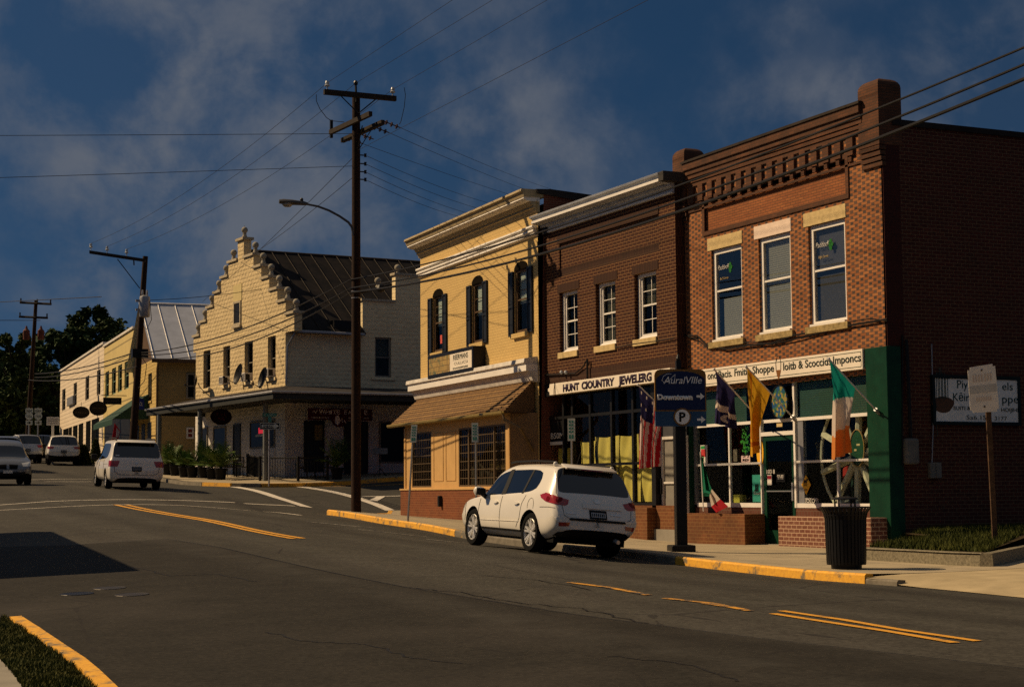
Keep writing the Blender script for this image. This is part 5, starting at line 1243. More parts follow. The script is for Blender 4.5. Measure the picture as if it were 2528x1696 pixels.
# attic window, blank tablet
r_ = FG.rect((579.5, 750), (594.5, 799))
b = MB(); b.frame_box(FG, r_[0]-.06, r_[1]+.06, -.06, .0, r_[2]-.04, r_[3]+.08, .10); b.box(FG, r_[0]-.14, r_[1]+.14, -.12, .0, r_[2]-.16, r_[2]-.06); w = b.done('window', M['capG'], G)
b = MB(); b.box(FG, r_[0]+.03, r_[1]-.03, -.03, -.005, r_[2]+.05, r_[3]-.01); b.done('pane', M['black'], w)
t_ = FG.rect((577, 706), (597.5, 741)); b = MB(); b.box(FG, t_[0], t_[1], -.03, 0, t_[2], t_[3]); b.done('blank_tablet', mat('plain tablet', (.55, .45, .22), .8, var=.1), G)
M['greywood'] = mat('grey painted sash', (.22, .20, .16), .7, var=.2)
for i, w in enumerate(GW_h):
    window(FG, G, w[0]+.01, w[1]-.01, g0, g1, .16, M['greywood'], t=.09, rail=.48, munt=(0, 0), dep=.06, pane='pane_dim', blind=None,
           sill=(w[0]-.12, w[1]+.10, g0-.15, g0, -.08), sill_m=M['blockG_side'])
# window air conditioners
for i, zz_ in ((1, .02), (2, .0), (3, .02)):
    w = GW_h[i]; xm = (w[0]+w[1])/2; b = MB(); hw = .27
    b.box(FG, xm-hw, xm+hw, -.30, .12, g0+zz_, g0+.40+zz_)
    o = b.done('air_conditioner', M['old_white'], bevel=.015); tag(o, ('white window air conditioner in the second upper window from the left of the stepped gable', 'white window air conditioner in the third upper window from the left of the stepped gable', 'white window air conditioner in the upper window nearest the drainpipe of the stepped gable')[i-1], 'air conditioner', 'window air conditioners on the stepped gable')
    b = MB()
    for j in range(7): b.box(FG, xm-hw+.04, xm+hw-.04, -.307, -.301, g0+zz_+.05+j*.045, g0+zz_+.075+j*.045)
    b.box(FG, xm+hw, xm+hw+.004, -.26, -.05, g0+zz_+.06, g0+zz_+.34); b.done('grille', M['black_metal'], o)
# side wall with its window
GD = 15.0
zeave = GS.at(730, 812)[1]
sw = GS.rect((923.5, 832), (968, 932))
side_b = [(sw[0]+.04, sw[1]-.04, sw[2], sw[3])]
zporch = 3.05+GBASE
zpw = (FG.at(600, 970)[1]+GS.at(860, 955)[1])/2
wall(GS, 0, GD, GBASE-.4, zeave, 0, .2, side_b, 'side_wall', M['blockG_side'], G)
window(GS, G, sw[0]+.05, sw[1]-.05, sw[2], sw[3], .08, M['greywood'], t=.08, rail=.5, blind='blind', blind_to=.5, dep=.06, pane='pane_dim', sill=(sw[0]-.15, sw[1]+.15, sw[2]-.14, sw[2], -.08), sill_m=M['blockG_side'])
# whitewashed ground floor skins
ga, gc = FG.at(690, 1100)[0], 0
b = MB(); b.box(FG, .05, WG+.012, -.014, .0, GBASE-.2, zpw-.15); b.box(GS, .001, GD, -.012, .0, GBASE-.2, zpw-.15); b.done('ground_floor_wall', M['blockG_low'], G)
# quoins on the corner
b = MB()
for j in range(7): b.box(FG, WG-.45+.02, WG-.18, -.022, 0, g0+.1+j*.39, g0+.12+j*.39)
b.done('quoin_joints', M['capG'], G)
# rear cross gable with its own steps on the side street
zst = [(GS.at(895, 744)[0], GS.at(920, 744)[1]), (GS.at(976, 695)[0], GS.at(990, 680)[1])]
ends = [zst[1][0], GD]
b = MB()
for (x, z), x2 in zip(zst, ends): b.box(GS, x, x2, -.005, .35, zeave-.02, z)
b.done('side_gable', M['blockG_side'], G)
for (x, z), x2 in zip(zst, ends): b = MB(); b.box(GS, x-.08, x2+.0, -.08, .42, z, z+.11); b.done('step_cap', M['capG'], G)
for px, py in ((937, 692), (986, 660)):
    x, z = GS.at(px, py); b = MB(); c = GS.W(x, .18, z-CAP)
    b.lathe(c, [(.001, 0), (.14, 0), (.14, .04), (.11, .10), (.10, .16), (.075, .20), (.10, .235), (.085, .26)]+[(BALL*1.25*math.sin(t), CAP-BALL*1.25*math.cos(t)) for t in (.55+i*(math.pi-.55)/8 for i in range(9))], 14); b.done('ball_finial', M['finial'], G, smooth=True)
# metal roof with standing seams
zr = FG.at(611.6, 609)[1]-.05
k = NT('dark sheet roof'); sp = k.new('ShaderNodeSeparateXYZ'); k.set(sp.inputs[0], k.coords())
wv = k.math('LESS_THAN', k.math('FRACT', k.math('ADD', k.math('DIVIDE', sp.outputs[1], .62), 100)), .06)
c = k.mix(k.ramp(k.noise(1.2, 6, .7), .38, .7), (.008, .0075, .008), (.024, .019, .016))
c = k.mix(k.math('MULTIPLY', k.ramp(k.noise(6, 4, .7), .55, .75), .35), c, (.05, .036, .026)); k.col(c); k.b.inputs['Specular IOR Level'].default_value = .08; k.b.inputs['Roughness'].default_value = .75; M['dark_roof'] = k.m
M['seam_strip'] = mat('worn roof seam', (.045, .036, .028), .8, var=.5, vscale=6)
b = MB()
xe0, xe1 = gx0+.1, WG+.45; ze_ = zeave-.15
sl = (zr-ze_)/(WG+.45-xc_)
ys_ = zst[0][0]; xw_ = WG-.4; zw_ = zr-sl*(xw_-xc_)
b.quad(FG.W(xc_, PT*.5, zr), FG.W(xe1, PT*.5, ze_), FG.W(xe1, ys_, ze_), FG.W(xc_, ys_, zr)); b.quad(FG.W(xc_, ys_, zr), FG.W(xw_, ys_, zw_), FG.W(xw_, GD+2, zw_), FG.W(xc_, GD+2, zr)); b.quad(FG.W(xc_, PT*.5, zr), FG.W(xc_, GD+2, zr), FG.W(xe0-.3, GD+2, zr-sl*(xc_-xe0+.3)), FG.W(xe0-.3, PT*.5, zr-sl*(xc_-xe0+.3)))
b.quad(FG.W(xe1, PT*.5, ze_), FG.W(xe1, ys_, ze_), FG.W(WG-.02, ys_, ze_-.05), FG.W(WG-.02, PT*.5, ze_-.05))
rf = b.done('roof', M['dark_roof'], G, recalc=False)
b = MB()
for i in range(23):
    y = PT+.5+i*.68
    b.tube([FG.W(xc_+.05, y, zr+.0), FG.W(xe1, y, ze_+.03) if y < ys_ else FG.W(xw_, y, zw_+.02)], .018, 4)
b.tube([FG.W(xc_, PT, zr+.02), FG.W(xc_, GD+2, zr+.02)], .05, 5)
b.done('roof_seams', M['seam_strip'], rf)
b = MB(); gx_, gy_ = GS.at(840, 797)[0], 0; b.box(GS, gx_-.35, gx_+.75, -.1, 1.2, ze_+.15, ze_+.62); b.done('roof_hatch', M['black_metal'], rf)
b = MB(); b.tube([GS.W(.1, -.42, ze_-.0), GS.W(zst[0][0]-.1, -.46, ze_-.02)], .07, 6); b.tube([GS.W(.3, -.40, ze_-.05), GS.W(.05, -.10, ze_-.65), GS.W(.0, -.07, zpw+.1)], .045, 6); b.done('gutter', M['grey_metal'], G)
# porch
PD = 3.0
zev = (FG.at(672, 978, -PD)[1]+GS.at(900, 985, -1.6)[1])/2
xel = FG.at(361.5, 1012, -PD)[0]; xer = FG.at(674, 978, -PD)[0]
ps = xer-WG
M['porch_roof'] = mat('dark porch roofing', (.035, .031, .03), .75, var=.4, vscale=5)
M['porch_dark'] = mat('dark green grey porch trim', (.030, .032, .030), .7, var=.25)
def hipped(z0_, z1_, dz=0):
    b = MB(); E0 = FG.W(xel, -PD, z0_); E1 = FG.W(WG+ps, -PD, z0_); E2 = FG.W(WG+ps, GD, z0_); Wa = FG.W(-.0, -.02, z1_); Wb = FG.W(WG+.02, -.02, z1_); Wc = FG.W(WG+.02, GD, z1_); E3 = FG.W(xel, 0, z0_)
    b.quad(E0, E1, Wb, Wa); b.quad(E1, E2, Wc, Wb); b.bm.faces.new([b.bm.verts.new(p) for p in (E3, E0, Wa)])
    return b
b = hipped(zev+.10, zpw); PR = b.done('porch_roof', M['porch_roof'], G, recalc=False)
b = MB()
b.box(FG, xel, WG+ps, -PD, -PD+.12, zev-.22, zev+.09); b.box(FG, WG+ps-.12, WG+ps, -PD+.12, GD, zev-.22, zev+.09); b.box(FG, xel, xel+.1, -PD+.12, 0, zev-.22, zev+.09)
b.done('porch_beam', M['porch_dark'], PR)
b = MB(); b.box(FG, xel+.1, WG+ps-.12, -PD+.12, -.02, zev-.04, zev+.0); b.box(FG, WG+.02, WG+ps-.12, -.02, GD, zev-.04, zev+.0); b.done('porch_ceiling', M['porch_dark'], PR)
b = MB(); b.tube([FG.W(xel-.03, -PD-.05, zev+.06), FG.W(WG+ps+.05, -PD-.05, zev+.06), FG.W(WG+ps+.05, GD, zev+.06)], .05, 5); b.done('porch_gutter', M['grey_metal'], PR)
M['post_grey'] = mat('grey painted post', (.16, .17, .165), .6, var=.15)
for px, py in ((655, 1187), (493, 1179), (392, 1170)):
    q = on_ground(px, py, H); b = MB()
    b.tube([q, Vector((q.x, q.y, zev-.2))], .115, 10); b.done('porch_post', M['post_grey'], G, smooth=True)
# doors and windows under the porch
M['dark_glass'] = mat('dark shop glass', (.010, .010, .010), .15, spec=.06, var=0)
M['door_dark'] = mat('dark blue grey door', (.020, .024, .028), .5, var=.2)
def opening(f, l, r, name, m, fm=M['greywood'], y=-.02):
    r_ = f.rect(l, r, y); b = MB(); b.frame_box(f, r_[0], r_[1], y-.05, y+.0, r_[2], r_[3], .07); o = b.done(name, fm, G)
    b = MB(); b.box(f, r_[0]+.05, r_[1]-.05, y-.022, y-.008, r_[2]+.05, r_[3]-.05); b.done('pane', m, o); return o, r_
opening(FG, (499, 1055), (513, 1140), 'window', M['dark_glass']); opening(FG, (528, 1055), (558, 1150), 'window', M['dark_glass'])
opening(FG, (577, 1048), (594, 1181), 'door', M['door_dark'], M['door_dark']); o, rw = opening(FG, (618.5, 1042), (679.5, 1104), 'window', M['dark_glass'])
b = MB(); b.box(FG, rw[0], rw[1], -.05, -.02, GBASE+.1, rw[2]-.02); b.done('white_panel', M['old_white'], G)
opening(GS, (750, 1038), (800, 1165), 'door', M['door_dark'], M['door_dark']); o2, r2_ = opening(GS, (849, 1040), (908, 1178), 'door', M['door_dark'], M['door_dark'])
b = MB(); q = GS.rect((776, 1049), (795, 1087), -.05); b.box(GS, q[0], q[1], -.09, -.075, q[2], q[3]); b.done('lit_pane', mat('warm curtain', (.20, .15, .06), .7, var=.2), G)
opening(GS, (936, 1040), (1040, 1143), 'window', M['dark_glass'])
neon = FG.rect((638, 1056), (655, 1069), -.10); b = MB(); b.box(FG, neon[0], neon[1], -.10, -.08, neon[2], neon[3]); o = b.done('open_sign', mat('red lit sign', (.75, .03, .05), .5, emit=.6, var=0)); tag(o, 'small red lit sign in the dark window beside the porch post', 'sign')
c_ = FG.rect((631, 1073), (649, 1077), -.10); b = MB(); b.box(FG, c_[0], c_[1], -.10, -.09, c_[2], c_[3]); tag(b.done('window_card', M['card']), 'white card strip under the red lit sign in the corner window', 'card')
# porch signs
M['maroon'] = mat('maroon sign board', (.075, .012, .020), .6, var=.15)
sg = GS.rect((761, 1005), (919, 1039), -1.0); y_ = -1.0
zt_ = (GS.at(761, 1006, y_)[1]+GS.at(919, 1011, y_)[1])/2; zb_ = (GS.at(761, 1035.5, y_)[1]+GS.at(919, 1039, y_)[1])/2
x0, x1 = GS.at(761, 1020, y_)[0], GS.at(919, 1020, y_)[0]; xm = GS.at(838, 1030, y_)[0]
pts = [(x0, zb_), (xm-.38, zb_)]+[(xm-.38*math.cos(t), zb_-.30*math.sin(t)) for t in (math.pi*i/10 for i in range(1, 10))]+[(xm+.38, zb_), (x1, zb_), (x1, zt_), (x0, zt_)]
b = MB(); b.prism(GS, pts, y_, y_+.05); SGW = b.done('cafe_sign', M['maroon']); tag(SGW, 'maroon hanging cafe sign with pale capitals along the side porch', 'sign')
hh = zt_-zb_; sx = lambda px: GS.at(px, 1020, y_)[0]
M['letter_pale'] = mat('pale lettering', (.85, .76, .74), .6, var=0)
def serif(s, f, x, y, z, h, w): return (s, f, x, y, z, h, w, dict(bold=.004))
items = []
for ch, a, c in (('W', 788, 803), ('H', 804, 814), ('I', 815.5, 819), ('T', 821, 830), ('E', 831, 839), ('F', 850, 857), ('A', 858.5, 868), ('E', 899, 908)):
    items.append((ch, GS, sx(a), y_-.001, zb_+hh*.52, hh*(.40 if ch in 'WFE' else .34), sx(c)-sx(a), {}))
    if ch in 'HITF':
        for xx in ((a, c) if ch == 'H' else ((a+c)/2,)): items.append(('-', GS, sx(xx)-.045, y_-.001, zb_+hh*.52-.215*hh*.34, hh*.34, .09, {}))
items.append(('EXPUMERS DIUVOS', GS, sx(769), y_-.001, zb_+hh*.14, hh*.12, sx(813)-sx(769), {})); items.append(('BAR', GS, sx(860), y_-.001, zb_+hh*.14, hh*.12, sx(868)-sx(860), {})); items.append(('OUNT', GS, sx(897), y_-.001, zb_+hh*.14, hh*.12, sx(911)-sx(897), {}))
lettering(SGW, M['letter_pale'], items)
b = MB(); b.prism(GS, [(xm-.1+.13*math.cos(t), zb_+.0+.22*math.sin(t)) for t in (2*math.pi*i/12 for i in range(12))], y_-.005, y_); b.tube([GS.W(xm+.05, y_-.004, zb_-.02), GS.W(xm+.12, y_-.004, zb_+.08), GS.W(xm+.15, y_-.004, zb_-.1), GS.W(xm+.24, y_-.004, zb_-.0), GS.W(xm+.32, y_-.004, zb_-.12)], .018, 4)
b.tube([GS.W(sx(771), y_-.004, zb_+hh*.6), GS.W(sx(776), y_-.004, zb_+hh*.75), GS.W(sx(779), y_-.004, zb_+hh*.6), GS.W(sx(784), y_-.004, zb_+hh*.85)], .018, 4); b.done('emblem', M['letter_pale'], SGW)
b = MB()
for xx in (x0+.3, x1-.3): b.tube([GS.W(xx, y_+.02, zt_), GS.W(xx, y_+.02, zev-.03)], .012, 4)
b.done('hanger', M['black_metal'], SGW)
def ovalsign(f, px, py, rx, ry, y, lab, m, items=(), hang=.3, lm=None):
    x, z = f.at(px, py, y); a = abs(f.at(px+rx, py, y)[0]-x); c = abs(f.at(px, py+ry, y)[1]-z)
    pts = [(x+a*math.cos(t), z+c*math.sin(t)) for t in (2*math.pi*i/28 for i in range(28))]
    b = MB(); b.prism(f, pts, y, y+.06); o = b.done('oval_sign', m); tag(o, lab, 'sign')
    b = MB(); b.tube([f.W(x, y+.03, z+c), f.W(x, y+.03, z+c+hang)], .015, 4); b.done('hanger', M['black_metal'], o)
    if items: lettering(o, lm or M['maroon_letter'], [(s, f, x+a*u, y-.001, z+c*v, c*h, a*w, kw) for s, u, v, h, w, kw in items])
    return o
M['maroon_letter'] = mat('dull red lettering', (.16, .03, .035), .6, var=0)
ovalsign(FG.side(FG.at(546.5, 1029, -1.4)[0]), 546.5, 1029, 26, 20, 0, 'dark maroon oval sign hanging under the porch of the gable building', mat('dark oval board', (.016, .008, .010), .6), [('Rustic', -.5, .15, .35, 1.0, dict(shear=.2)), ('Villa', -.3, -.4, .4, .6, dict(shear=.2))], hang=.25)

# satellite dishes
def dish(px, py, y, size, lab, f=FG, facing=None, foot=None):
    x, z = f.at(px, py, y); c = f.W(x, y, z); root = thing('satellite_dish', lab, 'satellite dish', c-Vector((0, 0, size*1.1)), group='satellite dishes on the gable building')
    ax = Vector((-.62, -.72, .42)).normalized() if facing is None else Vector(facing).normalized(); n = 20; u = ax.cross(Vector((0, 0, 1))).normalized(); w = u.cross(ax)
    b = MB(); rings = []
    for j in range(5):
        q = j/4*size*.5; rings.append([c+u*q*math.cos(t)*.9+w*q*math.sin(t)*1.05+ax*(.45*q*q/size) for t in (2*math.pi*i/n for i in range(n))])
    rings[0] = [c+(p-c)*.02 for p in rings[1]]
    b.loft(rings, cap=False)
    bmesh.ops.solidify(b.bm, geom=b.bm.faces[:], thickness=.015)
    b.done('reflector', M['black_metal'], root, smooth=True)
    b = MB(); lo = c-w*size*.5; tip = c+ax*size*.75-w*size*.35; b.tube([lo, tip], .016, 4); b.box(W0, tip.x-.05, tip.x+.05, tip.y-.05, tip.y+.05, tip.z-.03, tip.z+.05); b.done('feed_arm', M['black_metal'], root)
    ft = f.W(*foot) if foot else c-Vector((0, 0, size*1.1)); b = MB(); b.tube([c-ax*.05, c-ax*.15-Vector((0, 0, size*.3)), ft], .022, 5); b.done('mast', M['black_metal'], root)
    return root
zed = zev+.35
dish(592.5, 925, -1.3, .95, 'largest black satellite dish on a curved mast over the middle of the porch roof', facing=(-.97, -.12, .25), foot=(FG.at(602, 962, -1.0)[0], -1.0, FG.at(602, 962, -1.0)[1]))
dish(653, 934, -1.6, .92, 'black satellite dish nearest the corner of the porch roof', facing=(-.97, -.12, .25), foot=(FG.at(662, 962, -1.5)[0], -1.5, FG.at(662, 962, -1.5)[1]))
dish(486, 944, -.6, .7, 'black satellite dish fixed to the left end of the gable front', facing=(-.95, .25, .2), foot=(FG.at(499, 962, -.05)[0], -.05, FG.at(499, 962, -.05)[1]))

# ================================================================== behind: yellow block house with bright metal roof, and the long low shop row
bY = R(4.3); exY = (-math.sin(bY), -math.cos(bY)); LY = 49.9
FY = Frame(21.4+LY*math.sin(bY), 91.5+LY*math.cos(bY), exY)
YB_ = gz(21.4, 91.5)+.1
M['blockY'] = block_mat('deep yellow block', (.56, .40, .15), rock=.8)
M['blockY_side'] = block_mat('deep yellow block darkened as shade', (.36, .26, .11), rock=.4)  # same yellow block as the front, darkened for the shaded side
yx0, yx1 = 40.7, LY
Yb = fthing('metal_roof_house', 'deep yellow block house with a bright standing seam metal roof behind the porch', 'building', FY, yx0, 0, YB_)
FYS = FY.side(LY)
zey = FYS.at(430, 882)[1]
yw_ = [FY.rect(l, r) for l, r in (((337, 934), (344, 968)), ((366, 921), (374.5, 989)))]
yl = [FY.rect(l, r) for l, r in (((335, 1052), (343, 1090)), ((350, 1048), (358, 1090)), ((365, 1044), (373.5, 1095)))]
zwin0, zwin1 = FY.at(370, 990)[1], FY.at(370, 922)[1]
hy = [(r[0], max(r[1], r[0]+.9), zwin0, zwin1) for r in yw_]
zyr = FY.side(yx0+4.6).at(420, 748)[1]; p_ = FY.W((yx0+yx1)/2, -.4, 0); d_ = ray(1264+FPX*p_.dot(RT)/p_.dot(FWD), 750); zyr = d_.z*p_.length/math.hypot(d_.x, d_.y)
wall(FY, yx0, yx1, YB_-.5, zey, 0, .2, hy, 'front_wall', M['blockY'], Yb)
for r in hy: window(FY, Yb, r[0]+.02, r[1]-.02, r[2], r[3], .1, M['greywood'], t=.1, dep=.05, pane='pane_dim', sill=(r[0]-.1, r[1]+.1, r[2]-.12, r[2], -.06), sill_m=M['blockY'])
for r in yl:
    b = MB(); b.box(FY, r[0], max(r[1], r[0]+.8), -.02, -.0, YB_, r[3]); b.done('door', M['door_dark'], Yb)
b = MB(); b.prism(FY, [(yx0, zey), (yx1, zey), ((yx0+yx1)/2, zyr-.15)], -.0, .25); b.done('front_gable', M['trim_brown'], Yb)
b = MB(); b.quad(FYS.W(0, 0, YB_-.5), FYS.W(12, 0, YB_-.5), FYS.W(12, 0, zey), FYS.W(0, 0, zey)); b.done('side_wall', M['blockY_side'], Yb, recalc=False)
for l, r in (((460, 921), (482, 985)), ((460, 1055), (478, 1083))):
    q = FYS.rect(l, r); b = MB(); b.frame_box(FYS, q[0], q[1], -.06, 0, q[2], q[3], .09); b.box(FYS, q[0]+.09, q[1]-.09, -.05, -.02, (q[2]+q[3])/2-.03, (q[2]+q[3])/2+.03); w = b.done('window', M['greywood'] if l[1] < 1000 else M['old_white'], Yb)
    b = MB(); b.box(FYS, q[0]+.07, q[1]-.07, -.035, -.005, q[2]+.07, q[3]-.07); b.done('pane', M['dark_glass'] if l[1] < 1000 else mat('red curtain pane', (.16, .03, .02), .4), w)
M['bright_roof'] = mat('bright galvanised roof', (.44, .46, .51), .5, metal=.3, var=.15, vscale=1.5)
xm = (yx0+yx1)/2; ov_ = .45; s_ = (zyr-zey)/(yx1-xm)
b = MB(); b.quad(FY.W(xm, -.4, zyr), FY.W(yx1+ov_, -.4, zey-ov_*s_*.4), FY.W(yx1+ov_, 12.5, zey-ov_*s_*.4), FY.W(xm, 12.5, zyr)); b.quad(FY.W(xm, -.4, zyr), FY.W(xm, 12.5, zyr), FY.W(yx0-ov_, 12.5, zey-.2), FY.W(yx0-ov_, -.4, zey-.2)); rf = b.done('roof', M['bright_roof'], Yb, recalc=False)
b = MB()
for i in range(14): y = -.3+i*.96; b.tube([FY.W(xm, y, zyr+.03), FY.W(yx1+ov_, y, zey-ov_*s_*.4+.05)], .022, 4)
b.tube([FY.W(xm, -.4, zyr+.03), FY.W(xm, 12.5, zyr+.03)], .07, 5); b.done('roof_ribs', mat('pale roof rib', (.62, .60, .58), .6, metal=.1, var=.1), rf)
b = MB(); b.box(FY, yx1+ov_-.1, yx1+ov_, -.4, 12.5, zey-ov_*s_*.4-.2, zey-ov_*s_*.4-.02); b.tube([FY.W(yx1+.25, -.02, zey-.2), FY.W(yx1+.06, -.05, zey-.7), FY.W(yx1+.06, -.05, YB_)], .06, 6); b.done('gutter', M['trim_brown'], Yb)

def row_building(x0, x1, name, lab, m, top_px, base, holes_px, hz, parapet=None):
    r0 = fthing(name, lab, 'building', FY, x0, 0, base); z1 = top_px
    hs_ = [(FY.at(a, 950)[0], FY.at(c, 950)[0], hz[0], hz[1]) for a, c in holes_px]
    wall(FY, x0, x1, base-.5, z1, 0, .2, hs_, 'front_wall', m, r0)
    for h in hs_: window(FY, r0, h[0]+.02, h[1]-.02, hz[0], hz[1], .08, M['greywood'], t=.1, dep=.05, pane='pane_dim')
    b = MB(); b.quad(FY.W(x1, 0, base), FY.W(x1, 10, base), FY.W(x1, 10, z1), FY.W(x1, 0, z1)); b.quad(FY.W(x0, 10, base), FY.W(x0, 0, base), FY.W(x0, 0, z1), FY.W(x0, 10, z1)); b.quad(FY.W(x0, 10, base), FY.W(x1, 10, base), FY.W(x1, 10, z1), FY.W(x0, 10, z1)); b.done('side_wall', m, r0, recalc=False)
    b = MB(); b.box(FY, x0, x1, .05, 10, z1-.3, z1-.2); b.done('roof', M['roof_tar'], r0)
    b = MB(); b.box(FY, x0-.05, x1+.02, -.1, .25, z1-.02, z1+.12); b.done('coping', M['old_white'], r0)
    return r0
xa, xb_ = FY.at(149, 950)[0], FY.at(256, 950)[0]; wb0 = gz(*FY.W(10, -1, 0).xy)+.1
M['siding'] = siding_mat('cream lap siding', (.68, .56, .40), .30)
zW = (FY.at(152, 907)[1]+FY.at(254, 862)[1])/2
z_a = (FY.at(155, 1005)[1]+FY.at(246, 985)[1])/2; z_b = (FY.at(155, 951)[1]+FY.at(246, 925)[1])/2
Wd = row_building(xa, xb_, 'siding_shop_row', 'long cream lap sided two storey building at the far end of the street', M['siding'], zW, wb0, ((154, 162), (182, 190), (211, 220), (239, 248)), (z_a, z_b))
wb1 = gz(*FY.W(34, -1, 0).xy)+.1
zV = (FY.at(258, 855)[1]+FY.at(318, 820)[1])/2
z_c = (FY.at(265, 977)[1]+FY.at(315, 962)[1])/2; z_d = (FY.at(265, 915)[1]+FY.at(315, 893)[1])/2
Vd = row_building(xb_+.02, yx0-.02, 'green_window_shop', 'yellow sided shop with a band of tall green framed windows above a green awning', siding_mat('yellow siding', (.56, .43, .16), .9), zV, wb1, ((260, 269), (276, 286), (291, 301), (307, 318)), (z_c, z_d))
M['sea_green'] = mat('sea green window trim', (.16, .24, .17), .6, var=.15)
for ch in Vd.children:
    if ch.name.startswith('window'): ch.data.materials[0] = M['sea_green']
# shop windows below
for px0, px1 in ((156, 168), (170, 176), (180, 190), (194, 204), (212, 222), (226, 243)):
    q = FY.rect((px0, 1056), (px1, 1100), -.03); b = MB(); b.box(FY, q[0], q[1], -.03, -.01, wb0+.3, FY.at(170, 1056)[1]); b.done('shop_window', M['dark_glass'], Wd)
b = MB(); q = FY.rect((258, 1040), (320, 1110), -.03); b.box(FY, q[0], q[1], -.03, -.01, wb1, FY.at(290, 1030)[1]); b.done('shop_window', M['black'], Vd)
# green awning over the shop door
a0, a1 = FY.at(222, 1050, -2.2)[0], FY.at(300, 1040, -1.5)[0]; b = MB()
zh, zl_ = FY.at(290, 1001)[1], FY.at(222, 1052, -2.0)[1]
b.quad(FY.W(a0, -2.0, zl_), FY.W(a1, -2.0, zl_), FY.W(a1, -.02, zh), FY.W(a0+2.0, -.02, zh)); b.bm.faces.new([b.bm.verts.new(p) for p in (FY.W(a1, -2.0, zl_), FY.W(a1, -.02, zl_), FY.W(a1, -.02, zh))]); b.quad(FY.W(a0, -2.0, zl_), FY.W(a1, -2.0, zl_), FY.W(a1, -2.0, zl_-.3), FY.W(a0, -2.0, zl_-.3))
b.done('awning', mat('dark green canvas', (.018, .05, .035), .7, var=.2), Vd, recalc=False)
# hanging signs of the row
M['darkboard'] = mat('near black sign board', (.012, .010, .009), .6, var=.2)
M['dim_letter'] = mat('dim tan lettering', (.10, .075, .05), .6, var=0)
ovalsign(FY.side(FY.at(200.5, 1018, -1.3)[0]), 200.5, 1018, 21, 15, 0, 'black oval sign with dim lettering, the lower and farther of the two ovals', M['darkboard'], [('A NAVCO', -.7, -.15, .3, 1.4, {})], lm=M['dim_letter'])
ovalsign(FY.side(FY.at(242.5, 1008, -1.3)[0]), 242.5, 1008, 22, 18, 0, 'black oval sign, the higher and nearer of the two ovals in the far row', M['darkboard'], [('VINTAGE', -.65, -.1, .22, 1.3, {})], lm=M['dim_letter'])
fb_ = FY.side(FY.at(278, 990, -1.2)[0]); o, q = flatsign(fb_, (255, 981), (300, 998.5), 0, M['darkboard'], 'bar_sign', 'small black rectangular sign right of the two oval signs', 'sign', th=.06)
lettering(o, M['dim_letter'], [('MOLDARNWD', fb_, q[0]+.15, -.002, (q[2]+q[3])/2-.1, .22, q[1]-q[0]-.3, {})])
b = MB(); b.tube([fb_.W(q[0]-.1, .03, q[3]+.12), fb_.W(q[1]+.3, .03, q[3]+.12)], .02, 4); b.done('bracket', M['black_metal'], o)
fh_ = FY.side(FY.at(344, 1000, -1.0)[0]); q = fh_.rect((332, 981), (356, 1011), 0); b = MB(); b.prism(fh_, [(q[0], q[2]), (q[1], q[2]), (q[1], q[2]+.55), ((q[0]+q[1])/2, q[3]), (q[0], q[2]+.55)], 0, .06); o = b.done('house_shaped_sign', mat('blue sign board', (.02, .03, .14), .5, var=.1)); tag(o, 'blue house shaped hanging sign on the yellow block house', 'sign')
b = MB(); b.tube([fh_.W(q[0]-.1, .03, q[3]+.05), fh_.W(q[1]+.4, .03, q[3]+.05)], .02, 4); b.done('bracket', M['black_metal'], o)
lettering(o, M['card'], [('POOL', fh_, q[0]+.08, -.003, q[2]+.2, .22, q[1]-q[0]-.16, {})])
b = MB(); q = FY.rect((171, 983), (185, 997)); b.box(FY, q[0], q[1], -.18, .05, q[2], q[3]); o = b.done('air_conditioner', M['grey_metal'], bevel=.02); tag(o, 'grey window air conditioner on the far cream sided building', 'air conditioner')
# ------------------------------------------------------------------ utility poles, lamps and wires
def zof(px, py, x, y):            # height of a pixel's ray over the spot (x, y)
    d = ray(px, py); return d.z*math.hypot(x, y)/math.hypot(d.x, d.y)
PB = at_depth(879, 1264, 49.5); DP = PB.dot(FWD)
P1 = thing('utility_pole', 'tall dark wooden utility pole with crossarms on the near corner pavement', 'utility pole', PB)
top1 = at_depth(874.5, 232, DP)
zt1 = zof(876, 230, PB.x, PB.y)
T1 = Vector((PB.x, PB.y, zt1))
b = MB(); b.tube([PB-Vector((0, 0, .1)), PB.lerp(T1, .3), PB.lerp(T1, .7), T1], .148, 14, .118); b.done('pole', M['dark_wood'], P1, smooth=True)
pp = lambda px, py, off=0.0: at_depth(px, py, DP+off)
z_arm = zof(876, 232, PB.x, PB.y)
# upper arm lies across the street
A0 = Vector((PB.x-1.0, PB.y-.17, zof(802, 229, PB.x, PB.y)-.02)); 
def along(px0, py0, px1, py1, dirv, base):
    """segment through base spot in direction dirv whose ends fall on the two pixels' verticals"""
    out = []
    for px in (px0, px1):
        d = ray(px, 600); n = Vector((-d.y, d.x, 0)); t = -(base.x*n.x+base.y*n.y)/(dirv.x*n.x+dirv.y*n.y); out.append(base+dirv*t)
    return out
ux = Vector((1, 0, 0)); e0, e1 = along(799, 0, 978, 0, ux, Vector((PB.x, PB.y-.2, 0)))
zA = (zof(799, 229, e0.x, e0.y)+zof(978, 243, e1.x, e1.y))/2
b = MB(); b.box(W0, e0.x, e1.x, e0.y-.06, e0.y+.06, zA-.075, zA+.075); b.done('crossarm', M['grey_wood'], P1)
b = MB()
for s_ in (-.55, .55): b.tube([Vector((PB.x+s_, e0.y, zA-.07)), Vector((PB.x, e0.y, zA-.55))], .018, 4)
b.done('brace', M['black_metal'], P1)
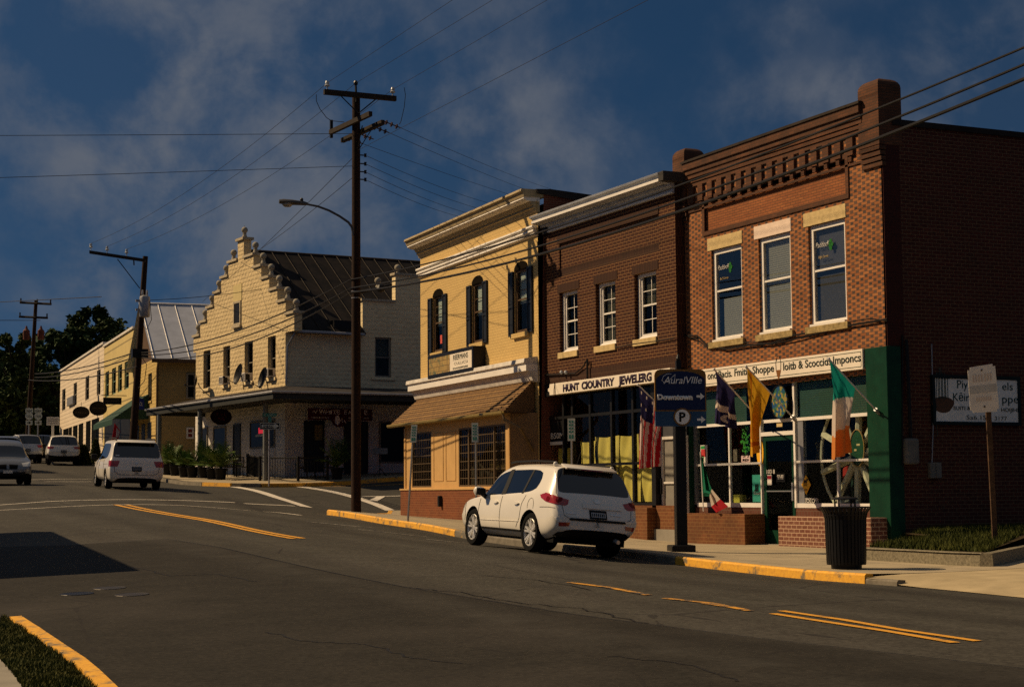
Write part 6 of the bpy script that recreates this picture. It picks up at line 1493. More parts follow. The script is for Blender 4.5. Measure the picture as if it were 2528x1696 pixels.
def insulator(p, parent, h=.22):
    b = MB(); b.lathe(p, [(.001, 0), (.02, 0), (.02, h*.35), (.07, h*.38), (.085, h*.5), (.05, h*.62), (.065, h*.75), (.04, h), (.001, h)], 10); b.done('insulator', M['ceramic'], parent, smooth=True)
I1 = Vector((e0.x+.1, e0.y, zA+.075)); I3 = Vector((e1.x-.1, e1.y, zA+.075)); I2 = Vector((PB.x-.03, PB.y-.05, zof(877, 207, PB.x, PB.y)))
insulator(I1, P1, .26); insulator(I3, P1, .26)
b = MB(); b.tube([Vector((PB.x-.03, PB.y-.1, zt1-.3)), I2], .035, 6); b.lathe(I2-Vector((0, 0, .05)), [(.001, 0), (.06, 0), (.07, .06), (.04, .12), (.001, .13)], 8); b.done('pole_top_pin', M['black_metal'], P1)
uy = Vector((-.08, 1, 0)).normalized()
f0, f1 = along(923, 0, 826, 0, uy, Vector((PB.x-.02, PB.y, 0)))
for dx, z0, z1, lab in ((-.19, zof(922, 281, f0.x, f0.y)-.0, 0, None), (.19, zof(922, 281, f0.x, f0.y)-.22, 0, None)):
    L_ = (f1-f0).normalized(); q0 = Vector((PB.x+dx, PB.y, 0))-L_*1.45; q1 = Vector((PB.x+dx, PB.y, 0))+L_*1.45; zz_ = z0
    b = MB(); f_ = Frame(q0.x, q0.y, (L_.x, L_.y)); b.box(f_, 0, 2.9, -.055, .055, zz_-.12, zz_+.02); b.done('crossarm', M['grey_wood'], P1)
zD = zof(922, 281, f0.x, f0.y)-.2
DE = []
for t in (-1.35, -.55, .55, 1.35):
    p = Vector((PB.x+.26, PB.y, zD))+L_*t*.97; b = MB(); q = p+Vector((.55, .05, -.14))
    for j in range(3): c = p.lerp(q, .2+.3*j); b.lathe(c-Vector((0.03, 0, 0)), [(.001, 0), (.07, 0), (.08, .03), (.03, .06), (.001, .06)], 8, (1, 0, -.25))
    b.tube([p, q], .018, 5); b.done('dead_end_insulator', mat('brown glazed insulator', (.05, .03, .03), .3, var=.2), P1); DE.append(q)
b = MB(); b.tube([Vector((PB.x-.2, PB.y, zD-.1))-L_*.9, Vector((PB.x, PB.y, zD-.75))], .018, 4); b.tube([Vector((PB.x+.2, PB.y, zD-.1))-L_*.7, Vector((PB.x, PB.y, zD-.75))], .018, 4); b.box(W0, PB.x-.25-.04, PB.x-.25+.04, f1.y-.04, f1.y+.04, zD, zD+.55); b.done('brace', M['black_metal'], P1)
b = MB()
for py in (720, 736): z = zof(877, py, PB.x, PB.y); b.lathe(Vector((PB.x, PB.y, z)), [(.13, -.015), (.142, -.015), (.142, .015), (.13, .015)], 14)
b.done('band', M['grey_metal'], P1)
RK = []
for py in (383, 404, 424, 443):
    z = zof(900, py, PB.x, PB.y); b = MB(); q = Vector((PB.x+.28, PB.y-.03, z)); b.tube([Vector((PB.x, PB.y, z)), q], .02, 5); b.lathe(q-Vector((0, 0, .05)), [(.001, 0), (.045, 0), (.03, .05), (.045, .1), (.001, .1)], 8); b.done('spool_insulator', M['black_metal'], P1); RK.append(q)
# street lamp on a curved bracket
lp = [(871, 572), (868, 560), (860, 549), (838, 534), (812, 520), (785, 510), (757, 504.5)]
e0l, e1l = along(757, 0, 690, 0, Vector((-1, 0, 0)), Vector((PB.x, PB.y, 0)))
def onx(px, py):                  # point of the vertical plane across the street through the pole
    return at_plane(px, py, (PB.x, PB.y-.16, 0), (.25, 1, 0))
pts = [onx(*p) for p in lp]
SL = thing('street_lamp', 'grey cobra head street lamp on a curved arm from the tall utility pole', 'street lamp', pts[0])
b = MB(); b.tube([pts[0]-Vector((0, 0, .12))]+pts, .042, 8, .032); b.done('arm', M['lamp_metal'], SL, smooth=True)
h0, h1 = onx(757, 504.5), onx(689, 499); ax = (h1-h0).normalized(); sd = ax.cross(Vector((0, 0, 1))).normalized()
b = MB(); rings = []
for t, w, hh in ((-.05, .05, .05), (.1, .08, .08), (.35, .13, .09), (.5, .16, .10), (.85, .17, .10), (1.0, .15, .07)):
    c = h0.lerp(h1, t); rings.append([c+sd*w*math.cos(a)+Vector((0, 0, 1))*hh*math.sin(a)*(1 if math.sin(a) > 0 else .55) for a in (2*math.pi*i/12 for i in range(12))])
b.loft(rings); b.done('lamp_head', M['lamp_metal'], SL, smooth=True)
b = MB(); c = h0.lerp(h1, .70); b.lathe(c-Vector((0, 0, .13)), [(.001, 0), (.10, .01), (.15, .06), (.15, .10), (.001, .10)], 12); b.done('lens', mat('cloudy lamp lens', (.30, .28, .24), .3), SL, smooth=True)
b = MB(); b.lathe(h0.lerp(h1, .18)+Vector((0, 0, .06)), [(.001, 0), (.05, 0), (.05, .08), (.03, .11), (.001, .11)], 8); b.done('photo_cell', M['black_metal'], SL)

# second pole, leaning, with transformer
B2 = on_ground(322, 1180, H); 
D2 = B2.dot(FWD)
T2 = Vector((B2.x, B2.y, 0))+RT*((353-322)/FPX*D2)*1.0; T2.z = zof(353, 633, T2.x, T2.y)
P2 = thing('utility_pole', 'leaning wooden utility pole with a transformer in front of the yellow block house', 'utility pole', B2)
b = MB(); b.tube([B2-Vector((0, 0, .2)), B2.lerp(T2, .5), T2], .19, 12, .12); b.done('pole', M['dark_wood'], P2, smooth=True)
p2 = lambda px, py: at_depth(px, py, D2)
c0, c1 = p2(219, 624), p2(357, 645)
f_ = Frame(c0.x, c0.y-.2, ((c1-c0).x, (c1-c0).y)); Lc = (c1-c0).xy.length
b = MB(); b.quad; 
v = [c0, c1]; d = (c1-c0).normalized(); n_ = Vector((d.y, -d.x, 0)).normalized()*.06; up_ = Vector((0, 0, .07))
b.loft([[p+n_-up_, p+n_+up_, p-n_+up_, p-n_-up_] for p in (c0-Vector((0, .2, 0)), c1-Vector((0, .2, 0)))]); b.done('crossarm', M['grey_wood'], P2)
b = MB(); b.tube([p2(290, 640), p2(345, 712)], .02, 4); b.done('brace', M['black_metal'], P2)
TI = []
for px, py in ((222, 622), (262, 629), (310, 636)): q = p2(px, py)+Vector((0, -.2, .05)); insulator(q, P2, .30); TI.append(q+Vector((0, 0, .3)))
q = p2(357, 757); b = MB(); b.lathe(q-Vector((0, 0, .47)), [(.001, 0), (.22, 0), (.24, .05), (.24, .85), (.22, .92), (.1, .98), (.001, 1.0)], 14); b.box(W0, q.x-.4, q.x, q.y-.05, q.y+.05, q.z-.2, q.z-.1); b.box(W0, q.x-.4, q.x, q.y-.05, q.y+.05, q.z+.2, q.z+.3)
for s_ in (-.1, .1): b.lathe(q+Vector((s_, 0, .5)), [(.04, 0), (.05, .1), (.03, .25), (.001, .25)], 6)
b.done('transformer', M['grey_metal'], P2, smooth=True)
b = MB(); b.tube([p2(330, 640), p2(331, 655)], .03, 4); b.tube([p2(370, 742), p2(374, 790), p2(362, 813), p2(348, 800)], .015, 4); b.tube([p2(346, 875), p2(362, 900), p2(357, 940), p2(342, 958)], .015, 4); b.done('drop_wire', M['wire'], P2)
b = MB(); q = p2(345, 870); b.box(W0, q.x-.35, q.x+.35, q.y-.15, q.y+.15, q.z-.25, q.z+.15); b.done('splice_box', M['black_metal'], P2)
# guy wires wrapped pale on the pole: third pole farther off
B3 = on_ground(66, 1092, .1); B3 = at_depth(66, 1085, 118.0); B3.z = gz(B3.x, B3.y); D3 = 118.0
T3 = at_depth(89, 741, D3)
P3 = thing('utility_pole', 'far thin utility pole with two crossarms against the dark trees', 'utility pole', B3)
b = MB(); b.tube([B3, T3], .19, 10, .12); b.done('pole', M['dark_wood'], P3, smooth=True)
for l, r in (((49, 747), (127, 751)), ((47, 782), (118, 785))):
    a, c = at_depth(*l, D3-.2), at_depth(*r, D3-.2); b = MB(); b.tube([a, c], .08, 4); b.done('crossarm', M['grey_wood'], P3)
    b = MB()
    for t in (.03, .55, .97): q = a.lerp(c, t); b.tube([q+Vector((0, 0, -.05)), q+Vector((0, 0, .3))], .05, 5)
    b.done('insulator', M['grey_wood'], P3)
for px in (65, 101):
    q = at_depth(px, 826, D3-.3); b = MB(); b.lathe(q-Vector((0, 0, .35)), [(.001, 0), (.22, 0), (.24, .6), (.1, .75), (.05, .95), (.001, .95)], 10); b.done('transformer', mat('rusty transformer', (.10, .03, .02), .7, var=.3), P3)
# wires
def wire(lab, pts, r, group=None, n=16, m='wire', cat='power line', name='power_line'):
    """curve through three points (ends and middle)"""
    a, c, e_ = [Vector(p) for p in pts]; out = []
    tm = ((c-a).xy.length)/max(1e-6, (e_-a).xy.length)
    for i in range(n+1):
        t = i/n
        p = a*((t-tm)*(t-1)/((0-tm)*(0-1))) + c*(t*(t-1)/(tm*(tm-1))) + e_*(t*(t-tm)/(1*(1-tm)))
        out.append(p)
    b = MB(); b.tube(out, r, 5); o = b.done(name, M[m], smooth=True); return tag(o, lab, cat, group)
XW = PB.x
def vplane(px, py, x=None): return at_plane(px, py, ((XW if x is None else x), 0, 0), (1, 0, 0))
# three heavy cables over the shop fronts
def heavy(lab, x, pxs, r):
    P = [vplane(px, py, x) for px, py in pxs]
    # quadratic z(y) through the three
    ys_ = [p.y for p in P]; zs2 = [p.z for p in P]; co = np.polyfit(ys_, zs2, 2)
    out = [Vector((x, y, float(np.polyval(co, y)))) for y in np.linspace(ys_[0], 9.0, 40)]
    b = MB(); b.tube(out, r, 6); return tag(b.done('power_line', M['wire'], smooth=True), lab, 'power line', 'heavy cables over the shop fronts')
g_ = 'heavy cables over the shop fronts'
heavy('uppermost of the three heavy cables crossing the brick shop fronts', XW-.14, ((868, 690), (1345, 570), (2528, 118)), .019)
heavy('middle of the three heavy cables crossing the brick shop fronts', XW-.15, ((868, 711), (1345, 604), (2528, 160)), .022)
heavy('lowest and thickest of the three heavy cables crossing the brick shop fronts', XW-.16, ((868, 722), (1345, 625), (2528, 196)), .030)
# their continuation to the leaning pole and on
for (a, mdl, c), lab in ((((868, 690), (700, 772), (346, 871)), 'upper sagging cable between the two poles in front of the stepped gable'), (((868, 711), (720, 785), (346, 876)), 'middle sagging cable between the two poles in front of the stepped gable'), (((868, 722), (720, 802), (346, 882)), 'lowest sagging cable between the two poles in front of the stepped gable')):
    q0 = Vector((XW-.15, PB.y, zof(a[0], a[1], XW-.15, PB.y))); q2_ = p2(c[0], c[1]); t = .5; 
    pm = at_plane(mdl[0], mdl[1], q0, Vector((-(q2_-q0).y, (q2_-q0).x, 0)))
    wire(lab, (q0, pm, q2_), .022, 'sagging cables in front of the stepped gable')
for (x1, y1), (x2, y2), lab in (((338, 868), (85, 923), 'upper cable from the leaning pole to the far pole'), ((338, 880), (85, 932), 'middle cable from the leaning pole to the far pole'), ((338, 905), (70, 938), 'lower cable from the leaning pole to the far pole')):
    a = p2(x1, y1); c = at_depth(x2, y2, D3); m_ = (a+c)/2; m_.z = zof((x1+x2)/2, (y1+y2)/2+16, m_.x, m_.y); wire(lab, (a, m_, c), .03, 'cables between the leaning and far pole')
# primary wires up to the next pole behind the viewer, parallel to the street
for p, (px, py), lab in ((I1+Vector((0, 0, .2)), (1118, 0), 'thin primary wire from the left insulator of the tall pole'), (I2, (1217, 0), 'thin primary wire from the pole top pin'), (I3+Vector((0, 0, .2)), (1352, 0), 'thin primary wire from the right insulator of the tall pole'), (Vector((PB.x, PB.y-.1, zof(893, 374, PB.x, PB.y))), (1601, 0), 'thin wire rising to the right across the middle of the sky')):
    q = at_plane(px, py, p, (1, 0, 0)); e_ = p+(q-p)*1.6; wire(lab, (p, p.lerp(e_, .5)-Vector((0, 0, .0)), e_), .006, 'thin primary wires', m='thinwire')
# and on to the leaning pole
for p, q, sag, lab in ((I1+Vector((0, 0, .2)), TI[0], .5, 'thin wire from the left insulator down to the leaning pole'), (I2, TI[1], .5, 'thin wire from the pole top down to the leaning pole'), (I3+Vector((0, 0, .2)), TI[2], .5, 'thin wire from the right insulator down to the leaning pole')):
    m_ = (p+q)/2-Vector((0, 0, sag)); wire(lab, (p, m_, q), .007, 'thin wires to the leaning pole', m='thinwire')
for px, py, ex, ey, lab in ((864, 392, 500, 745, 'steep service wire from the tall pole over the gable, upper'), (864, 440, 590, 650, 'steep service wire from the tall pole to the gable roof')):
    a = Vector((PB.x-.12, PB.y, zof(px, py, PB.x, PB.y))); c = FG.W(*[FG.at(ex, ey, .2)[0], .2, FG.at(ex, ey, .2)[1]]); wire(lab, (a, (a+c)/2-Vector((0, 0, .12)), c), .009, 'service wires over the gable')
# wires to the left, across the street
for py, eyl, lab in ((331, 332, 'level wire leading left from the double crossarm'), (411, 438, 'level wire leading left from below the crossarms')):
    a = Vector((PB.x-.1, PB.y, zof(868, py, PB.x, PB.y))); c = at_depth(-80, eyl, DP-6); c = a+(c-a)*2.6; wire(lab, (a, (a+c)/2-Vector((0, 0, .04)), c), .008, 'level wires to the left')
# wires to the right along the side street
for q, (px, py), lab in ((DE[0], (1330, 455), 'thin wire to the right from the near end of the double crossarm'), (DE[1], (1330, 478), 'thin wire to the right from the double crossarm, middle'), (DE[3], (1330, 500), 'thin wire to the right from the far end of the double crossarm')):
    c = at_depth(px, py, DP+48); c2 = q+(c-q)*1.2; wire(lab, (q, (q+c2)/2-Vector((0, 0, .1)), c2), .008, 'thin wires along the side street', m='thinwire')
for q, (px, py), i in zip(RK, ((1210, 491), (1190, 506), (1165, 518), (1140, 525)), range(4)):
    c = at_depth(px, py, DP+30); c2 = q+(c-q)*1.5; wire(('uppermost', 'second', 'third', 'lowest')[i]+' of the four spool wires leading right over the yellow building', (q, (q+c2)/2-Vector((0, 0, .25)), c2), .008, 'spool wires to the right')
# far level wires over the trees
for (x1, y1), (x2, y2), lab in (((-60, 749), (250, 733), 'upper thin wire over the dark trees to the leaning pole'), ((-60, 791), (100, 791), 'lower thin wire over the dark trees')):
    a, c = at_depth(x1, y1, 112), at_depth(x2, y2, 116 if x2 < 200 else 90); wire(lab, (a, (a+c)/2, c), .022, 'thin wires over the dark trees', m='thinwire')
a = p2(349, 742); c = GS.W(2.0, .5, 0); c = FG.W(FG.at(655, 712, .2)[0], .2, FG.at(655, 712, .2)[1]); wire('thin wire crossing the face of the stepped gable', (a, (a+c)/2-Vector((0, 0, .1)), c), .014)
# jumpers on the tall pole
b = MB(); b.tube([pp(781, 234, -.2), pp(781, 250, -.2), pp(790, 270), pp(806, 291), pp(818, 299), pp(850, 302)], .010, 4); b.tube([pp(998, 217), pp(1001, 235), pp(998, 265), pp(990, 300), pp(986, 308)], .010, 4); tag(b.done('jumper_wire', M['thinwire']), 'slack jumper loops beside the crossarms of the tall pole', 'wire')
b = MB(); q0 = pp(935, 709, -.1); 
b.tube([pp(890, 722, -.2), pp(930, 712, -.2), pp(968, 702, -.2)], .05, 6, .03); b.ball(pp(940, 712, -.2), .13, 8)
tag(b.done('splice_closure', M['black_metal']), 'black cable splice hanging right of the tall pole', 'cable splice')

# ------------------------------------------------------------------ street furniture
def post_sign(px_base, top, name, lab, w_px, y0, y1, m, rpost, items=None, tilt=0, group=None, hoff=H):
    q = on_ground(*px_base, hoff); d = q.dot(FWD)
    tp = at_depth(top[0], top[1], d)
    root = thing(name, lab, 'sign', q, group=group)
    b = MB(); b.tube([q-Vector((0, 0, .1)), tp], rpost, 6); b.done('post', M['grey_metal'], root)
    return root, q, d, tp
M['park_sign'] = mat('pale green white sign', (.50, .52, .46), .5, var=.08)
M['sign_green'] = mat('green sign print', (.05, .20, .16), .5, var=0)
for base, top, (l, r, t_, bt), lab in (((1006.5, 1287), (1021, 1050), (1014, 1027, 1048.5, 1092), 'leaning narrow parking sign on a post at the left of the awning shop'), ((1176.5, 1311), (1174, 1045), (1167, 1181, 1044, 1091), 'narrow parking sign on a post in front of the awning windows'), ((1413, 1327), (1411, 1036), (1404, 1419.5, 1033, 1088), 'narrow parking sign on a post before the jeweller window')):
    root, q, d, tp = post_sign(base, top, 'parking_sign', lab, 0, 0, 0, None, .028, group='narrow parking signs along the kerb')
    a0 = at_depth(l, (t_+bt)/2, d); a1 = at_depth(r, (t_+bt)/2, d); wv = (a1-a0); hgt = (bt-t_)/FPX*d; wid = (r-l)/FPX*d*1.25
    up_ = (tp-q).normalized(); tp2 = at_depth((l+r)/2+ (4 if base[0] < 1010 else 0), t_, d)
    f_ = Frame(tp2.x, tp2.y, (.70, -.71)); zc_ = tp2.z
    lean = (tp-q).xy/((tp-q).z)
    b = MB()
    def P_(u, v, y): return f_.W(u*wid/2, y, zc_-hgt/2+v*hgt/2)+Vector((lean.x, lean.y, 0))*(v*hgt/2-hgt/2)
    b.loft([[P_(-1, -1, -.045), P_(1, -1, -.045), P_(1, 1, -.045), P_(-1, 1, -.045)], [P_(-1, -1, -.04), P_(1, -1, -.04), P_(1, 1, -.04), P_(-1, 1, -.04)]]); pl = b.done('plate', M['park_sign'], root)
    b = MB()
    for v0, v1 in ((.62, .8), (.32, .5), (.02, .2), (-.28, -.10), (-.82, -.45)):
        for u0, u1 in ((-.65, -.1), (.05, .6)): b.quad(P_(u0, v0, -.047), P_(u1, v0, -.047), P_(u1, v1, -.047), P_(u0, v1, -.047))
    b.done('print', M['sign_green'], pl, recalc=False)
# way finding sign
q = on_ground(1682, 1361, H); d = q.dot(FWD); WS = thing('wayfinding_sign', 'dark blue sign reading Downtown with a round parking badge on a black post', 'sign', q)
fw = Frame(q.x, q.y, (.955, -.297))
wz = lambda py: zof(1682, py, q.x, q.y)
m_px = lambda n: n/FPX*d
b = MB(); b.box(fw, -.11, .11, -.11, .11, q.z+.0, wz(1050)); b.done('post', M['black_metal'], WS, bevel=.012)
b = MB(); b.box(fw, -.24, .24, -.24, .24, q.z-.05, q.z+.13); b.done('base', M['black_metal'], WS, bevel=.015)
b = MB(); b.box(fw, -.05, .05, -.05, .05, wz(916), wz(890)); b.lathe(Vector((q.x, q.y, wz(890))), [(.03, 0), (.05, .04), (.02, .12), (.001, .14)], 8); b.done('finial', M['black_metal'], WS)
hw = m_px(64.5)/fw.ex.dot(RT)
zt, zb_, zm = wz(913), wz(1053), wz(1016)
M['navy'] = mat('navy sign face', (.012, .022, .075), .5, var=.12); M['gold'] = mat('gold brown trim', (.22, .115, .03), .5, var=.1); M['midblue'] = mat('mid blue sign band', (.03, .075, .155), .5, var=.1)
M['sign_silver'] = mat('pale grey reflective lettering', (.80, .80, .77), .5, var=0)
def rounded(x0, x1, z0, z1, r):
    P = []
    for cx, cz, a0 in ((x1-r, z1-r, 0), (x0+r, z1-r, 90)):
        P += [(cx+r*math.cos(R(a0+a)), cz+r*math.sin(R(a0+a))) for a in (0, 30, 60, 90)]
    return [(x0, z0)] + [(x1, z0)] + P
b = MB(); b.prism(fw, rounded(-hw, hw, zm, zt, .12), -.16, -.115); pnl = b.done('panel', M['gold'], WS)
b = MB(); arch = [(-hw+.025, zm+.025), (hw-.025, zm+.025), (hw-.025, zt-.24)]+[(hw*.965*math.cos(t), zt-.24+.20*math.sin(t)) for t in (math.pi*i/12 for i in range(1, 12))]+[(-hw+.025, zt-.24)]; b.prism(fw, arch, -.166, -.16); b.done('panel_face', M['navy'], pnl)
b = MB(); b.box(fw, -hw+.005, hw-.005, -.158, -.117, zb_, zm); b.done('lower_band', M['midblue'], pnl)
def circ(f, x, z, r, y0, y1, n=24): 
    b = MB(); b.prism(f, [(x+r*math.cos(t), z+r*math.sin(t)) for t in (2*math.pi*i/n for i in range(n))], y0, y1); return b
zc_ = wz(1030); r_ = m_px(22); x_ = m_px(3)
circ(fw, x_, zc_, r_, -.175, -.16).done('badge_rim', M['gold'], pnl); circ(fw, x_, zc_, r_*.83, -.180, -.175).done('badge', M['sign_silver'], pnl)
lettering(pnl, M['black'], [('P', fw, x_-r_*.36, -.1805, zc_-r_*.5, r_*1.05, r_*.72, dict(bold=.03))], 'badge_letter')
wx = lambda px: m_px(px-1682.5)/fw.ex.dot(RT)
zr_ = lambda py: wz(py)
lettering(pnl, M['sign_silver'], [('Downtown', fw, wx(1624), -.167, zr_(987), zr_(974)-zr_(987), wx(1712.5)-wx(1624), dict(bold=.06)), ('AuralVIlle', fw, wx(1640), -.167, zr_(948), zr_(930)-zr_(948), wx(1736)-wx(1640), dict(shear=.25)), ('Virginia', fw, wx(1704), -.167, zr_(957), m_px(5.5), wx(1733)-wx(1704), {})][:2])
b = MB(); b.tube([fw.W(wx(px), -.168, zr_(py)) for px, py in ((1660, 925), (1650, 924), (1640, 930), (1636, 940), (1641, 946), (1652, 943), (1664, 930), (1669, 925), (1667, 948))], .005, 5); b.done('script_flourish', M['sign_silver'], pnl)
def arrow(f, x0, x1, z, h, y, m, par):
    xm = x0+(x1-x0)*.48; b = MB(); b.prism(f, [(x0, z-h*.32), (xm, z-h*.32), (xm, z-h), (x1, z), (xm, z+h), (xm, z+h*.32), (x0, z+h*.32)], y-.004, y); return b.done('arrow', m, par)
arrow(fw, wx(1722), wx(1742), zr_(979.5), m_px(8.5), -.168, M['sign_silver'], pnl); arrow(fw, wx(1723), wx(1744), zr_(1036.5), m_px(8.5), -.160, M['sign_silver'], pnl)
lettering(pnl, M['sign_silver'], [], 'x') if False else None
# blank-backed sign on the grass bed
q = on_ground(2457, 1338, H+.3); q = on_ground(2457, 1334, H+.33); d = q.dot(FWD)
RS = thing('bleached_sign', 'sun bleached white sign on a leaning rusty post in the grass verge', 'sign', q)
tp = at_depth(2434, 905, d); M['rust_post'] = mat('rusty brown post', (.085, .05, .03), .7, metal=.2, var=.4, vscale=8)
b = MB(); f_ = Frame(q.x, q.y, (.9, -.42)); rr = .045
b.loft([[p+f_.ex*a+f_.ey*c for a, c in ((-.045, -.03), (.045, -.03), (.045, .03), (-.045, .03))] for p in (q-Vector((0, 0, .2)), tp)]); b.done('post', M['rust_post'], RS)
k = NT('bleached sign face'); c = k.mix(k.ramp(k.noise(3, 4, .6), .35, .7), (.86, .80, .68), (.74, .68, .58)); k.col(c); k.b.inputs['Roughness'].default_value = .5; M['bleached'] = k.m
P4 = [at_depth(px, py, d-.07) for px, py in ((2396, 1020), (2467.5, 1015), (2456, 897), (2388.5, 908))]
b = MB(); nn_ = f_.ey*.008; b.loft([[p for p in P4], [p+nn_ for p in P4]]); es = [e_ for e_ in b.bm.edges if abs((e_.verts[0].co-e_.verts[1].co).length-.008) < .004]; bmesh.ops.bevel(b.bm, geom=es, offset=.045, segments=4, affect='EDGES'); pl = b.done('plate', M['bleached'], RS)
def on_plate(u, v, lift=.004): 
    a = P4[0].lerp(P4[1], u); c = P4[3].lerp(P4[2], u); return a.lerp(c, v)-f_.ey*lift
def plate_rect(b, u0, u1, v0, v1): b.quad(on_plate(u0, v0), on_plate(u1, v0), on_plate(u1, v1), on_plate(u0, v1))
b = MB(); plate_rect(b, .02, .98, .42, .58); b.done('grey_band', mat('faded grey band', (.55, .53, .47), .5, var=.1), pl, recalc=False)
b = MB()
for u0 in (.16, .26, .36, .46, .58, .68, .78): plate_rect(b, u0, u0+.055, .66, .82)
for u0 in (.24, .32, .40, .48, .56, .64, .72): plate_rect(b, u0, u0+.05, .24, .33)
b.done('faded_print', mat('faded print', (.66, .54, .43), .5, var=.1), pl, recalc=False)
b = MB()
for v_ in (.12, .90): c_ = on_plate(.5, v_, .01); b.ball(c_, .018, 6)
b.done('bolt', M['rust_post'], RS)
# one-way sign and street name at the far corner
q = on_ground(664, 1194, H); d = q.dot(FWD); OW = thing('one_way_sign', 'black and white arrow sign below a green street name plate at the porch corner', 'sign', q)
fo = Frame(q.x, q.y, (.93, -.36)); m_px = lambda n: n/FPX*d; oz = lambda py: zof(664, py, q.x, q.y); oxf = lambda px: (px-664.5)/FPX*d/fo.ex.dot(RT)
b = MB(); b.tube([q-Vector((0, 0, .1)), Vector((q.x, q.y, oz(1020)))], .035, 6); b.done('post', M['grey_metal'], OW)
b = MB(); b.box(fo, oxf(641), oxf(692), -.06, -.045, oz(1060.5), oz(1043)); pl = b.done('arrow_plate', M['black'], OW)
b = MB(); b.frame_box(fo, oxf(642), oxf(691), -.063, -.06, oz(1059.5), oz(1044), .02); b.prism(fo, [(oxf(646), oz(1055.5)), (oxf(678), oz(1055.5)), (oxf(678), oz(1058.5)), (oxf(689), oz(1052)), (oxf(678), oz(1045)), (oxf(678), oz(1048)), (oxf(646), oz(1048))], -.064, -.06); b.done('arrow', M['park_sign'], pl)
lettering(pl, M['black'], [('ONEWAY', fo, oxf(650), -.065, oz(1054.7), m_px(5.4), oxf(676)-oxf(650), dict(bold=.02))])
b = MB(); b.box(fo, oxf(648), oxf(683), -.05, -.04, oz(1028.5), oz(1020)); gp = b.done('street_name_plate', mat('street sign green', (.01, .13, .08), .5, var=.1), OW)
lettering(gp, M['park_sign'], [('SC LOTUS', fo, oxf(651), -.052, oz(1027), m_px(5), oxf(680)-oxf(651), {})])
b = MB(); b.box(fo, oxf(662), oxf(670), -.055, -.045, oz(1042), oz(1029)); b.done('small_plate', mat('teal plate', (.05, .20, .17), .5), OW)
# litter bin with flared rim and raised lid
q = on_ground(2090, 1404, H); d = q.dot(FWD); LB = thing('litter_bin', 'black slatted steel litter bin with a raised lid on the kerbside pavement', 'litter bin', q)
s_ = d/FPX; r0, r1, hb = 38*s_, 55*s_, (1404-1252)*s_
b = MB(); b.lathe(q, [(.001, 0), (r0*.98, 0), (r0, .09), (.001, .09)], 28); b.done('foot', M['black_metal'], LB, smooth=True)
b = MB(); b.lathe(q, [(.001, .10), (r0*1.12, .10), (r1*.93, hb*.93), (.001, hb*.93)], 28); b.done('liner', M['black'], LB, smooth=True)
b = MB(); n = 34
for i in range(n):
    a = 2*math.pi*i/n; u = Vector((math.cos(a), math.sin(a), 0)); t = Vector((-u.y, u.x, 0))
    rings = []
    for r_, h_ in ((r0*1.22, .075), (r0*1.24, .13), (r1*.90, hb*.80), (r1*.96, hb*.90), (r1*1.10, hb*.985), (r1*1.14, hb)):
        rings.append([q+u*r_-t*.022+Vector((0, 0, h_)), q+u*r_+t*.022+Vector((0, 0, h_)), q+u*(r_+.010)+t*.022+Vector((0, 0, h_)), q+u*(r_+.010)-t*.022+Vector((0, 0, h_))])
    b.loft(rings)
for r_, h_ in ((r0*1.2, .11), (r1*.94, hb*.87), (r1*1.12, hb*.995)):
    b.tube([q+Vector((r_*math.cos(a), r_*math.sin(a), h_)) for a in (2*math.pi*i/30 for i in range(31))], .014, 5)
b.done('slats', M['black_metal'], LB)
b = MB(); b.lathe(q+Vector((0, 0, hb*1.13)), [(.001, .045), (r1*.50, .03), (r1*.58, .005), (r1*.58, -.01), (.001, -.01)], 24); b.done('lid', M['black_metal'], LB, smooth=True)
b = MB()
for a in (.4, 1.97, 3.54, 5.1): u = Vector((math.cos(a), math.sin(a), 0)); b.tube([q+u*r1*.52+Vector((0, 0, hb*1.12)), q+u*r1*.52+Vector((0, 0, hb*.93))], .016, 5)
b.done('lid_leg', M['black_metal'], LB)
# far left route signs and information board
D_ = 104.0
for px, lab in ((71, 'round white route sign assembly on a post, the left of the two'), (93.5, 'round white route sign assembly on a post, the right of the two')):
    qb = at_depth(px, 1086, D_); qb.z = gz(qb.x, qb.y); root = thing('route_sign', lab, 'sign', qb, group='route signs on the left')
    f_ = Frame(qb.x, qb.y, (.99, -.13)); zz_ = lambda py: zof(px, py, qb.x, qb.y); m = D_/FPX
    b = MB(); b.tube([qb, Vector((qb.x, qb.y, zz_(1006)))], .05, 5); b.done('post', M['grey_metal'], root)
    b = MB(); b.box(f_, -9*m, 9*m, -.08, -.06, zz_(1019), zz_(1008)); b.done('direction_plate', M['park_sign'], root)
    circ(f_, 0, zz_(1027), 9.5*m, -.08, -.06).done('shield', M['park_sign'], root)
    b = MB(); b.box(f_, -8*m, 8*m, -.08, -.06, zz_(1049), zz_(1038)); pl = b.done('arrow_plate', M['park_sign'], root)
    lettering(root, M['black'], [('WEST' if px < 80 else 'NORTH', f_, -7*m, -.085, zz_(1017), 5*m, 14*m, {}), ('1522', f_, -6*m, -.085, zz_(1030), 5*m, 12*m, {})])
    arrow(f_, -5*m, 5*m, zz_(1043.5), 3.5*m, -.083, M['black'], pl)
D_ = 100.0; qb = at_depth(130, 1086, D_); qb.z = gz(qb.x, qb.y); root = thing('notice_board', 'white rectangular notice board on a post at the far left pavement', 'sign', qb); f_ = Frame(qb.x, qb.y, (.99, -.13)); zz_ = lambda py: zof(131, py, qb.x, qb.y); m = D_/FPX
b = MB(); b.box(f_, -.07, .07, -.05, .05, qb.z, zz_(1030)); b.done('post', M['old_white'], root)
b = MB(); b.box(f_, -15*m, 15*m, -.10, -.06, zz_(1050), zz_(1029)); pl = b.done('board', M['old_white'], root)
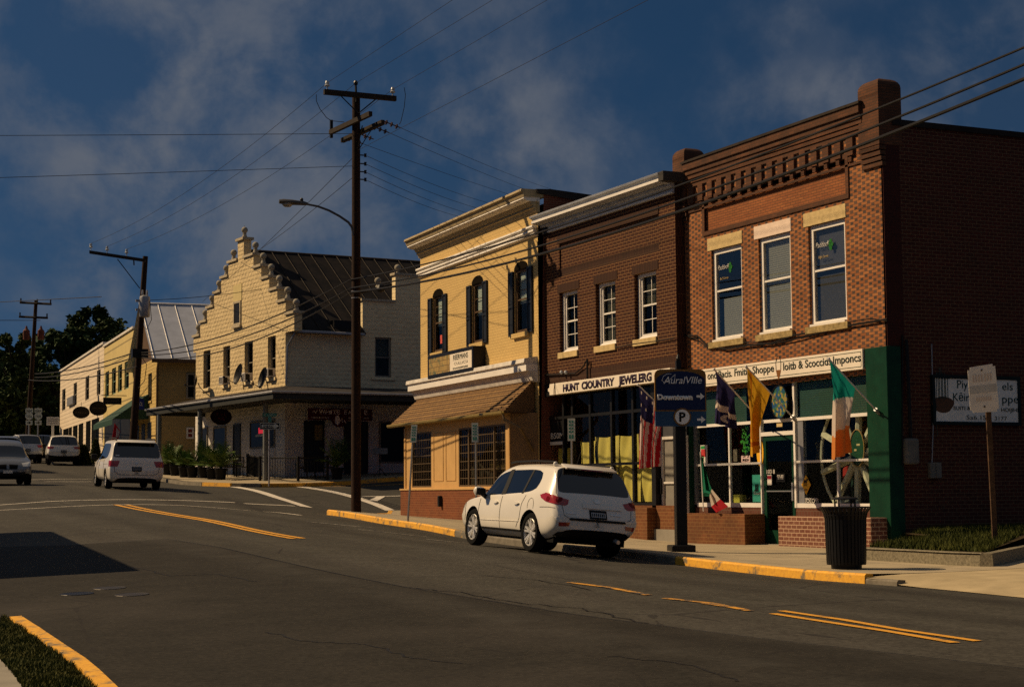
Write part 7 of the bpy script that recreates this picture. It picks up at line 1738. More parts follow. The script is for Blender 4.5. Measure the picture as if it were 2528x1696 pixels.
lettering(pl, M['dim_letter'], [(t_, f_, -11*m, -.102, zz_(y_), 3*m, 22*m, {}) for t_, y_ in (('CLOVE ALLEN', 1036), ('DUSTINCTURE', 1041), ('MEMO', 1046.5))])

# ------------------------------------------------------------------ porch furniture, plants
def chair_bm(q, a):
    f_ = Frame(q.x, q.y, (math.cos(a), math.sin(a))); z = q.z; return f_, z
M['patio'] = mat('black patio metal', (.014, .014, .014), .5, var=.15)
def patio_chair(q, a, lab):
    f_ = Frame(q.x, q.y, (math.cos(a), math.sin(a))); z = q.z; root = thing('patio_chair', lab, 'chair', q, group='black patio chairs on the porch')
    b = MB(); b.box(f_, -.24, .24, -.24, .24, z+.43, z+.46); b.done('seat', M['patio'], root)
    for sx_ in (-.22, .22):
        for sy in (-.22, .22): b = MB(); b.tube([f_.W(sx_, sy, z), f_.W(sx_, sy, z+.43)], .016, 4); b.done('leg', M['patio'], root)
    b = MB(); b.frame_box(f_, -.24, .24, .22, .25, z+.46, z+.92, .03)
    for i in range(5): b.box(f_, -.17+i*.08, -.15+i*.08, .23, .24, z+.49, z+.89)
    b.done('backrest', M['patio'], root)
    b = MB()
    for sx_ in (-.24, .24): b.tube([f_.W(sx_, .22, z+.66), f_.W(sx_, -.2, z+.66), f_.W(sx_, -.22, z+.44)], .015, 4)
    b.done('armrest', M['patio'], root); return root
def patio_table(q, lab):
    root = thing('patio_table', lab, 'table', q); b = MB(); b.lathe(q+Vector((0, 0, .70)), [(.001, 0), (.42, 0), (.43, .02), (.001, .03)], 16); b.done('table_top', M['patio'], root)
    b = MB(); b.tube([q, q+Vector((0, 0, .7))], .03, 6); b.lathe(q, [(.001, 0), (.25, 0), (.22, .03), (.001, .04)], 10); b.done('pedestal', M['patio'], root)
gp = lambda px, py: on_ground(px, py, H)
patio_chair(gp(600, 1177), .4, 'black patio chair facing the palms beside the oval sign'); patio_chair(gp(570, 1177), 2.6, 'black patio chair nearest the potted palms'); patio_table(gp(583, 1175), 'round black patio table behind the palms')
patio_chair(gp(745, 1181), 2.9, 'black patio chair beside the porch railing corner'); patio_chair(gp(812, 1180), -.3, 'black patio chair left of the dark door planter'); patio_table(gp(778, 1179), 'round black patio table behind the side railing')
# railing
def railing(path, lab, solid=None):
    P = [gp(*p) for p in path]; root = thing('porch_railing', lab, 'railing', P[0]); 
    for p in P: b = MB(); b.box(W0, p.x-.05, p.x+.05, p.y-.05, p.y+.05, p.z-.1, p.z+1.05); b.done('post', M['patio'], root)
    b = MB()
    for a, c in zip(P, P[1:]): b.tube([a+Vector((0, 0, .98)), c+Vector((0, 0, .98))], .03, 5); b.tube([a+Vector((0, 0, .12)), c+Vector((0, 0, .12))], .02, 4)
    b.done('rail', M['patio'], root)
    b = MB()
    for a, c in zip(P, P[1:]):
        n = int((c-a).length/.13)
        for i in range(1, n): p = a.lerp(c, i/n); b.tube([p+Vector((0, 0, .12)), p+Vector((0, 0, .97))], .009, 4)
    b.done('baluster', M['patio'], root)
railing([(611, 1177), (642, 1186)], 'short black railing left of the corner porch post')
railing([(642, 1187), (736, 1188), (808, 1185)], 'long black railing along the side street edge of the porch')
# music stand
q = gp(938, 1176); root = thing('music_stand', 'thin black tripod stand with a tilted tray by the side porch wall', 'music stand', q)
b = MB(); b.tube([q+Vector((0, 0, .3)), q+Vector((0, 0, 1.0))], .02, 5)
for a in (0, 2.1, 4.2): b.tube([q+Vector((0, 0, .35)), q+Vector((.3*math.cos(a), .3*math.sin(a), 0))], .018, 4)
b.done('tripod', M['patio'], root)
f_ = Frame(q.x, q.y, (.93, -.36)); b = MB(); b.loft([[f_.W(-.33, -.1, q.z+.95), f_.W(.33, -.1, q.z+.95), f_.W(.33, .12, q.z+1.2), f_.W(-.33, .12, q.z+1.2)], [f_.W(-.33, -.12, q.z+.97), f_.W(.33, -.12, q.z+.97), f_.W(.33, .10, q.z+1.22), f_.W(-.33, .10, q.z+1.22)]]); b.done('tray', mat('pale sheet music', (.20, .20, .19), .6, var=.3, vscale=12), root)
# potted palms
def leafmat(name, a, b_):
    k = NT(name); k.col(k.mix(k.ramp(k.noise(3, 3), .35, .65), a, b_)); k.b.inputs['Roughness'].default_value = .5; k.b.inputs['Specular IOR Level'].default_value = .2; return k.m
M['palm_leaf'] = leafmat('palm leaf', (.035, .075, .015), (.11, .17, .03))
M['pot'] = mat('black plant pot', (.012, .012, .012), .6, var=.2)
def palm(px, py, hgt, spread, lab, seed, fr=16, m='palm_leaf'):
    q = gp(px, py); r = random.Random(seed); root = thing('potted_palm', lab, 'potted plant', q, group='potted plants along the porch')
    b = MB(); b.lathe(q, [(.001, 0), (.20, 0), (.27, .42), (.29, .44), (.29, .50), (.24, .50), (.001, .46)], 14); b.done('pot', M['pot'], root, smooth=True)
    b = MB(); s0 = q+Vector((0, 0, .45))
    for i in range(fr):
        a = r.uniform(0, 6.28); el = r.uniform(.5, 1.4); L = hgt*r.uniform(.75, 1.1); pts = []
        dv = Vector((math.cos(a), math.sin(a), 0))
        for j in range(8):
            t = j/7; pts.append(s0+dv*(spread*math.cos(el)*t*(1+.5*t))+Vector((0, 0, L*(t*1.15*math.sin(el)-.48*t*t*math.cos(el)))))
        side = dv.cross(Vector((0, 0, 1)))
        b.tube(pts, .008, 3)
        for j in range(2, 8):
            for u in (0, .5):
                if j == 7 and u: continue
                p = pts[j-1].lerp(pts[j], u); tn = (pts[j]-pts[j-1]).normalized(); l_ = .30*hgt*(1-abs(j+u-4.5)/5.2)
                for s_ in (-1, 1):
                    tip = p+(side*s_*.75+tn*.7+Vector((0, 0, -.25))).normalized()*l_; w = tn*.034
                    b.bm.faces.new([b.bm.verts.new(x) for x in (p-w, p+w, tip)])
    b.done('fronds', M[m], root, recalc=False); return root
for args in ((413, 1172, 1.15, .8, 'leftmost potted palm beside the yellow house wall', 1), (432, 1174, 1.1, .7, 'second potted palm from the left, at the pavement edge', 2), (455, 1178, .85, .6, 'short bushy potted plant between the palms', 3, 22), (475, 1179, .95, .7, 'potted palm just left of the left porch post', 4), (503, 1180, 1.35, .8, 'tall potted palm just right of the left porch post', 5, 20), (524, 1183, 1.05, .7, 'dark potted palm in front of the porch doors', 6), (545, 1184, 1.45, 1.0, 'largest bright potted palm, rightmost of the row', 7, 24), (832, 1183, 1.65, .8, 'dark potted palm beside the side street cafe door', 8, 20)):
    palm(*args)
b = MB(); q = gp(832, 1183); 
# flags of the shop
def flag(bracket_px, tip_px, name, lab, hoist, drop, colour, seed, y_out, fold=.35, t0=.35, pole_m='white_paint', f=FA, yb=-.08):
    x, z = f.at(*bracket_px, yb); B_ = f.W(x, yb, z)
    T_ = f.W(f.at(*tip_px, y_out)[0], y_out, f.at(*tip_px, y_out)[1])
    root = thing(name, lab, 'flag', B_, group='flags on the shop fronts')
    b = MB(); b.tube([B_, T_], .018, 6); b.ball(T_, .035, 8); b.done('flag_pole', M[pole_m], root)
    b = MB(); b.tube([B_-(T_-B_).normalized()*.04, B_+(T_-B_).normalized()*.12], .045, 6); b.done('bracket', M['grey_metal'], root)
    r = random.Random(seed); nu, nv = 44, 54; g = []; dirp = (T_-B_).normalized(); side = f.ex
    ph = r.uniform(0, 6.28)
    L = (T_-B_).length
    for j in range(nv+1):
        v = j/nv; row = []
        for i in range(nu+1):
            u = i/nu                         # u along the hoist from the tip (0) towards the bracket (1)
            p0 = T_-dirp*(L*.02+hoist*u)
            # gravity pulls the cloth under the tip side: lower rows gather
            gather = 1-fold*min(1, v*1.6)
            p = T_-dirp*(L*.02+hoist*u*gather)
            dz = drop*v*(1-.25*u*v)
            p = Vector((p.x, p.y, (1-min(1, v*2.2))*p.z+min(1, v*2.2)*(T_.z-dirp.z*(L*.02+hoist*u*.75*gather)))) if False else p
            w = .10*min(1, v*2)*math.sin(u*11+ph+v*1.5)+.05*min(1, v*2)*math.sin(u*23+2*v+ph)
            row.append(b_v := p+Vector((0, 0, -dz))+side*w)
        g.append(row)
    parts = {}
    for j in range(nv):
        for i in range(nu):
            c = colour((i+.5)/nu, (j+.5)/nv); parts.setdefault(c, []).append((i, j))
    bm = bmesh.new(); vs = [[bm.verts.new(p) for p in row] for row in g]; ms = list(parts)
    for c, cells in parts.items():
        for i, j in cells:
            fc_ = bm.faces.new((vs[j][i], vs[j][i+1], vs[j+1][i+1], vs[j+1][i])); fc_.material_index = ms.index(c)
    return link('cloth', bm, [M[c] for c in ms], root, smooth=True)
def cloth_mat(n, c): 
    k = NT(n); k.col(c); k.b.inputs['Roughness'].default_value = .8; k.b.inputs['Specular IOR Level'].default_value = .1
    tl = k.new('ShaderNodeBsdfTranslucent'); tl.inputs[0].default_value = (*c, 1); mx = k.new('ShaderNodeMixShader'); mx.inputs[0].default_value = .3; k.t.links.new(k.b.outputs[0], mx.inputs[1]); k.t.links.new(tl.outputs[0], mx.inputs[2]); k.t.links.new(mx.outputs[0], k.o.inputs[0]); M[n] = k.m
for n, c in (('f_green', (.012, .26, .20)), ('f_white', (.62, .52, .44)), ('f_orange', (.62, .22, .05)), ('f_navy', (.022, .020, .07)), ('f_yellow', (.62, .32, .02)), ('f_amber', (.42, .13, .01)), ('f_red', (.42, .02, .03)), ('f_pale', (.55, .45, .42)), ('f_dgreen', (.01, .15, .08))): cloth_mat(n, c)
flag((2168, 1018), (2046, 886), 'tricolour_flag', 'green white and orange flag hanging at the right of the green shop window', 1.05, 1.95, lambda u, v: 'f_green' if v+.30*u < .42 else ('f_white' if v+.25*u < .78 else 'f_orange'), 1, -1.75, fold=.32)
flag((1962, 1035), (1842, 905), 'yellow_flag', 'yellow flag with red figures hanging over the shop door', .95, 1.9, lambda u, v: 'f_amber' if (abs(u-.15) < .05 and v < .8) or (.30 < u < .42 and .3 < v < .75 and math.sin(v*40) > 0) or abs(v-.86) < .035 else 'f_yellow', 2, -1.7, fold=.42)
flag((1880, 1040), (1763, 912), 'navy_flag', 'dark navy flag with a white band and crescent beside the yellow flag', .85, 1.15, lambda u, v: 'f_white' if .55 < v < .70 or ((u-.45)/.13)**2+((v-.85)/.09)**2 < 1 and not ((u-.52)/.10)**2+((v-.84)/.07)**2 < 1 else 'f_navy', 3, -1.7, fold=.1)
flag((1668, 1040), (1575, 950), 'striped_flag', 'striped red and white flag with a starry canton partly behind the wayfinding sign', .85, 2.0, lambda u, v: ('f_white' if (int(u*22) % 5 == 2 and int(v*26) % 4 == 1) else 'f_navy') if v < .36 and u < .62 else ('f_red' if int((u*.9+v*.16)*13) % 2 == 0 else 'f_pale'), 4, -1.1, fold=.2, f=FB)
# small draped flag on a stick at the left window
x, z = FA.at(1732, 1262, -.55); y0_ = -.5; q0 = FA.W(x, y0_, z); x2, z2 = FA.at(1729, 1115, y0_); q1 = FA.W(x2, y0_, z2)
root = thing('draped_flag', 'small green white and red flag drooping from a stick, shop window left', 'flag', q0)
b = MB(); b.tube([q0, q1], .016, 6); b.done('stick', M['white_paint'], root)
P = [[(1731, 1118), (1733, 1130)], [(1733, 1225), (1752, 1195)], [(1751, 1225), (1757, 1207)], [(1756, 1250), (1778, 1232)], [(1768, 1265), (1798, 1250)]]
bm = bmesh.new(); rows = []
for i, ((a0, a1), (c0, c1)) in enumerate(P):
    row = []
    for t in range(7):
        u = t/6; px, py = a0+(c0-a0)*u, a1+(c1-a1)*u; y_ = y0_+.06*math.sin(u*9+i)
        xx, zz_ = FA.at(px, py, y_); row.append(bm.verts.new(FA.W(xx, y_, zz_)))
    rows.append(row)
for i in range(4):
    for t in range(6):
        fc_ = bm.faces.new((rows[i][t], rows[i][t+1], rows[i+1][t+1], rows[i+1][t])); fc_.material_index = (0, 0, 1, 2)[i] if not (i == 2 and t in (2, 3)) else 1
link('cloth', bm, [M['f_dgreen'], M['f_white'], M['f_red']], root, smooth=True)
# red and white banner by the leaning pole
q = p2(283, 1075); f_ = FY; b = MB(); pts = [at_depth(283, 1044, D2+6), at_depth(297, 1064, D2+6), at_depth(292, 1083, D2+6), at_depth(276, 1086, D2+6)]
b.loft([pts, [p+Vector((0, .02, 0)) for p in pts]]); o = b.done('shop_banner', M['f_red']); tag(o, 'red banner with a white slash hanging left of the leaning pole', 'banner')
b = MB(); pts = [at_depth(288, 1056, D2+5.95), at_depth(296, 1065, D2+5.95), at_depth(291, 1080, D2+5.95), at_depth(286, 1080, D2+5.95)]; b.loft([pts, [p+Vector((0, .02, 0)) for p in pts]]); b.done('white_slash', M['f_pale'], o)
# ------------------------------------------------------------------ vehicles
def paint(name, c, metal=0.0): return mat(name, c, .32, metal=metal, spec=.5, var=.05, vscale=2, coat=.6)
M['car_white'] = paint('cream white car paint', (.70, .66, .58)); M['car_silver'] = paint('silver car paint', (.36, .36, .37), .5); M['car_grey'] = paint('mid grey car paint', (.13, .135, .145), .4); M['car_dark'] = paint('dark grey car paint', (.03, .03, .034), .3); M['car_blue'] = paint('dark blue grey car paint', (.05, .055, .07), .3)
M['car_glass'] = mat('car window glass', (.005, .006, .007), .04, spec=.9, var=0)
M['clad'] = mat('black plastic cladding', (.014, .014, .014), .6, var=.1)
M['chrome'] = mat('bright alloy', (.70, .68, .64), .38, metal=.55, spec=.4, var=.05)
M['lamp_red'] = mat('red lamp lens', (.32, .012, .012), .15, spec=.6, var=.35, vscale=14, coat=.5)
M['lamp_clear'] = mat('clear lamp lens', (.45, .46, .46), .12, spec=.6, var=.2, vscale=10)
M['amber'] = mat('lit amber lamp', (.9, .45, .10), .3, emit=2.0, var=0)
M['well'] = mat('wheel well black', (.004, .004, .004), .9, var=0)
M['seamline'] = mat('panel gap', (.05, .045, .04), .8, var=0)

def section(y, w, zb, zs, wt, zt, zc, kk=1.0):
    """half outline from sill to roof centre: 11 points"""
    a = .03 if zt-zs > .25 else (zt-zs)*.12
    ws = w*.955
    return [(0, zb), (w*.80, zb), (w*.965, zb+.09), (w, zb+.32*kk), (w*.997, zs-.20*kk), (ws, zs), (ws+(wt-ws)*.08, zs+a), (ws+(wt-ws)*.86, zt-(zt-zs)*.13), (wt, zt), (wt*.72, zt+(zc-zt)*.72), (0, zc)]
def car_mesh(st, glass_cols, ws_cols, rear_cols, arches, clad_rows, r_arch, half, tailw=True):
    """st: stations back to front; returns evaluated bmesh split by material slot.
    slots: 0 body 1 side glass 2 windscreen 3 rear glass 4 cladding 5 wheel well"""
    bm = bmesh.new(); rings = []
    for s in st:
        h = section(*s); y = s[0]
        ring = [bm.verts.new((x, y, z)) for x, z in h] + [bm.verts.new((-x, y, z)) for x, z in reversed(h[1:-1])]
        rings.append(ring)
    n = len(rings[0])
    for a in range(len(rings)-1):
        for i in range(n):
            j = (i+1) % n
            f = bm.faces.new((rings[a][i], rings[a+1][i], rings[a+1][j], rings[a][j]))
            k_ = i if i < 10 else n-1-i
            m_ = 0
            if k_ in clad_rows: m_ = 4
            if k_ == 6 and a in glass_cols: m_ = 1
            if k_ in (8, 9) and a in ws_cols: m_ = 2
            if k_ in (8, 9) and a in rear_cols: m_ = 3
            f.material_index = m_
    for ring, flip in ((rings[0], False), (rings[-1], True)):
        for i in range(10):
            q = [ring[i], ring[i+1], ring[n-1-i] if i < 9 else ring[10], ring[(n-i) % n]]
            u = []
            for v in q:
                if v not in u: u.append(v)
            if len(u) >= 3:
                f = bm.faces.new(u if flip else list(reversed(u))); f.material_index = 4 if i in clad_rows else 0
    bmesh.ops.recalc_face_normals(bm, faces=bm.faces)
    cr = bm.edges.layers.float.get('crease_edge') or bm.edges.layers.float.new('crease_edge')
    for e in bm.edges:
        ms = {f.material_index for f in e.link_faces}
        if ms == {0, 4}: e[cr] = .6
        elif len(ms) == 2 and ms & {1, 2, 3}: e[cr] = .55
    me = bpy.data.meshes.new('car'); bm.to_mesh(me); bm.free()
    for nm in range(6): me.materials.append(M['well'])
    o = bpy.data.objects.new('car', me); COL.objects.link(o)
    sub = o.modifiers.new('s', 'SUBSURF'); sub.levels = 3; sub.render_levels = 3
    cuts = []
    for y, z in arches:
        for sx in (1, -1):
            c = MB(); c.lathe((sx*(half-.34), y, z), [(.0001, 0), (r_arch, 0), (r_arch, .7), (.0001, .7)], 40, (sx, 0, 0)); 
            for f in c.bm.faces: f.material_index = 5
            bmesh.ops.remove_doubles(c.bm, verts=c.bm.verts, dist=1e-3); bmesh.ops.recalc_face_normals(c.bm, faces=c.bm.faces)
            cm = bpy.data.meshes.new('cut'); c.bm.to_mesh(cm); c.bm.free()
            for nm in range(6): cm.materials.append(M['well'])
            co = bpy.data.objects.new('cut', cm); COL.objects.link(co); cuts.append(co)
            b_ = o.modifiers.new('b', 'BOOLEAN'); b_.operation = 'DIFFERENCE'; b_.object = co; b_.solver = 'EXACT'
    dg = bpy.context.evaluated_depsgraph_get(); ev = bpy.data.meshes.new_from_object(o.evaluated_get(dg))
    bpy.data.objects.remove(o)
    for co in cuts: bpy.data.objects.remove(co)
    full = bmesh.new(); full.from_mesh(ev); bpy.data.meshes.remove(ev)
    return full
def split(full, idx):
    b = full.copy(); bmesh.ops.delete(b, geom=[f for f in b.faces if f.material_index != idx], context='FACES')
    for f in b.faces: f.material_index = 0
    return b
def islands(b):
    seen = set(); out = []
    for f in b.faces:
        if f in seen: continue
        st, grp = [f], []; seen.add(f)
        while st:
            g = st.pop(); grp.append(g.index)
            for e in g.edges:
                for h in e.link_faces:
                    if h not in seen: seen.add(h); st.append(h)
        out.append(grp)
    return out
def lbm(name, bm, m, par, smooth=True):       # link a mesh already in the vehicle's own axes
    me = bpy.data.meshes.new(name); bm.to_mesh(me); bm.free(); me.materials.append(m)
    if smooth:
        for p in me.polygons: p.use_smooth = True
        me.set_sharp_from_angle(angle=R(42))
    o = bpy.data.objects.new(name, me); COL.objects.link(o); o.parent = par; return o
class Car:
    def __init__(s, name, label, pos, heading, st, glass, ws, rear, arches, m, r_arch, half, wheel_r, track, rim='spoke', clad=(0, 1), group=None, tilt=None):
        # pos: ground point below the rear axle centre; local +Y is the nose
        hd = Vector((math.sin(heading), math.cos(heading), 0)); rt = Vector((hd.y, -hd.x, 0)); wb = arches[1][0]-arches[0][0]
        g = lambda v: Vector((v.x, v.y, gz(v.x, v.y)))
        ra, fa = pos, pos+hd*wb
        R1, R2, F1, F2 = g(ra-rt*track/2), g(ra+rt*track/2), g(fa-rt*track/2), g(fa+rt*track/2)
        yv = ((F1+F2)-(R1+R2)).normalized(); xv = ((R2+F2)-(R1+F1)); xv = (xv-yv*xv.dot(yv)).normalized(); zv = xv.cross(yv)
        c = (R1+R2)/2
        mtx = Matrix(((xv.x, yv.x, zv.x, c.x), (xv.y, yv.y, zv.y, c.y), (xv.z, yv.z, zv.z, c.z), (0, 0, 0, 1))) @ Matrix.Translation((0, -arches[0][0], 0))
        s.root = thing(name, label, name.replace('_', ' ').replace('parked ', ''), group=group, mtx=mtx); s.m = m
        s.root['category'] = 'car' if 'minivan' not in name else 'minivan'
        full = car_mesh(st, glass, ws, rear, arches, clad, r_arch, half)
        s.bvh = BVHTree.FromBMesh(full)
        for idx, nm, mm in ((0, 'body', m), (4, 'cladding', M['clad']), (5, 'wheel_well', M['well'])):
            b = split(full, idx)
            if len(b.faces): lbm(nm, b, mm, s.root)
            else: b.free()
        for idx, nm in ((1, 'side_window'), (2, 'windscreen'), (3, 'rear_window')):
            b = split(full, idx)
            if not len(b.faces): b.free(); continue
            b.faces.index_update()
            for grp in islands(b):
                keep = set(grp); q = b.copy(); q.faces.ensure_lookup_table(); bmesh.ops.delete(q, geom=[f for f in q.faces if f.index not in keep], context='FACES'); lbm(nm, q, M['car_glass'], s.root)
            b.free()
        full.free()
        for i, (y, z) in enumerate(arches):
            for sx in (-1, 1): s.wheel(sx*track/2, y, wheel_r, sx, rim)
        b = MB(); b.box(W0, -half*.8, half*.8, .3, arches[1][0]+.7, .22, .55); s.add('chassis', b, M['well'])
    def add(s, name, b, m, par=None, smooth=False, bevel=0):
        bm = b.bm if isinstance(b, MB) else b
        if bevel: bmesh.ops.bevel(bm, geom=bm.edges[:], offset=bevel, segments=2, affect='EDGES', profile=.5)
        bmesh.ops.recalc_face_normals(bm, faces=bm.faces)
        return lbm(name, bm, m, par or s.root, smooth)
    def wheel(s, x, y, r, sx, rim):
        w = .115
        b = MB(); b.lathe((x, y, r), [(r*.70, -w*.8), (r*.74, -w), (r*.93, -w), (r*.985, -w*.72), (r, -w*.4), (r, w*.4), (r*.985, w*.72), (r*.93, w), (r*.74, w), (r*.70, w*.8), (r*.68, 0)], 36, (sx, 0, 0)); t = s.add('wheel', b, M['rubber'], smooth=True)
        b = MB(); b.lathe((x, y, r), [(r*.68, -w*.5), (r*.72, w*.80), (r*.685, w*.88), (r*.66, w*.6), (r*.64, w*.1), (r*.62, -w*.5)], 32, (sx, 0, 0))
        b.lathe((x, y, r), [(.001, w*.2), (r*.17, w*.2), (r*.17, w*.62), (r*.09, w*.72), (.001, w*.72)], 16, (sx, 0, 0))
        ns = 6 if rim == 'spoke' else 9
        for i in range(ns):
            a = 2*math.pi*i/ns+.26
            for da in ((-.11, .11) if rim == 'spoke' else (0,)):
                u0 = Vector((0, math.cos(a+da*.6), math.sin(a+da*.6))); u1 = Vector((0, math.cos(a+da*1.5), math.sin(a+da*1.5))); tt = Vector((0, -math.sin(a), math.cos(a)))*r*.062
                c0 = Vector((x+sx*w*.60, y, r))+u0*r*.10; c1 = Vector((x+sx*w*.72, y, r))+u1*r*.67; dx = Vector((sx*.012, 0, 0))
                b.loft([[c0-tt-dx*2, c0+tt-dx*2, c0+tt*.7+dx, c0-tt*.7+dx], [c1-tt-dx*2, c1+tt-dx*2, c1+tt*.7+dx, c1-tt*.7+dx]])
        s.add('rim', b, M['chrome'], t)
        b = MB(); b.lathe((x, y, r), [(.001, -w*.3), (r*.60, -w*.3), (r*.60, -w*.2), (.001, -w*.2)], 20, (sx, 0, 0)); s.add('brake_disc', b, M['well'], t)
    def patch(s, name, pts, direction, m, lift=.006, par=None, step=.05, thick=True):
        """panel lying on the body: polygon given in the plane square to `direction` (u across, z up)"""
        d = Vector(direction).normalized(); u = Vector((0, 0, 1)).cross(d).normalized(); v = d.cross(u)
        bm = bmesh.new(); bm.faces.new([bm.verts.new((a, c, 0)) for a, c in pts])
        xs = [p[0] for p in pts]; ys = [p[1] for p in pts]
        for lo, hi, no in ((min(xs), max(xs), (1, 0, 0)), (min(ys), max(ys), (0, 1, 0))):
            q = lo+step
            while q < hi:
                bmesh.ops.bisect_plane(bm, geom=bm.verts[:]+bm.edges[:]+bm.faces[:], plane_co=(q*no[0], q*no[1], 0), plane_no=no); q += step
        bad = []
        for vt in bm.verts:
            o = u*vt.co.x+v*vt.co.y-d*6
            o.z = o.z
            hit, nrm, _, _ = s.bvh.ray_cast(o, d)
            if hit is None: bad.append(vt); continue
            vt.co = hit-d*lift
        if bad: bmesh.ops.delete(bm, geom=bad, context='VERTS')
        if thick and bm.faces:
            g_ = bmesh.ops.extrude_face_region(bm, geom=bm.faces[:])
            for vt in [e for e in g_['geom'] if isinstance(e, bmesh.types.BMVert)]: vt.co += d*(lift+.01)
        return s.add(name, bm, m, par, True)
    def line(s, name, pts, direction, m, w=.010, lift=.003):
        d = Vector(direction).normalized(); u = Vector((0, 0, 1)).cross(d).normalized(); v = d.cross(u); out = []
        P = resample([(a, c) for a, c in pts], .06)
        for p in P:
            hit, nrm, _, _ = s.bvh.ray_cast(u*p.x+v*p.y-d*6, d)
            if hit is not None: out.append(hit-d*lift)
        b = MB()
        if len(out) > 1: b.tube(out, w*.5, 4)
        return s.add(name, b, m)
DR, DL, DRr = (0, 1, 0), (1, 0, 0), (-1, 0, 0)     # looking forward onto the tail, onto the left side, onto the right side
# for DR: u = x*(?)  -> worked out: u = z x d
def uvw(direction):
    d = Vector(direction).normalized(); u = Vector((0, 0, 1)).cross(d).normalized(); return d, u, d.cross(u)

SUV_ST = [ # y, w, zb, zs, wt, zt, zc
 (.00, .78, .50, .66, .70, .70, .705), (.05, .86, .44, .76, .77, .82, .83), (.13, .895, .40, .92, .80, 1.02, 1.04), (.22, .905, .36, 1.04, .78, 1.14, 1.165),
 (.36, .92, .30, 1.13, .735, 1.37, 1.41), (.53, .93, .28, 1.155, .685, 1.605, 1.665), (.66, .935, .27, 1.145, .675, 1.63, 1.70), (.88, .94, .26, 1.12, .675, 1.645, 1.715), (1.50, .942, .255, 1.075, .685, 1.655, 1.73), (1.60, .942, .255, 1.07, .685, 1.655, 1.73),
 (2.32, .942, .255, 1.03, .69, 1.64, 1.72), (2.44, .942, .255, 1.025, .69, 1.635, 1.715), (2.90, .94, .255, 1.005, .68, 1.55, 1.63), (3.12, .94, .255, .995, .69, 1.42, 1.49), (3.42, .935, .26, .985, .73, 1.14, 1.18),
 (3.66, .93, .27, .975, .76, 1.005, 1.055), (4.05, .915, .28, .93, .74, .955, 1.005), (4.40, .87, .30, .84, .66, .86, .90), (4.58, .80, .33, .70, .58, .72, .745), (4.66, .72, .38, .56, .5, .57, .58)]
suv_pos = Vector((14.03+.80, 29.3, 0))
S = Car('parked_suv', 'cream white sport utility car parked at the kerb, seen from behind, nearest the camera', suv_pos, 0.0, SUV_ST, (7, 8, 9, 10, 11, 12, 13), (13, 14), (3, 4), ((1.03, .375), (3.73, .375)), M['car_white'], .425, .94, .372, 1.60, clad=(0,))
d_, u_, v_ = uvw(DR)   # u for tail views
sg = 1 if u_.x > 0 else -1
def tail(x): return x*sg
def side(y, dirn): 
    _, u, _ = uvw(dirn); return y*(1 if u.y > 0 else -1)
# tail lamps wrap the corners: projected along a diagonal
for sx in (-1, 1):
    dg = Vector((-sx*.80, .60, 0)); dd, uu, vv = uvw(dg)
    # corner points of the lamp in body space (x, y, z)
    C = [(.93, .66, 1.09), (.92, .44, 1.135), (.90, .20, 1.10), (.62, .10, 1.03), (.60, .10, .945), (.66, .09, .915), (.90, .15, .94), (.935, .40, .97), (.94, .60, 1.035)]
    s_l = S.patch('tail_light', [((Vector((sx*x, y, 0)).dot(uu)), z) for x, y, z in C], dg, M['lamp_red'], .012, step=.04)
    # round reflectors inside the lens
    for k_, (x, y) in enumerate(((.80, .12), (.915, .34))):
        S.patch('lamp_ring', [(Vector((sx*x, y, 0)).dot(uu)+.05*math.cos(t), 1.02+.052*math.sin(t)) for t in (2*math.pi*i/12 for i in range(12))], dg, mat('deep red lens', (.14, .004, .005), .2, var=0), .016, par=s_l, step=.05)
    S.patch('reflector', [(tail(sx*x), z) for x, z in ((.58, .615), (.80, .605), (.79, .53), (.60, .545))], DR, M['lamp_red'], .010, step=.05)
# tail gate: plate recess, plate, handle strip, badges, seams
S.patch('plate_recess', [(tail(x), z) for x, z in ((-.30, .90), (.52, .90), (.52, .985), (-.30, .985))], DR, M['car_white'], .022, step=.06)
p_ = S.patch('number_plate', [(tail(x), z) for x, z in ((-.17, .875), (.19, .875), (.19, .71), (-.17, .71))], DR, M['black'], .014, step=.1)
S.patch('plate_print', [(tail(x), z) for x, z in ((-.14, .83), (.16, .83), (.16, .745), (-.14, .745))], DR, mat('pale plate face', (.35, .37, .38), .5), .019, par=p_, step=.1)
b_ = bmesh.new()
for i in range(7):
    x0 = -.125+i*.04
    pl_ = S.patch('plate_digit', [(tail(x), z) for x, z in ((x0, .815), (x0+.022, .815), (x0+.022, .76), (x0, .76))], DR, M['black'], .022, par=p_, step=.1)
S.patch('badge', [(tail(.02)+.07*math.cos(t), 1.035+.04*math.sin(t)) for t in (2*math.pi*i/16 for i in range(16))], DR, M['chrome'], .014, step=.1)
S.patch('model_name', [(tail(x), z) for x, z in ((-.66, .80), (-.46, .80), (-.46, .775), (-.66, .775))], DR, M['chrome'], .010, step=.1)
S.patch('model_name', [(tail(x), z) for x, z in ((.50, .70), (.72, .70), (.72, .67), (.50, .67))], DR, M['chrome'], .010, step=.1)
S.patch('grip_trim', [(tail(x), z) for x, z in ((.27, .825), (.50, .825), (.50, .795), (.27, .795))], DR, M['chrome'], .012, step=.1)
S.patch('bumper_strip', [(tail(x), z) for x, z in ((-.60, .675), (-.57, .70), (.57, .70), (.60, .675), (.58, .655), (-.58, .655))], DR, M['clad'], .012, step=.08)
S.patch('rear_valance', [(tail(x), z) for x, z in ((-.80, .28), (-.76, .42), (-.52, .475), (.52, .475), (.76, .42), (.80, .28))], DR, M['clad'], .016, step=.07)
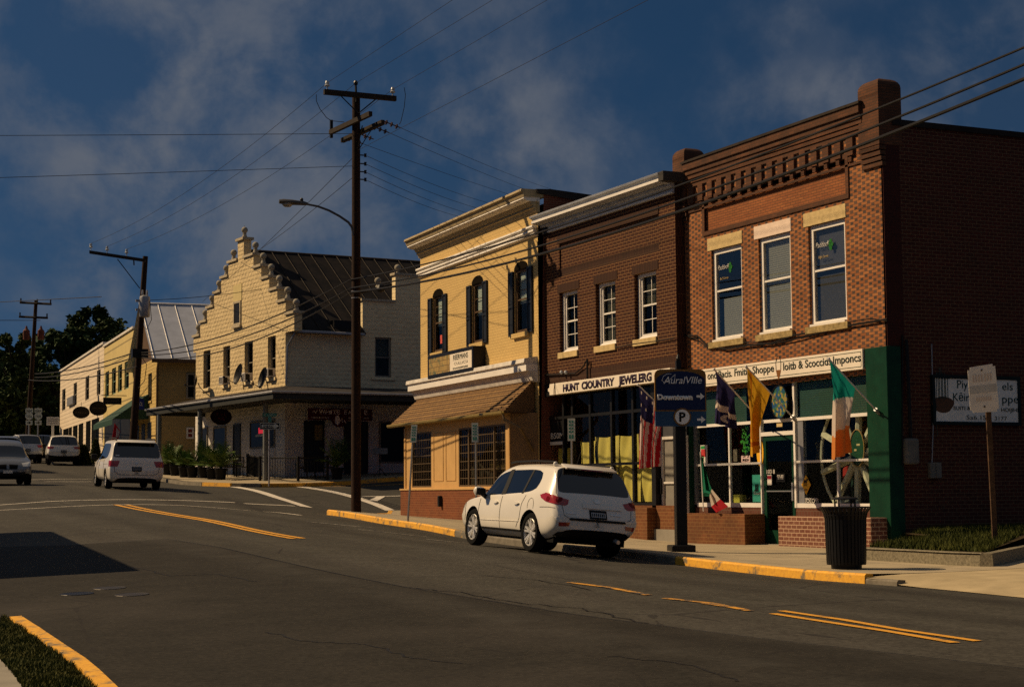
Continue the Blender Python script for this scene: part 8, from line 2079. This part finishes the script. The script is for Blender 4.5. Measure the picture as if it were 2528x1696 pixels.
for sx in (-1, 1): S.line('gate_seam', [(tail(sx*.70), 1.55), (tail(sx*.80), 1.14), (tail(sx*.735), .95), (tail(sx*.70), .74), (tail(sx*.60), .69)], DR, M['seamline'])
b = MB(); b.sweep(W0, [(.37, 1.63), (.41, 1.60), (.64, 1.68), (.64, 1.712)], -.54, .54); S.add('roof_spoiler', b, M['car_white'], bevel=.012, smooth=True)
S_b = MB(); S_b.box(W0, -.22, .22, .375, .40, 1.605, 1.628); S.add('brake_light', S_b, M['lamp_red'])
# sides
for dr_, sx in ((DL, -1), (DRr, 1)):
    f_ = lambda y: side(y, dr_)
    for nm, P_ in (('door_seam', ((3.42, .96), (3.44, .62), (3.36, .42))), ('door_seam', ((2.38, 1.03), (2.38, .40))), ('door_seam', ((1.30, 1.07), (1.42, .90), (1.47, .62), (1.62, .45))), ('door_seam', ((1.62, .40), (3.36, .40))), ('bumper_seam', ((.62, .86), (.30, .87), (.12, .86))), ('bumper_seam', ((4.25, .86), (4.15, .62), (4.2, .5)))):
        S.line(nm, [(f_(y), z) for y, z in P_], dr_, M['seamline'])
    for y0 in (2.50, 1.52):
        h = S.patch('door_handle', [(f_(y), z) for y, z in ((y0, .905), (y0+.05, .93), (y0+.19, .925), (y0+.23, .895), (y0+.16, .875), (y0+.06, .88))], dr_, M['car_white'], .035, step=.06)
        S.patch('handle_recess', [(f_(y), z) for y, z in ((y0+.02, .885), (y0+.20, .88), (y0+.15, .845), (y0+.07, .845))], dr_, M['chrome'], .006, par=h, step=.1)
    S.patch('sill_cladding', [(f_(y), z) for y, z in ((1.46, .40), (3.30, .40), (3.30, .24), (1.46, .24))], dr_, M['clad'], .014, step=.12)
    S.patch('pillar_trim', [(f_(y), z) for y, z in ((2.28, 1.07), (2.48, 1.055), (2.44, 1.56), (2.27, 1.575))], dr_, M['clad'], .005, step=.1)
    S.patch('pillar_trim', [(f_(y), z) for y, z in ((1.46, 1.10), (1.54, 1.095), (1.42, 1.57), (1.35, 1.57))], dr_, M['clad'], .006, step=.1)
    S.line('side_crease', [(f_(y), z) for y, z in ((1.48, .56), (3.30, .54))], dr_, M['car_white'], .02)
    b = MB(); x0 = sx*.90
    rings = []
    for t, w_, h_ in ((0, .03, .05), (.06, .10, .14), (.16, .12, .17), (.24, .11, .15), (.27, .04, .06)):
        rings.append([Vector((x0+sx*t, 3.20-.03*t, 1.10))+Vector((0, w_*.6*math.cos(a), h_*.55*math.sin(a))) for a in (2*math.pi*i/12 for i in range(12))])
    b.loft(rings); mi = S.add('mirror', b, M['car_white'], smooth=True)
    b = MB(); b.box(W0, min(x0+sx*.05, x0+sx*.24), max(x0+sx*.05, x0+sx*.24), 3.10, 3.135, 1.02, 1.16); S.add('mirror_glass', b, M['black'], mi, bevel=.01)
    b = MB(); b.tube([Vector((sx*.86, 3.25, .99)), Vector((sx*.98, 3.20, 1.05))], .05, 6); S.add('mirror_foot', b, M['clad'], mi)
    b = MB(); b.tube([Vector((sx*.60, .70, 1.70)), Vector((sx*.61, .82, 1.735)), Vector((sx*.615, 1.6, 1.745)), Vector((sx*.61, 2.5, 1.725)), Vector((sx*.60, 2.72, 1.70))], .020, 6); S.add('roof_rail', b, M['clad'], smooth=True)
    b = MB(); b.ball(Vector((sx*.605, .74, 1.69)), .05, 8); S.add('rail_end', b, M['car_white'], smooth=True)
f_ = lambda y: side(y, DL)
S.line('fuel_door', [(f_(1.02+.13*math.cos(t)), .87+.15*math.sin(t)) for t in (2*math.pi*i/20 for i in range(21))], DL, M['seamline'], .008)
b = MB(); b.tube([Vector((0, 1.05, 1.71)), Vector((0, .90, 1.98))], .008, 5); S.add('aerial', b, M['black'])
b = MB(); b.tube([Vector((.45, .12, .33)), Vector((.45, -.02, .31))], .04, 8); S.add('exhaust', b, M['chrome'])
for sx in (-1, 1):
    dg = Vector((-sx*.6, -.8, 0)); dd, uu, vv = uvw(dg)
    S.patch('headlight', [(Vector((sx*x, y, 0)).dot(uu), z) for x, y, z in ((.86, 4.30, .86), (.60, 4.55, .80), (.60, 4.6, .68), (.84, 4.45, .70))], dg, M['lamp_clear'], .01, step=.06)

# ---- white minivan driving away
VAN_ST = [(.00, .80, .42, .62, .74, .66, .665), (.05, .90, .34, .72, .82, .80, .81), (.10, .945, .30, .95, .84, 1.00, 1.01), (.16, .955, .28, 1.02, .84, 1.10, 1.12), (.30, .965, .26, 1.06, .80, 1.40, 1.44), (.46, .97, .25, 1.07, .755, 1.655, 1.71), (.60, .972, .24, 1.06, .75, 1.68, 1.745), (.85, .975, .24, 1.04, .75, 1.69, 1.755),
 (1.60, .98, .24, 1.02, .755, 1.70, 1.765), (1.72, .98, .24, 1.015, .755, 1.70, 1.765), (2.75, .98, .24, .98, .76, 1.69, 1.755), (2.87, .98, .24, .975, .76, 1.685, 1.75), (3.35, .975, .24, .955, .74, 1.58, 1.64), (3.75, .97, .25, .945, .76, 1.30, 1.35), (4.15, .965, .26, .93, .79, 1.02, 1.07), (4.45, .95, .27, .89, .76, .93, .97), (4.80, .91, .30, .80, .70, .82, .86), (5.00, .82, .34, .66, .6, .68, .70), (5.07, .72, .38, .5, .5, .52, .53)]
ra, rb = on_ground(264, 1207), on_ground(386, 1207); mid_ = (ra+rb)/2
V = Car('minivan', 'white minivan driving away up the street past the gable building', Vector((mid_.x, mid_.y, 0)), R(4.5), VAN_ST, (7, 8, 9, 10, 11, 12), (12, 13), (3, 4), ((1.02, .345), (4.05, .345)), M['car_white'], .39, .975, .335, 1.68, rim='nine', clad=(0,))
def rear_kit(c, w, zl, lamp_h, lamp_w, plate_z, wide_y=.35):
    for sx in (-1, 1):
        dg = Vector((-sx*.55, .83, 0)); dd, uu, vv = uvw(dg)
        C = [(w*.99, wide_y, zl+lamp_h), (w*.62 if lamp_w > .2 else w*.85, .10, zl+lamp_h), (w*.66 if lamp_w > .2 else w*.85, .10, zl), (w*.99, wide_y*.8, zl)]
        c.patch('tail_light', [(Vector((sx*x, y, 0)).dot(uu), z) for x, y, z in C], dg, M['lamp_red'], .012, step=.06)
    p = c.patch('number_plate', [(tail(x), z) for x, z in ((-.17, plate_z+.08), (.17, plate_z+.08), (.17, plate_z-.08), (-.17, plate_z-.08))], DR, M['clad'], .016, step=.1)
    c.patch('plate_print', [(tail(x), z) for x, z in ((-.14, plate_z+.05), (.14, plate_z+.05), (.14, plate_z-.04), (-.14, plate_z-.04))], DR, mat('plate print', (.10, .11, .12), .5), .02, par=p, step=.1)
rear_kit(V, .955, .80, .20, .3, .72)
V.patch('badge', [(tail(.0)+.06*math.cos(t), .93+.045*math.sin(t)) for t in (2*math.pi*i/14 for i in range(14))], DR, M['chrome'], .014, step=.1)
V.line('gate_seam', [(tail(-.80), .98), (tail(-.76), .60), (tail(-.6), .52), (tail(.6), .52), (tail(.76), .60), (tail(.80), .98)], DR, M['seamline'], .014)
b = MB(); b.sweep(W0, [(.26, 1.66), (.30, 1.64), (.55, 1.72), (.55, 1.745)], -.66, .66); V.add('roof_spoiler', b, M['car_white'], bevel=.01, smooth=True)
V.patch('wiper', [(tail(x), z) for x, z in ((-.74, 1.20), (-.60, 1.205), (-.60, 1.18), (-.74, 1.175))], DR, M['chrome'], .012, step=.1)
for sx in (-1, 1):
    b = MB(); b.tube([Vector((sx*.66, .62, 1.71)), Vector((sx*.67, .75, 1.79)), Vector((sx*.67, 2.6, 1.80)), Vector((sx*.66, 2.8, 1.73))], .022, 6); V.add('roof_rail', b, M['clad'], smooth=True)
    b = MB(); b.box(W0, min(sx*.96, sx*1.18), max(sx*.96, sx*1.18), 3.55, 3.70, 1.0, 1.2); V.add('mirror', b, M['clad'], bevel=.04)
    dr_ = DL if sx < 0 else DRr; f_ = lambda y: side(y, dr_)
    for P_ in (((2.82, 1.0), (2.82, .40)), ((1.60, 1.02), (1.5, .75), (1.55, .40)), ((1.6, .38), (3.6, .38)), ((3.75, .95), (3.7, .42)), ((.5, .88), (1.6, .86))): V.line('door_seam', [(f_(y), z) for y, z in P_], dr_, M['seamline'], .012)
    V.patch('door_handle', [(f_(y), z) for y, z in ((2.62, .85), (2.78, .85), (2.78, .82), (2.62, .82))], dr_, M['car_white'], .03, step=.1)

# ---- smaller traffic and parked cars farther up
def simple(name, label, px, heading, mkey, st, arches, r_arch, glass, ws, rear, face='rear', wr=.35, half=.93, clad=(0, 1)):
    q = on_ground(*px)
    c = Car(name, label, Vector((q.x, q.y, 0)), heading, st, glass, ws, rear, arches, M[mkey], r_arch, half, wr, 1.56, rim='nine', clad=clad)
    return c
K1 = simple('parked_crossover', 'white crossover car parked tail outwards before the cream sided row', (155, 1148), R(8.0), 'car_white', SUV_ST, ((1.03, .36), (3.73, .36)), .41, (7, 8, 9, 10, 11, 12, 13), (13, 14), (3, 4), clad=(0, 1, 2))
rear_kit(K1, .905, .95, .13, .3, .80, .45)
for sx in (-1, 1):
    b = MB(); b.box(W0, min(sx*.92, sx*1.12), max(sx*.92, sx*1.12), 3.15, 3.28, 1.0, 1.17); K1.add('mirror', b, M['clad'], bevel=.04)
K2 = simple('parked_suv', 'dark grey sport utility car parked beyond the white crossover', (104, 1139), R(6.0), 'car_dark', SUV_ST, ((1.03, .36), (3.73, .36)), .41, (7, 8, 9, 10, 11, 12, 13), (13, 14), (3, 4))
rear_kit(K2, .905, .95, .15, .3, .80, .45)
K3 = simple('parked_estate', 'grey car between the silver car and the parked dark one', (64, 1143), R(4.0), 'car_silver', SUV_ST, ((1.03, .36), (3.73, .36)), .41, (7, 8, 9, 10, 11, 12, 13), (13, 14), (3, 4))
rear_kit(K3, .905, .95, .15, .3, .80, .45)
K4 = simple('silver_suv', 'silver sport utility car with a roof rack driving away at the left edge', (8, 1164), R(4.0), 'car_silver', VAN_ST, ((1.02, .345), (4.05, .345)), .40, (7, 8, 9, 10, 11, 12), (12, 13), (3, 4), half=.975)
rear_kit(K4, .955, .80, .32, .1, .72)
for sx in (-1, 1):
    b = MB(); b.tube([Vector((sx*.68, .5, 1.74)), Vector((sx*.68, .55, 1.83)), Vector((sx*.68, 2.8, 1.83)), Vector((sx*.68, 2.9, 1.74))], .025, 6); K4.add('roof_rail', b, M['chrome'])
b = MB(); b.sweep(W0, [(.1, 1.73), (.12, 1.77), (.55, 1.80), (.6, 1.75)], -.6, .6); K4.add('roof_spoiler', b, M['car_silver'])
# oncoming silver car
q = on_ground(13, 1197)
q2 = on_ground(-45, 1197); 
ON_ST = [(y, w, zb, zs, wt, zt, zc) for y, w, zb, zs, wt, zt, zc in SUV_ST]
hdg = R(180+3)
qq = Vector((q.x, q.y, 0)); hv = Vector((math.sin(hdg), math.cos(hdg), 0))
N = Car('oncoming_suv', 'silver grey car coming down the street at the left edge with a lit amber lamp', qq-hv*2.70, hdg, ON_ST, (7, 8, 9, 10, 11, 12, 13), (13, 14), (3, 4), ((1.03, .37), (3.73, .37)), M['car_grey'], .42, .94, .368, 1.60, rim='nine')
FRd = (0, -1, 0); _, uF, _ = uvw(FRd); sF = 1 if uF.x > 0 else -1
for sx in (-1, 1):
    dg = Vector((-sx*.5, -.86, 0)); dd, uu, vv = uvw(dg)
    hl = N.patch('headlight', [(Vector((sx*x, y, 0)).dot(uu), z) for x, y, z in ((.88, 4.28, .88), (.56, 4.56, .82), (.56, 4.6, .70), (.84, 4.42, .70))], dg, M['lamp_clear'], .012, step=.06)
    if sx == 1: N.patch('turn_lamp', [(Vector((sx*.80, 4.40, 0)).dot(uu)+.045*math.cos(t), .79+.045*math.sin(t)) for t in (2*math.pi*i/10 for i in range(10))], dg, M['amber'], .022, par=hl, step=.1)
    N.patch('grille', [(sF*sx*x+0*sF, z) for x, z in ((.05, .78), (.36, .76), (.34, .60), (.05, .60))], FRd, M['well'], .012, step=.07)
    b = MB(); b.box(W0, min(sx*.92, sx*1.14), max(sx*.92, sx*1.14), 3.15, 3.28, 1.0, 1.17); N.add('mirror', b, M['clad'], bevel=.04)
N.patch('lower_intake', [(x, z) for x, z in ((-.62, .50), (.62, .50), (.55, .34), (-.55, .34))], FRd, M['clad'], .02, step=.08)
N.patch('number_plate', [(x, z) for x, z in ((-.17, .56), (.17, .56), (.17, .45), (-.17, .45))], FRd, M['card'], .03, step=.1)
# ------------------------------------------------------------------ trees
def leaf_mat(name, a, b_):
    k = NT(name); k.col(k.mix(k.ramp(k.noise(.55, 4, .6), .35, .65), a, b_)); k.b.inputs['Roughness'].default_value = .75; k.b.inputs['Specular IOR Level'].default_value = .08; return k.m
M['leaf1'] = leaf_mat('dark oak leaves', (.016, .032, .010), (.055, .075, .020)); M['leaf2'] = leaf_mat('deep green leaves', (.014, .034, .013), (.045, .070, .022))
M['bark'] = mat('dark bark', (.03, .024, .018), .9, var=.3, vscale=6)
def tree(px, d, top_py, rx_px, lab, seed, m='leaf1', n=9000, low=.28, leaf=.30):
    r = random.Random(seed); b0 = at_depth(px, 1150, d); b0.z = gz(b0.x, b0.y); top = at_depth(px, top_py, d).z; Hh = top-b0.z; rad = rx_px/FPX*d
    root = thing('tree', lab, 'tree', b0, group='trees behind the far shops')
    b = MB(); b.tube([b0-Vector((0, 0, .3)), b0+Vector((.1, 0, Hh*.3)), b0+Vector((.3, .1, Hh*.62)), b0+Vector((.3, .1, Hh*.85))], Hh*.022, 8, .05)
    cl = []
    for i in range(70):
        h = r.uniform(low, .93); prof = math.sin(math.pi*min(1, (h-low*.7)/(1.04-low*.7)))**.45
        a = r.uniform(0, 6.28); q = rad*prof*math.sqrt(r.random())*.85
        c = b0+Vector((q*math.cos(a), q*math.sin(a), Hh*h)); s_ = rad*r.uniform(.14, .34)*(1.2-.5*h)
        cl.append((c, s_)); t0 = b0+Vector((.2, 0, Hh*max(.2, h-.25))); b.tube([t0, t0.lerp(c, .5)+Vector((0, 0, -.2)), c], .07, 4, .02)
    b.done('trunk', M['bark'], root)
    mb = MB()
    for i in range(n):
        c, s_ = r.choice(cl); v = Vector((r.gauss(0, 1), r.gauss(0, 1), r.gauss(0, .8))).normalized()*s_*(r.random()**.6)*1.15
        p = c+v; L = leaf*r.uniform(.6, 1.3); u = Vector((r.gauss(0, 1), r.gauss(0, 1), r.gauss(0, .6))).normalized()*L; w = u.cross(Vector((r.gauss(0, 1), r.gauss(0, 1), r.gauss(0, 1)))).normalized()*L*.55
        mb.bm.faces.new([mb.bm.verts.new(x) for x in (p-u, p-w, p+u, p+w)])
    mb.done('crown', M[m], root, recalc=False)
T_ = (((225, 188, 737, 100), 'tallest dark tree above the cream sided row', 1, 'leaf1', 20000), ((296, 176, 795, 62), 'dark tree rising behind the leaning pole', 2, 'leaf2', 11000), ((160, 182, 790, 82), 'dark tree between the far pole and the tallest tree', 3, 'leaf2', 15000), ((122, 168, 905, 62), 'low dark tree just left of the cream sided row', 4, 'leaf1', 8000),
      ((30, 165, 806, 62), 'round topped dark tree at the left edge of the picture', 5, 'leaf1', 9000), ((86, 178, 905, 52), 'dark tree behind the far utility pole', 6, 'leaf2', 11000), ((-40, 150, 850, 70), 'dark tree mostly outside the left edge of the picture', 7, 'leaf2', 6000), ((20, 140, 955, 70), 'low dark tree below the round topped one at the left edge', 8, 'leaf1', 7000))
for (px, d, tp_, rx), lab, sd_, m_, n_ in T_: tree(px, d, tp_, rx, lab, sd_, m_, n_, low=.06)
def bush(px, d, top_py, rx_px, lab, seed):
    r = random.Random(seed); b0 = at_depth(px, 1130, d); b0.z = gz(b0.x, b0.y); Hh = at_depth(px, top_py, d).z-b0.z; rad = rx_px/FPX*d; mb = MB()
    root = thing('shrub', lab, 'shrub', b0)
    for i in range(2600):
        v = Vector((r.gauss(0, .5), r.gauss(0, .5), 0))*rad; h = r.random()**.7*Hh*max(.1, 1-(v.length/rad)**2*.6); p = b0+v+Vector((0, 0, h)); L = .10; u = Vector((r.gauss(0, 1), r.gauss(0, 1), r.gauss(0, 1))).normalized()*L; w = u.cross(Vector((r.gauss(0, 1), r.gauss(0, 1), 1))).normalized()*L*.5
        mb.bm.faces.new([mb.bm.verts.new(x) for x in (p-u, p-w, p+u, p+w)])
    mb.done('foliage', M['verge'], root, recalc=False)
bush(207, 100, 1098, 14, 'light green shrub beside the white crossover at the far shops', 31); bush(236, 103, 1083, 12, 'tall grassy shrub in front of the far shop windows', 32)
# a wooded bank far behind on the left, reads as one mass
r = random.Random(77); mb = MB()
for i in range(26000):
    px = r.uniform(-260, 150); d = r.uniform(185, 215); p = at_depth(px, 1150, d); g0_ = gz(p.x, p.y); hmax = (17+3*math.sin(px*.02)+2*math.sin(px*.07+1))*(1 if px < 100 else .8)*.62
    p.z = g0_+hmax*r.random()**.8; L = .5*r.uniform(.6, 1.4); u = Vector((r.gauss(0, 1), r.gauss(0, 1), r.gauss(0, 1))).normalized()*L; w = u.cross(Vector((r.gauss(0, 1), r.gauss(0, 1), 1))).normalized()*L*.6
    mb.bm.faces.new([mb.bm.verts.new(x) for x in (p-u, p-w, p+u, p+w)])
o = mb.done('woods', M['leaf2'], recalc=False); struct(o, 'stuff')
# unseen roof added left of the picture, outlined to throw the wedge of shade on the road
SUN_AZ, SUN_EL = R(38), R(41)
sdir = Vector((-math.cos(SUN_AZ)*math.cos(SUN_EL), math.sin(SUN_AZ)*math.cos(SUN_EL), math.sin(SUN_EL)))   # towards the sun
tipg = on_ground(272, 1409); up_g = on_ground(76, 1312); lo_g = on_ground(-20, 1426)
def lift_to(p, h): return p+sdir*((h-p.z)/sdir.z)
hc = 3.4
a = lift_to(tipg, hc); b1 = lift_to(up_g, hc); c1 = lift_to(lo_g, hc)
ext1 = b1+(Vector((-1, .08, 0)))*14; ext2 = c1+(Vector((-1, 0, 0)))*14
CN = thing('added_shade_roof', 'flat canopy roof on posts beside the street, left of the picture', 'canopy', Vector((a.x-3, a.y, gz(a.x-3, a.y))))  # added unseen roof, there only to throw the shade wedge
mb = MB(); P5 = [a, b1, ext1, ext2, c1]; mb.loft([[Vector((p.x, p.y, hc)) for p in P5], [Vector((p.x, p.y, hc+.45)) for p in P5]]); mb.done('roof', M['old_white'], CN)
for p in (a.lerp(ext1, .35), a.lerp(ext2, .3), ext1.lerp(ext2, .5)):
    mb = MB(); mb.tube([Vector((p.x, p.y, gz(p.x, p.y)-.1)), Vector((p.x, p.y, hc))], .16, 8); mb.done('post', M['grey_metal'], CN)

# ------------------------------------------------------------------ light
sun = bpy.data.lights.new('sun', 'SUN'); sun.energy = 5.0; sun.angle = R(.5); sun.color = (1, .73, .43)
so = bpy.data.objects.new('sun', sun); COL.objects.link(so); so.rotation_euler = sdir.to_track_quat('Z', 'Y').to_euler()
w = bpy.data.worlds.new('World'); SC.world = w; w.use_nodes = True; nt = w.node_tree; nt.nodes.clear()
N_ = nt.nodes.new; L_ = nt.links.new
sky = N_('ShaderNodeTexSky'); sky.sky_type = 'NISHITA'; sky.sun_disc = False; sky.sun_elevation = SUN_EL; sky.sun_rotation = math.atan2(sdir.x, sdir.y)
sky.altitude = 200; sky.air_density = 1.0; sky.dust_density = .4; sky.ozone_density = 3.0
tc = N_('ShaderNodeTexCoord'); sep = N_('ShaderNodeSeparateXYZ'); L_(tc.outputs['Generated'], sep.inputs[0])
def M_(op, a, b=0.0, c=0.0):
    n = N_('ShaderNodeMath'); n.operation = op
    for i, v in enumerate((a, b, c)):
        if isinstance(v, (int, float)): n.inputs[i].default_value = v
        else: L_(v, n.inputs[i])
    return n.outputs[0]
def mixc(f, a, b, mode='MIX'):
    n = N_('ShaderNodeMix'); n.data_type = 'RGBA'; n.blend_type = mode
    for s, v in ((n.inputs[0], f), (n.inputs[6], a), (n.inputs[7], b)):
        if isinstance(v, (int, float)): s.default_value = v
        elif isinstance(v, tuple): s.default_value = (*v, 1)
        else: L_(v, s)
    return n.outputs[2]
def noise(scale, det, rough, dist=0.0, off=(0, 0, 0), sc=(1, 1, 1)):
    mp = N_('ShaderNodeMapping'); mp.inputs['Location'].default_value = off; mp.inputs['Scale'].default_value = sc; L_(tc.outputs['Generated'], mp.inputs[0])
    n = N_('ShaderNodeTexNoise'); L_(mp.outputs[0], n.inputs['Vector']); n.inputs['Scale'].default_value = scale; n.inputs['Detail'].default_value = det; n.inputs['Roughness'].default_value = rough; n.inputs['Distortion'].default_value = dist
    return n.outputs[0]
def rng(v, a, b):
    n = N_('ShaderNodeMapRange'); n.clamp = True; n.interpolation_type = 'SMOOTHSTEP'; L_(v, n.inputs[0]); n.inputs[1].default_value = a; n.inputs[2].default_value = b; return n.outputs[0]
cbv = N_('ShaderNodeCombineXYZ'); L_(sep.outputs[0], cbv.inputs[0]); L_(sep.outputs[1], cbv.inputs[1]); L_(M_('ADD', M_('MULTIPLY', M_('MAXIMUM', sep.outputs[2], 0.0), .75), .22), cbv.inputs[2])
L_(cbv.outputs[0], sky.inputs[0])
OX, OY = 3.3, .4
BLUE = (.185, .335, .425); CLOUD = (2.1, 2.3, 2.75)
# broken cloud: broad banks, puffs and streaks; the even grey overhead, out of view, is added to cut the blue ambient
bank = rng(noise(3.8, 4, .55, .12, (OX, OY, .7), (1, 1, 1.3)), .36, .60)
puff = rng(noise(11, 7, .60, .15, (.4, 2.2, .1), (1, 1, 1.0)), .39, .68)
wisp = rng(noise(26, 5, .6, .2, (2.7, .3, 1.9)), .45, .80)
cl = M_('MULTIPLY', bank, M_('ADD', M_('MULTIPLY', puff, .75), .06))
cl = M_('ADD', cl, M_('MULTIPLY', M_('MULTIPLY', wisp, puff), .30))
over = rng(sep.outputs[2], .30, .62)
cl = M_('MAXIMUM', cl, M_('MULTIPLY', over, .95))
blue = mixc(1.0, sky.outputs[0], BLUE, 'MULTIPLY')
skyc = mixc(M_('MINIMUM', cl, .90), blue, CLOUD)
bg = N_('ShaderNodeBackground'); L_(skyc, bg.inputs[0]); bg.inputs[1].default_value = .06
out = N_('ShaderNodeOutputWorld'); L_(bg.outputs[0], out.inputs[0])
SC.view_settings.view_transform = 'Standard'; SC.view_settings.look = 'None'; SC.view_settings.exposure = 0; SC.view_settings.gamma = 1; SC.view_settings.use_curve_mapping = False
SC.cycles.max_bounces = 6; SC.cycles.transparent_max_bounces = 12; SC.cycles.caustics_reflective = False; SC.cycles.caustics_refractive = False; SC.cycles.use_denoising = False
# drop loose empties' defaults
for o in list(bpy.data.objects):
    if o.type == 'MESH' and len(o.data.vertices) == 0: bpy.data.objects.remove(o)
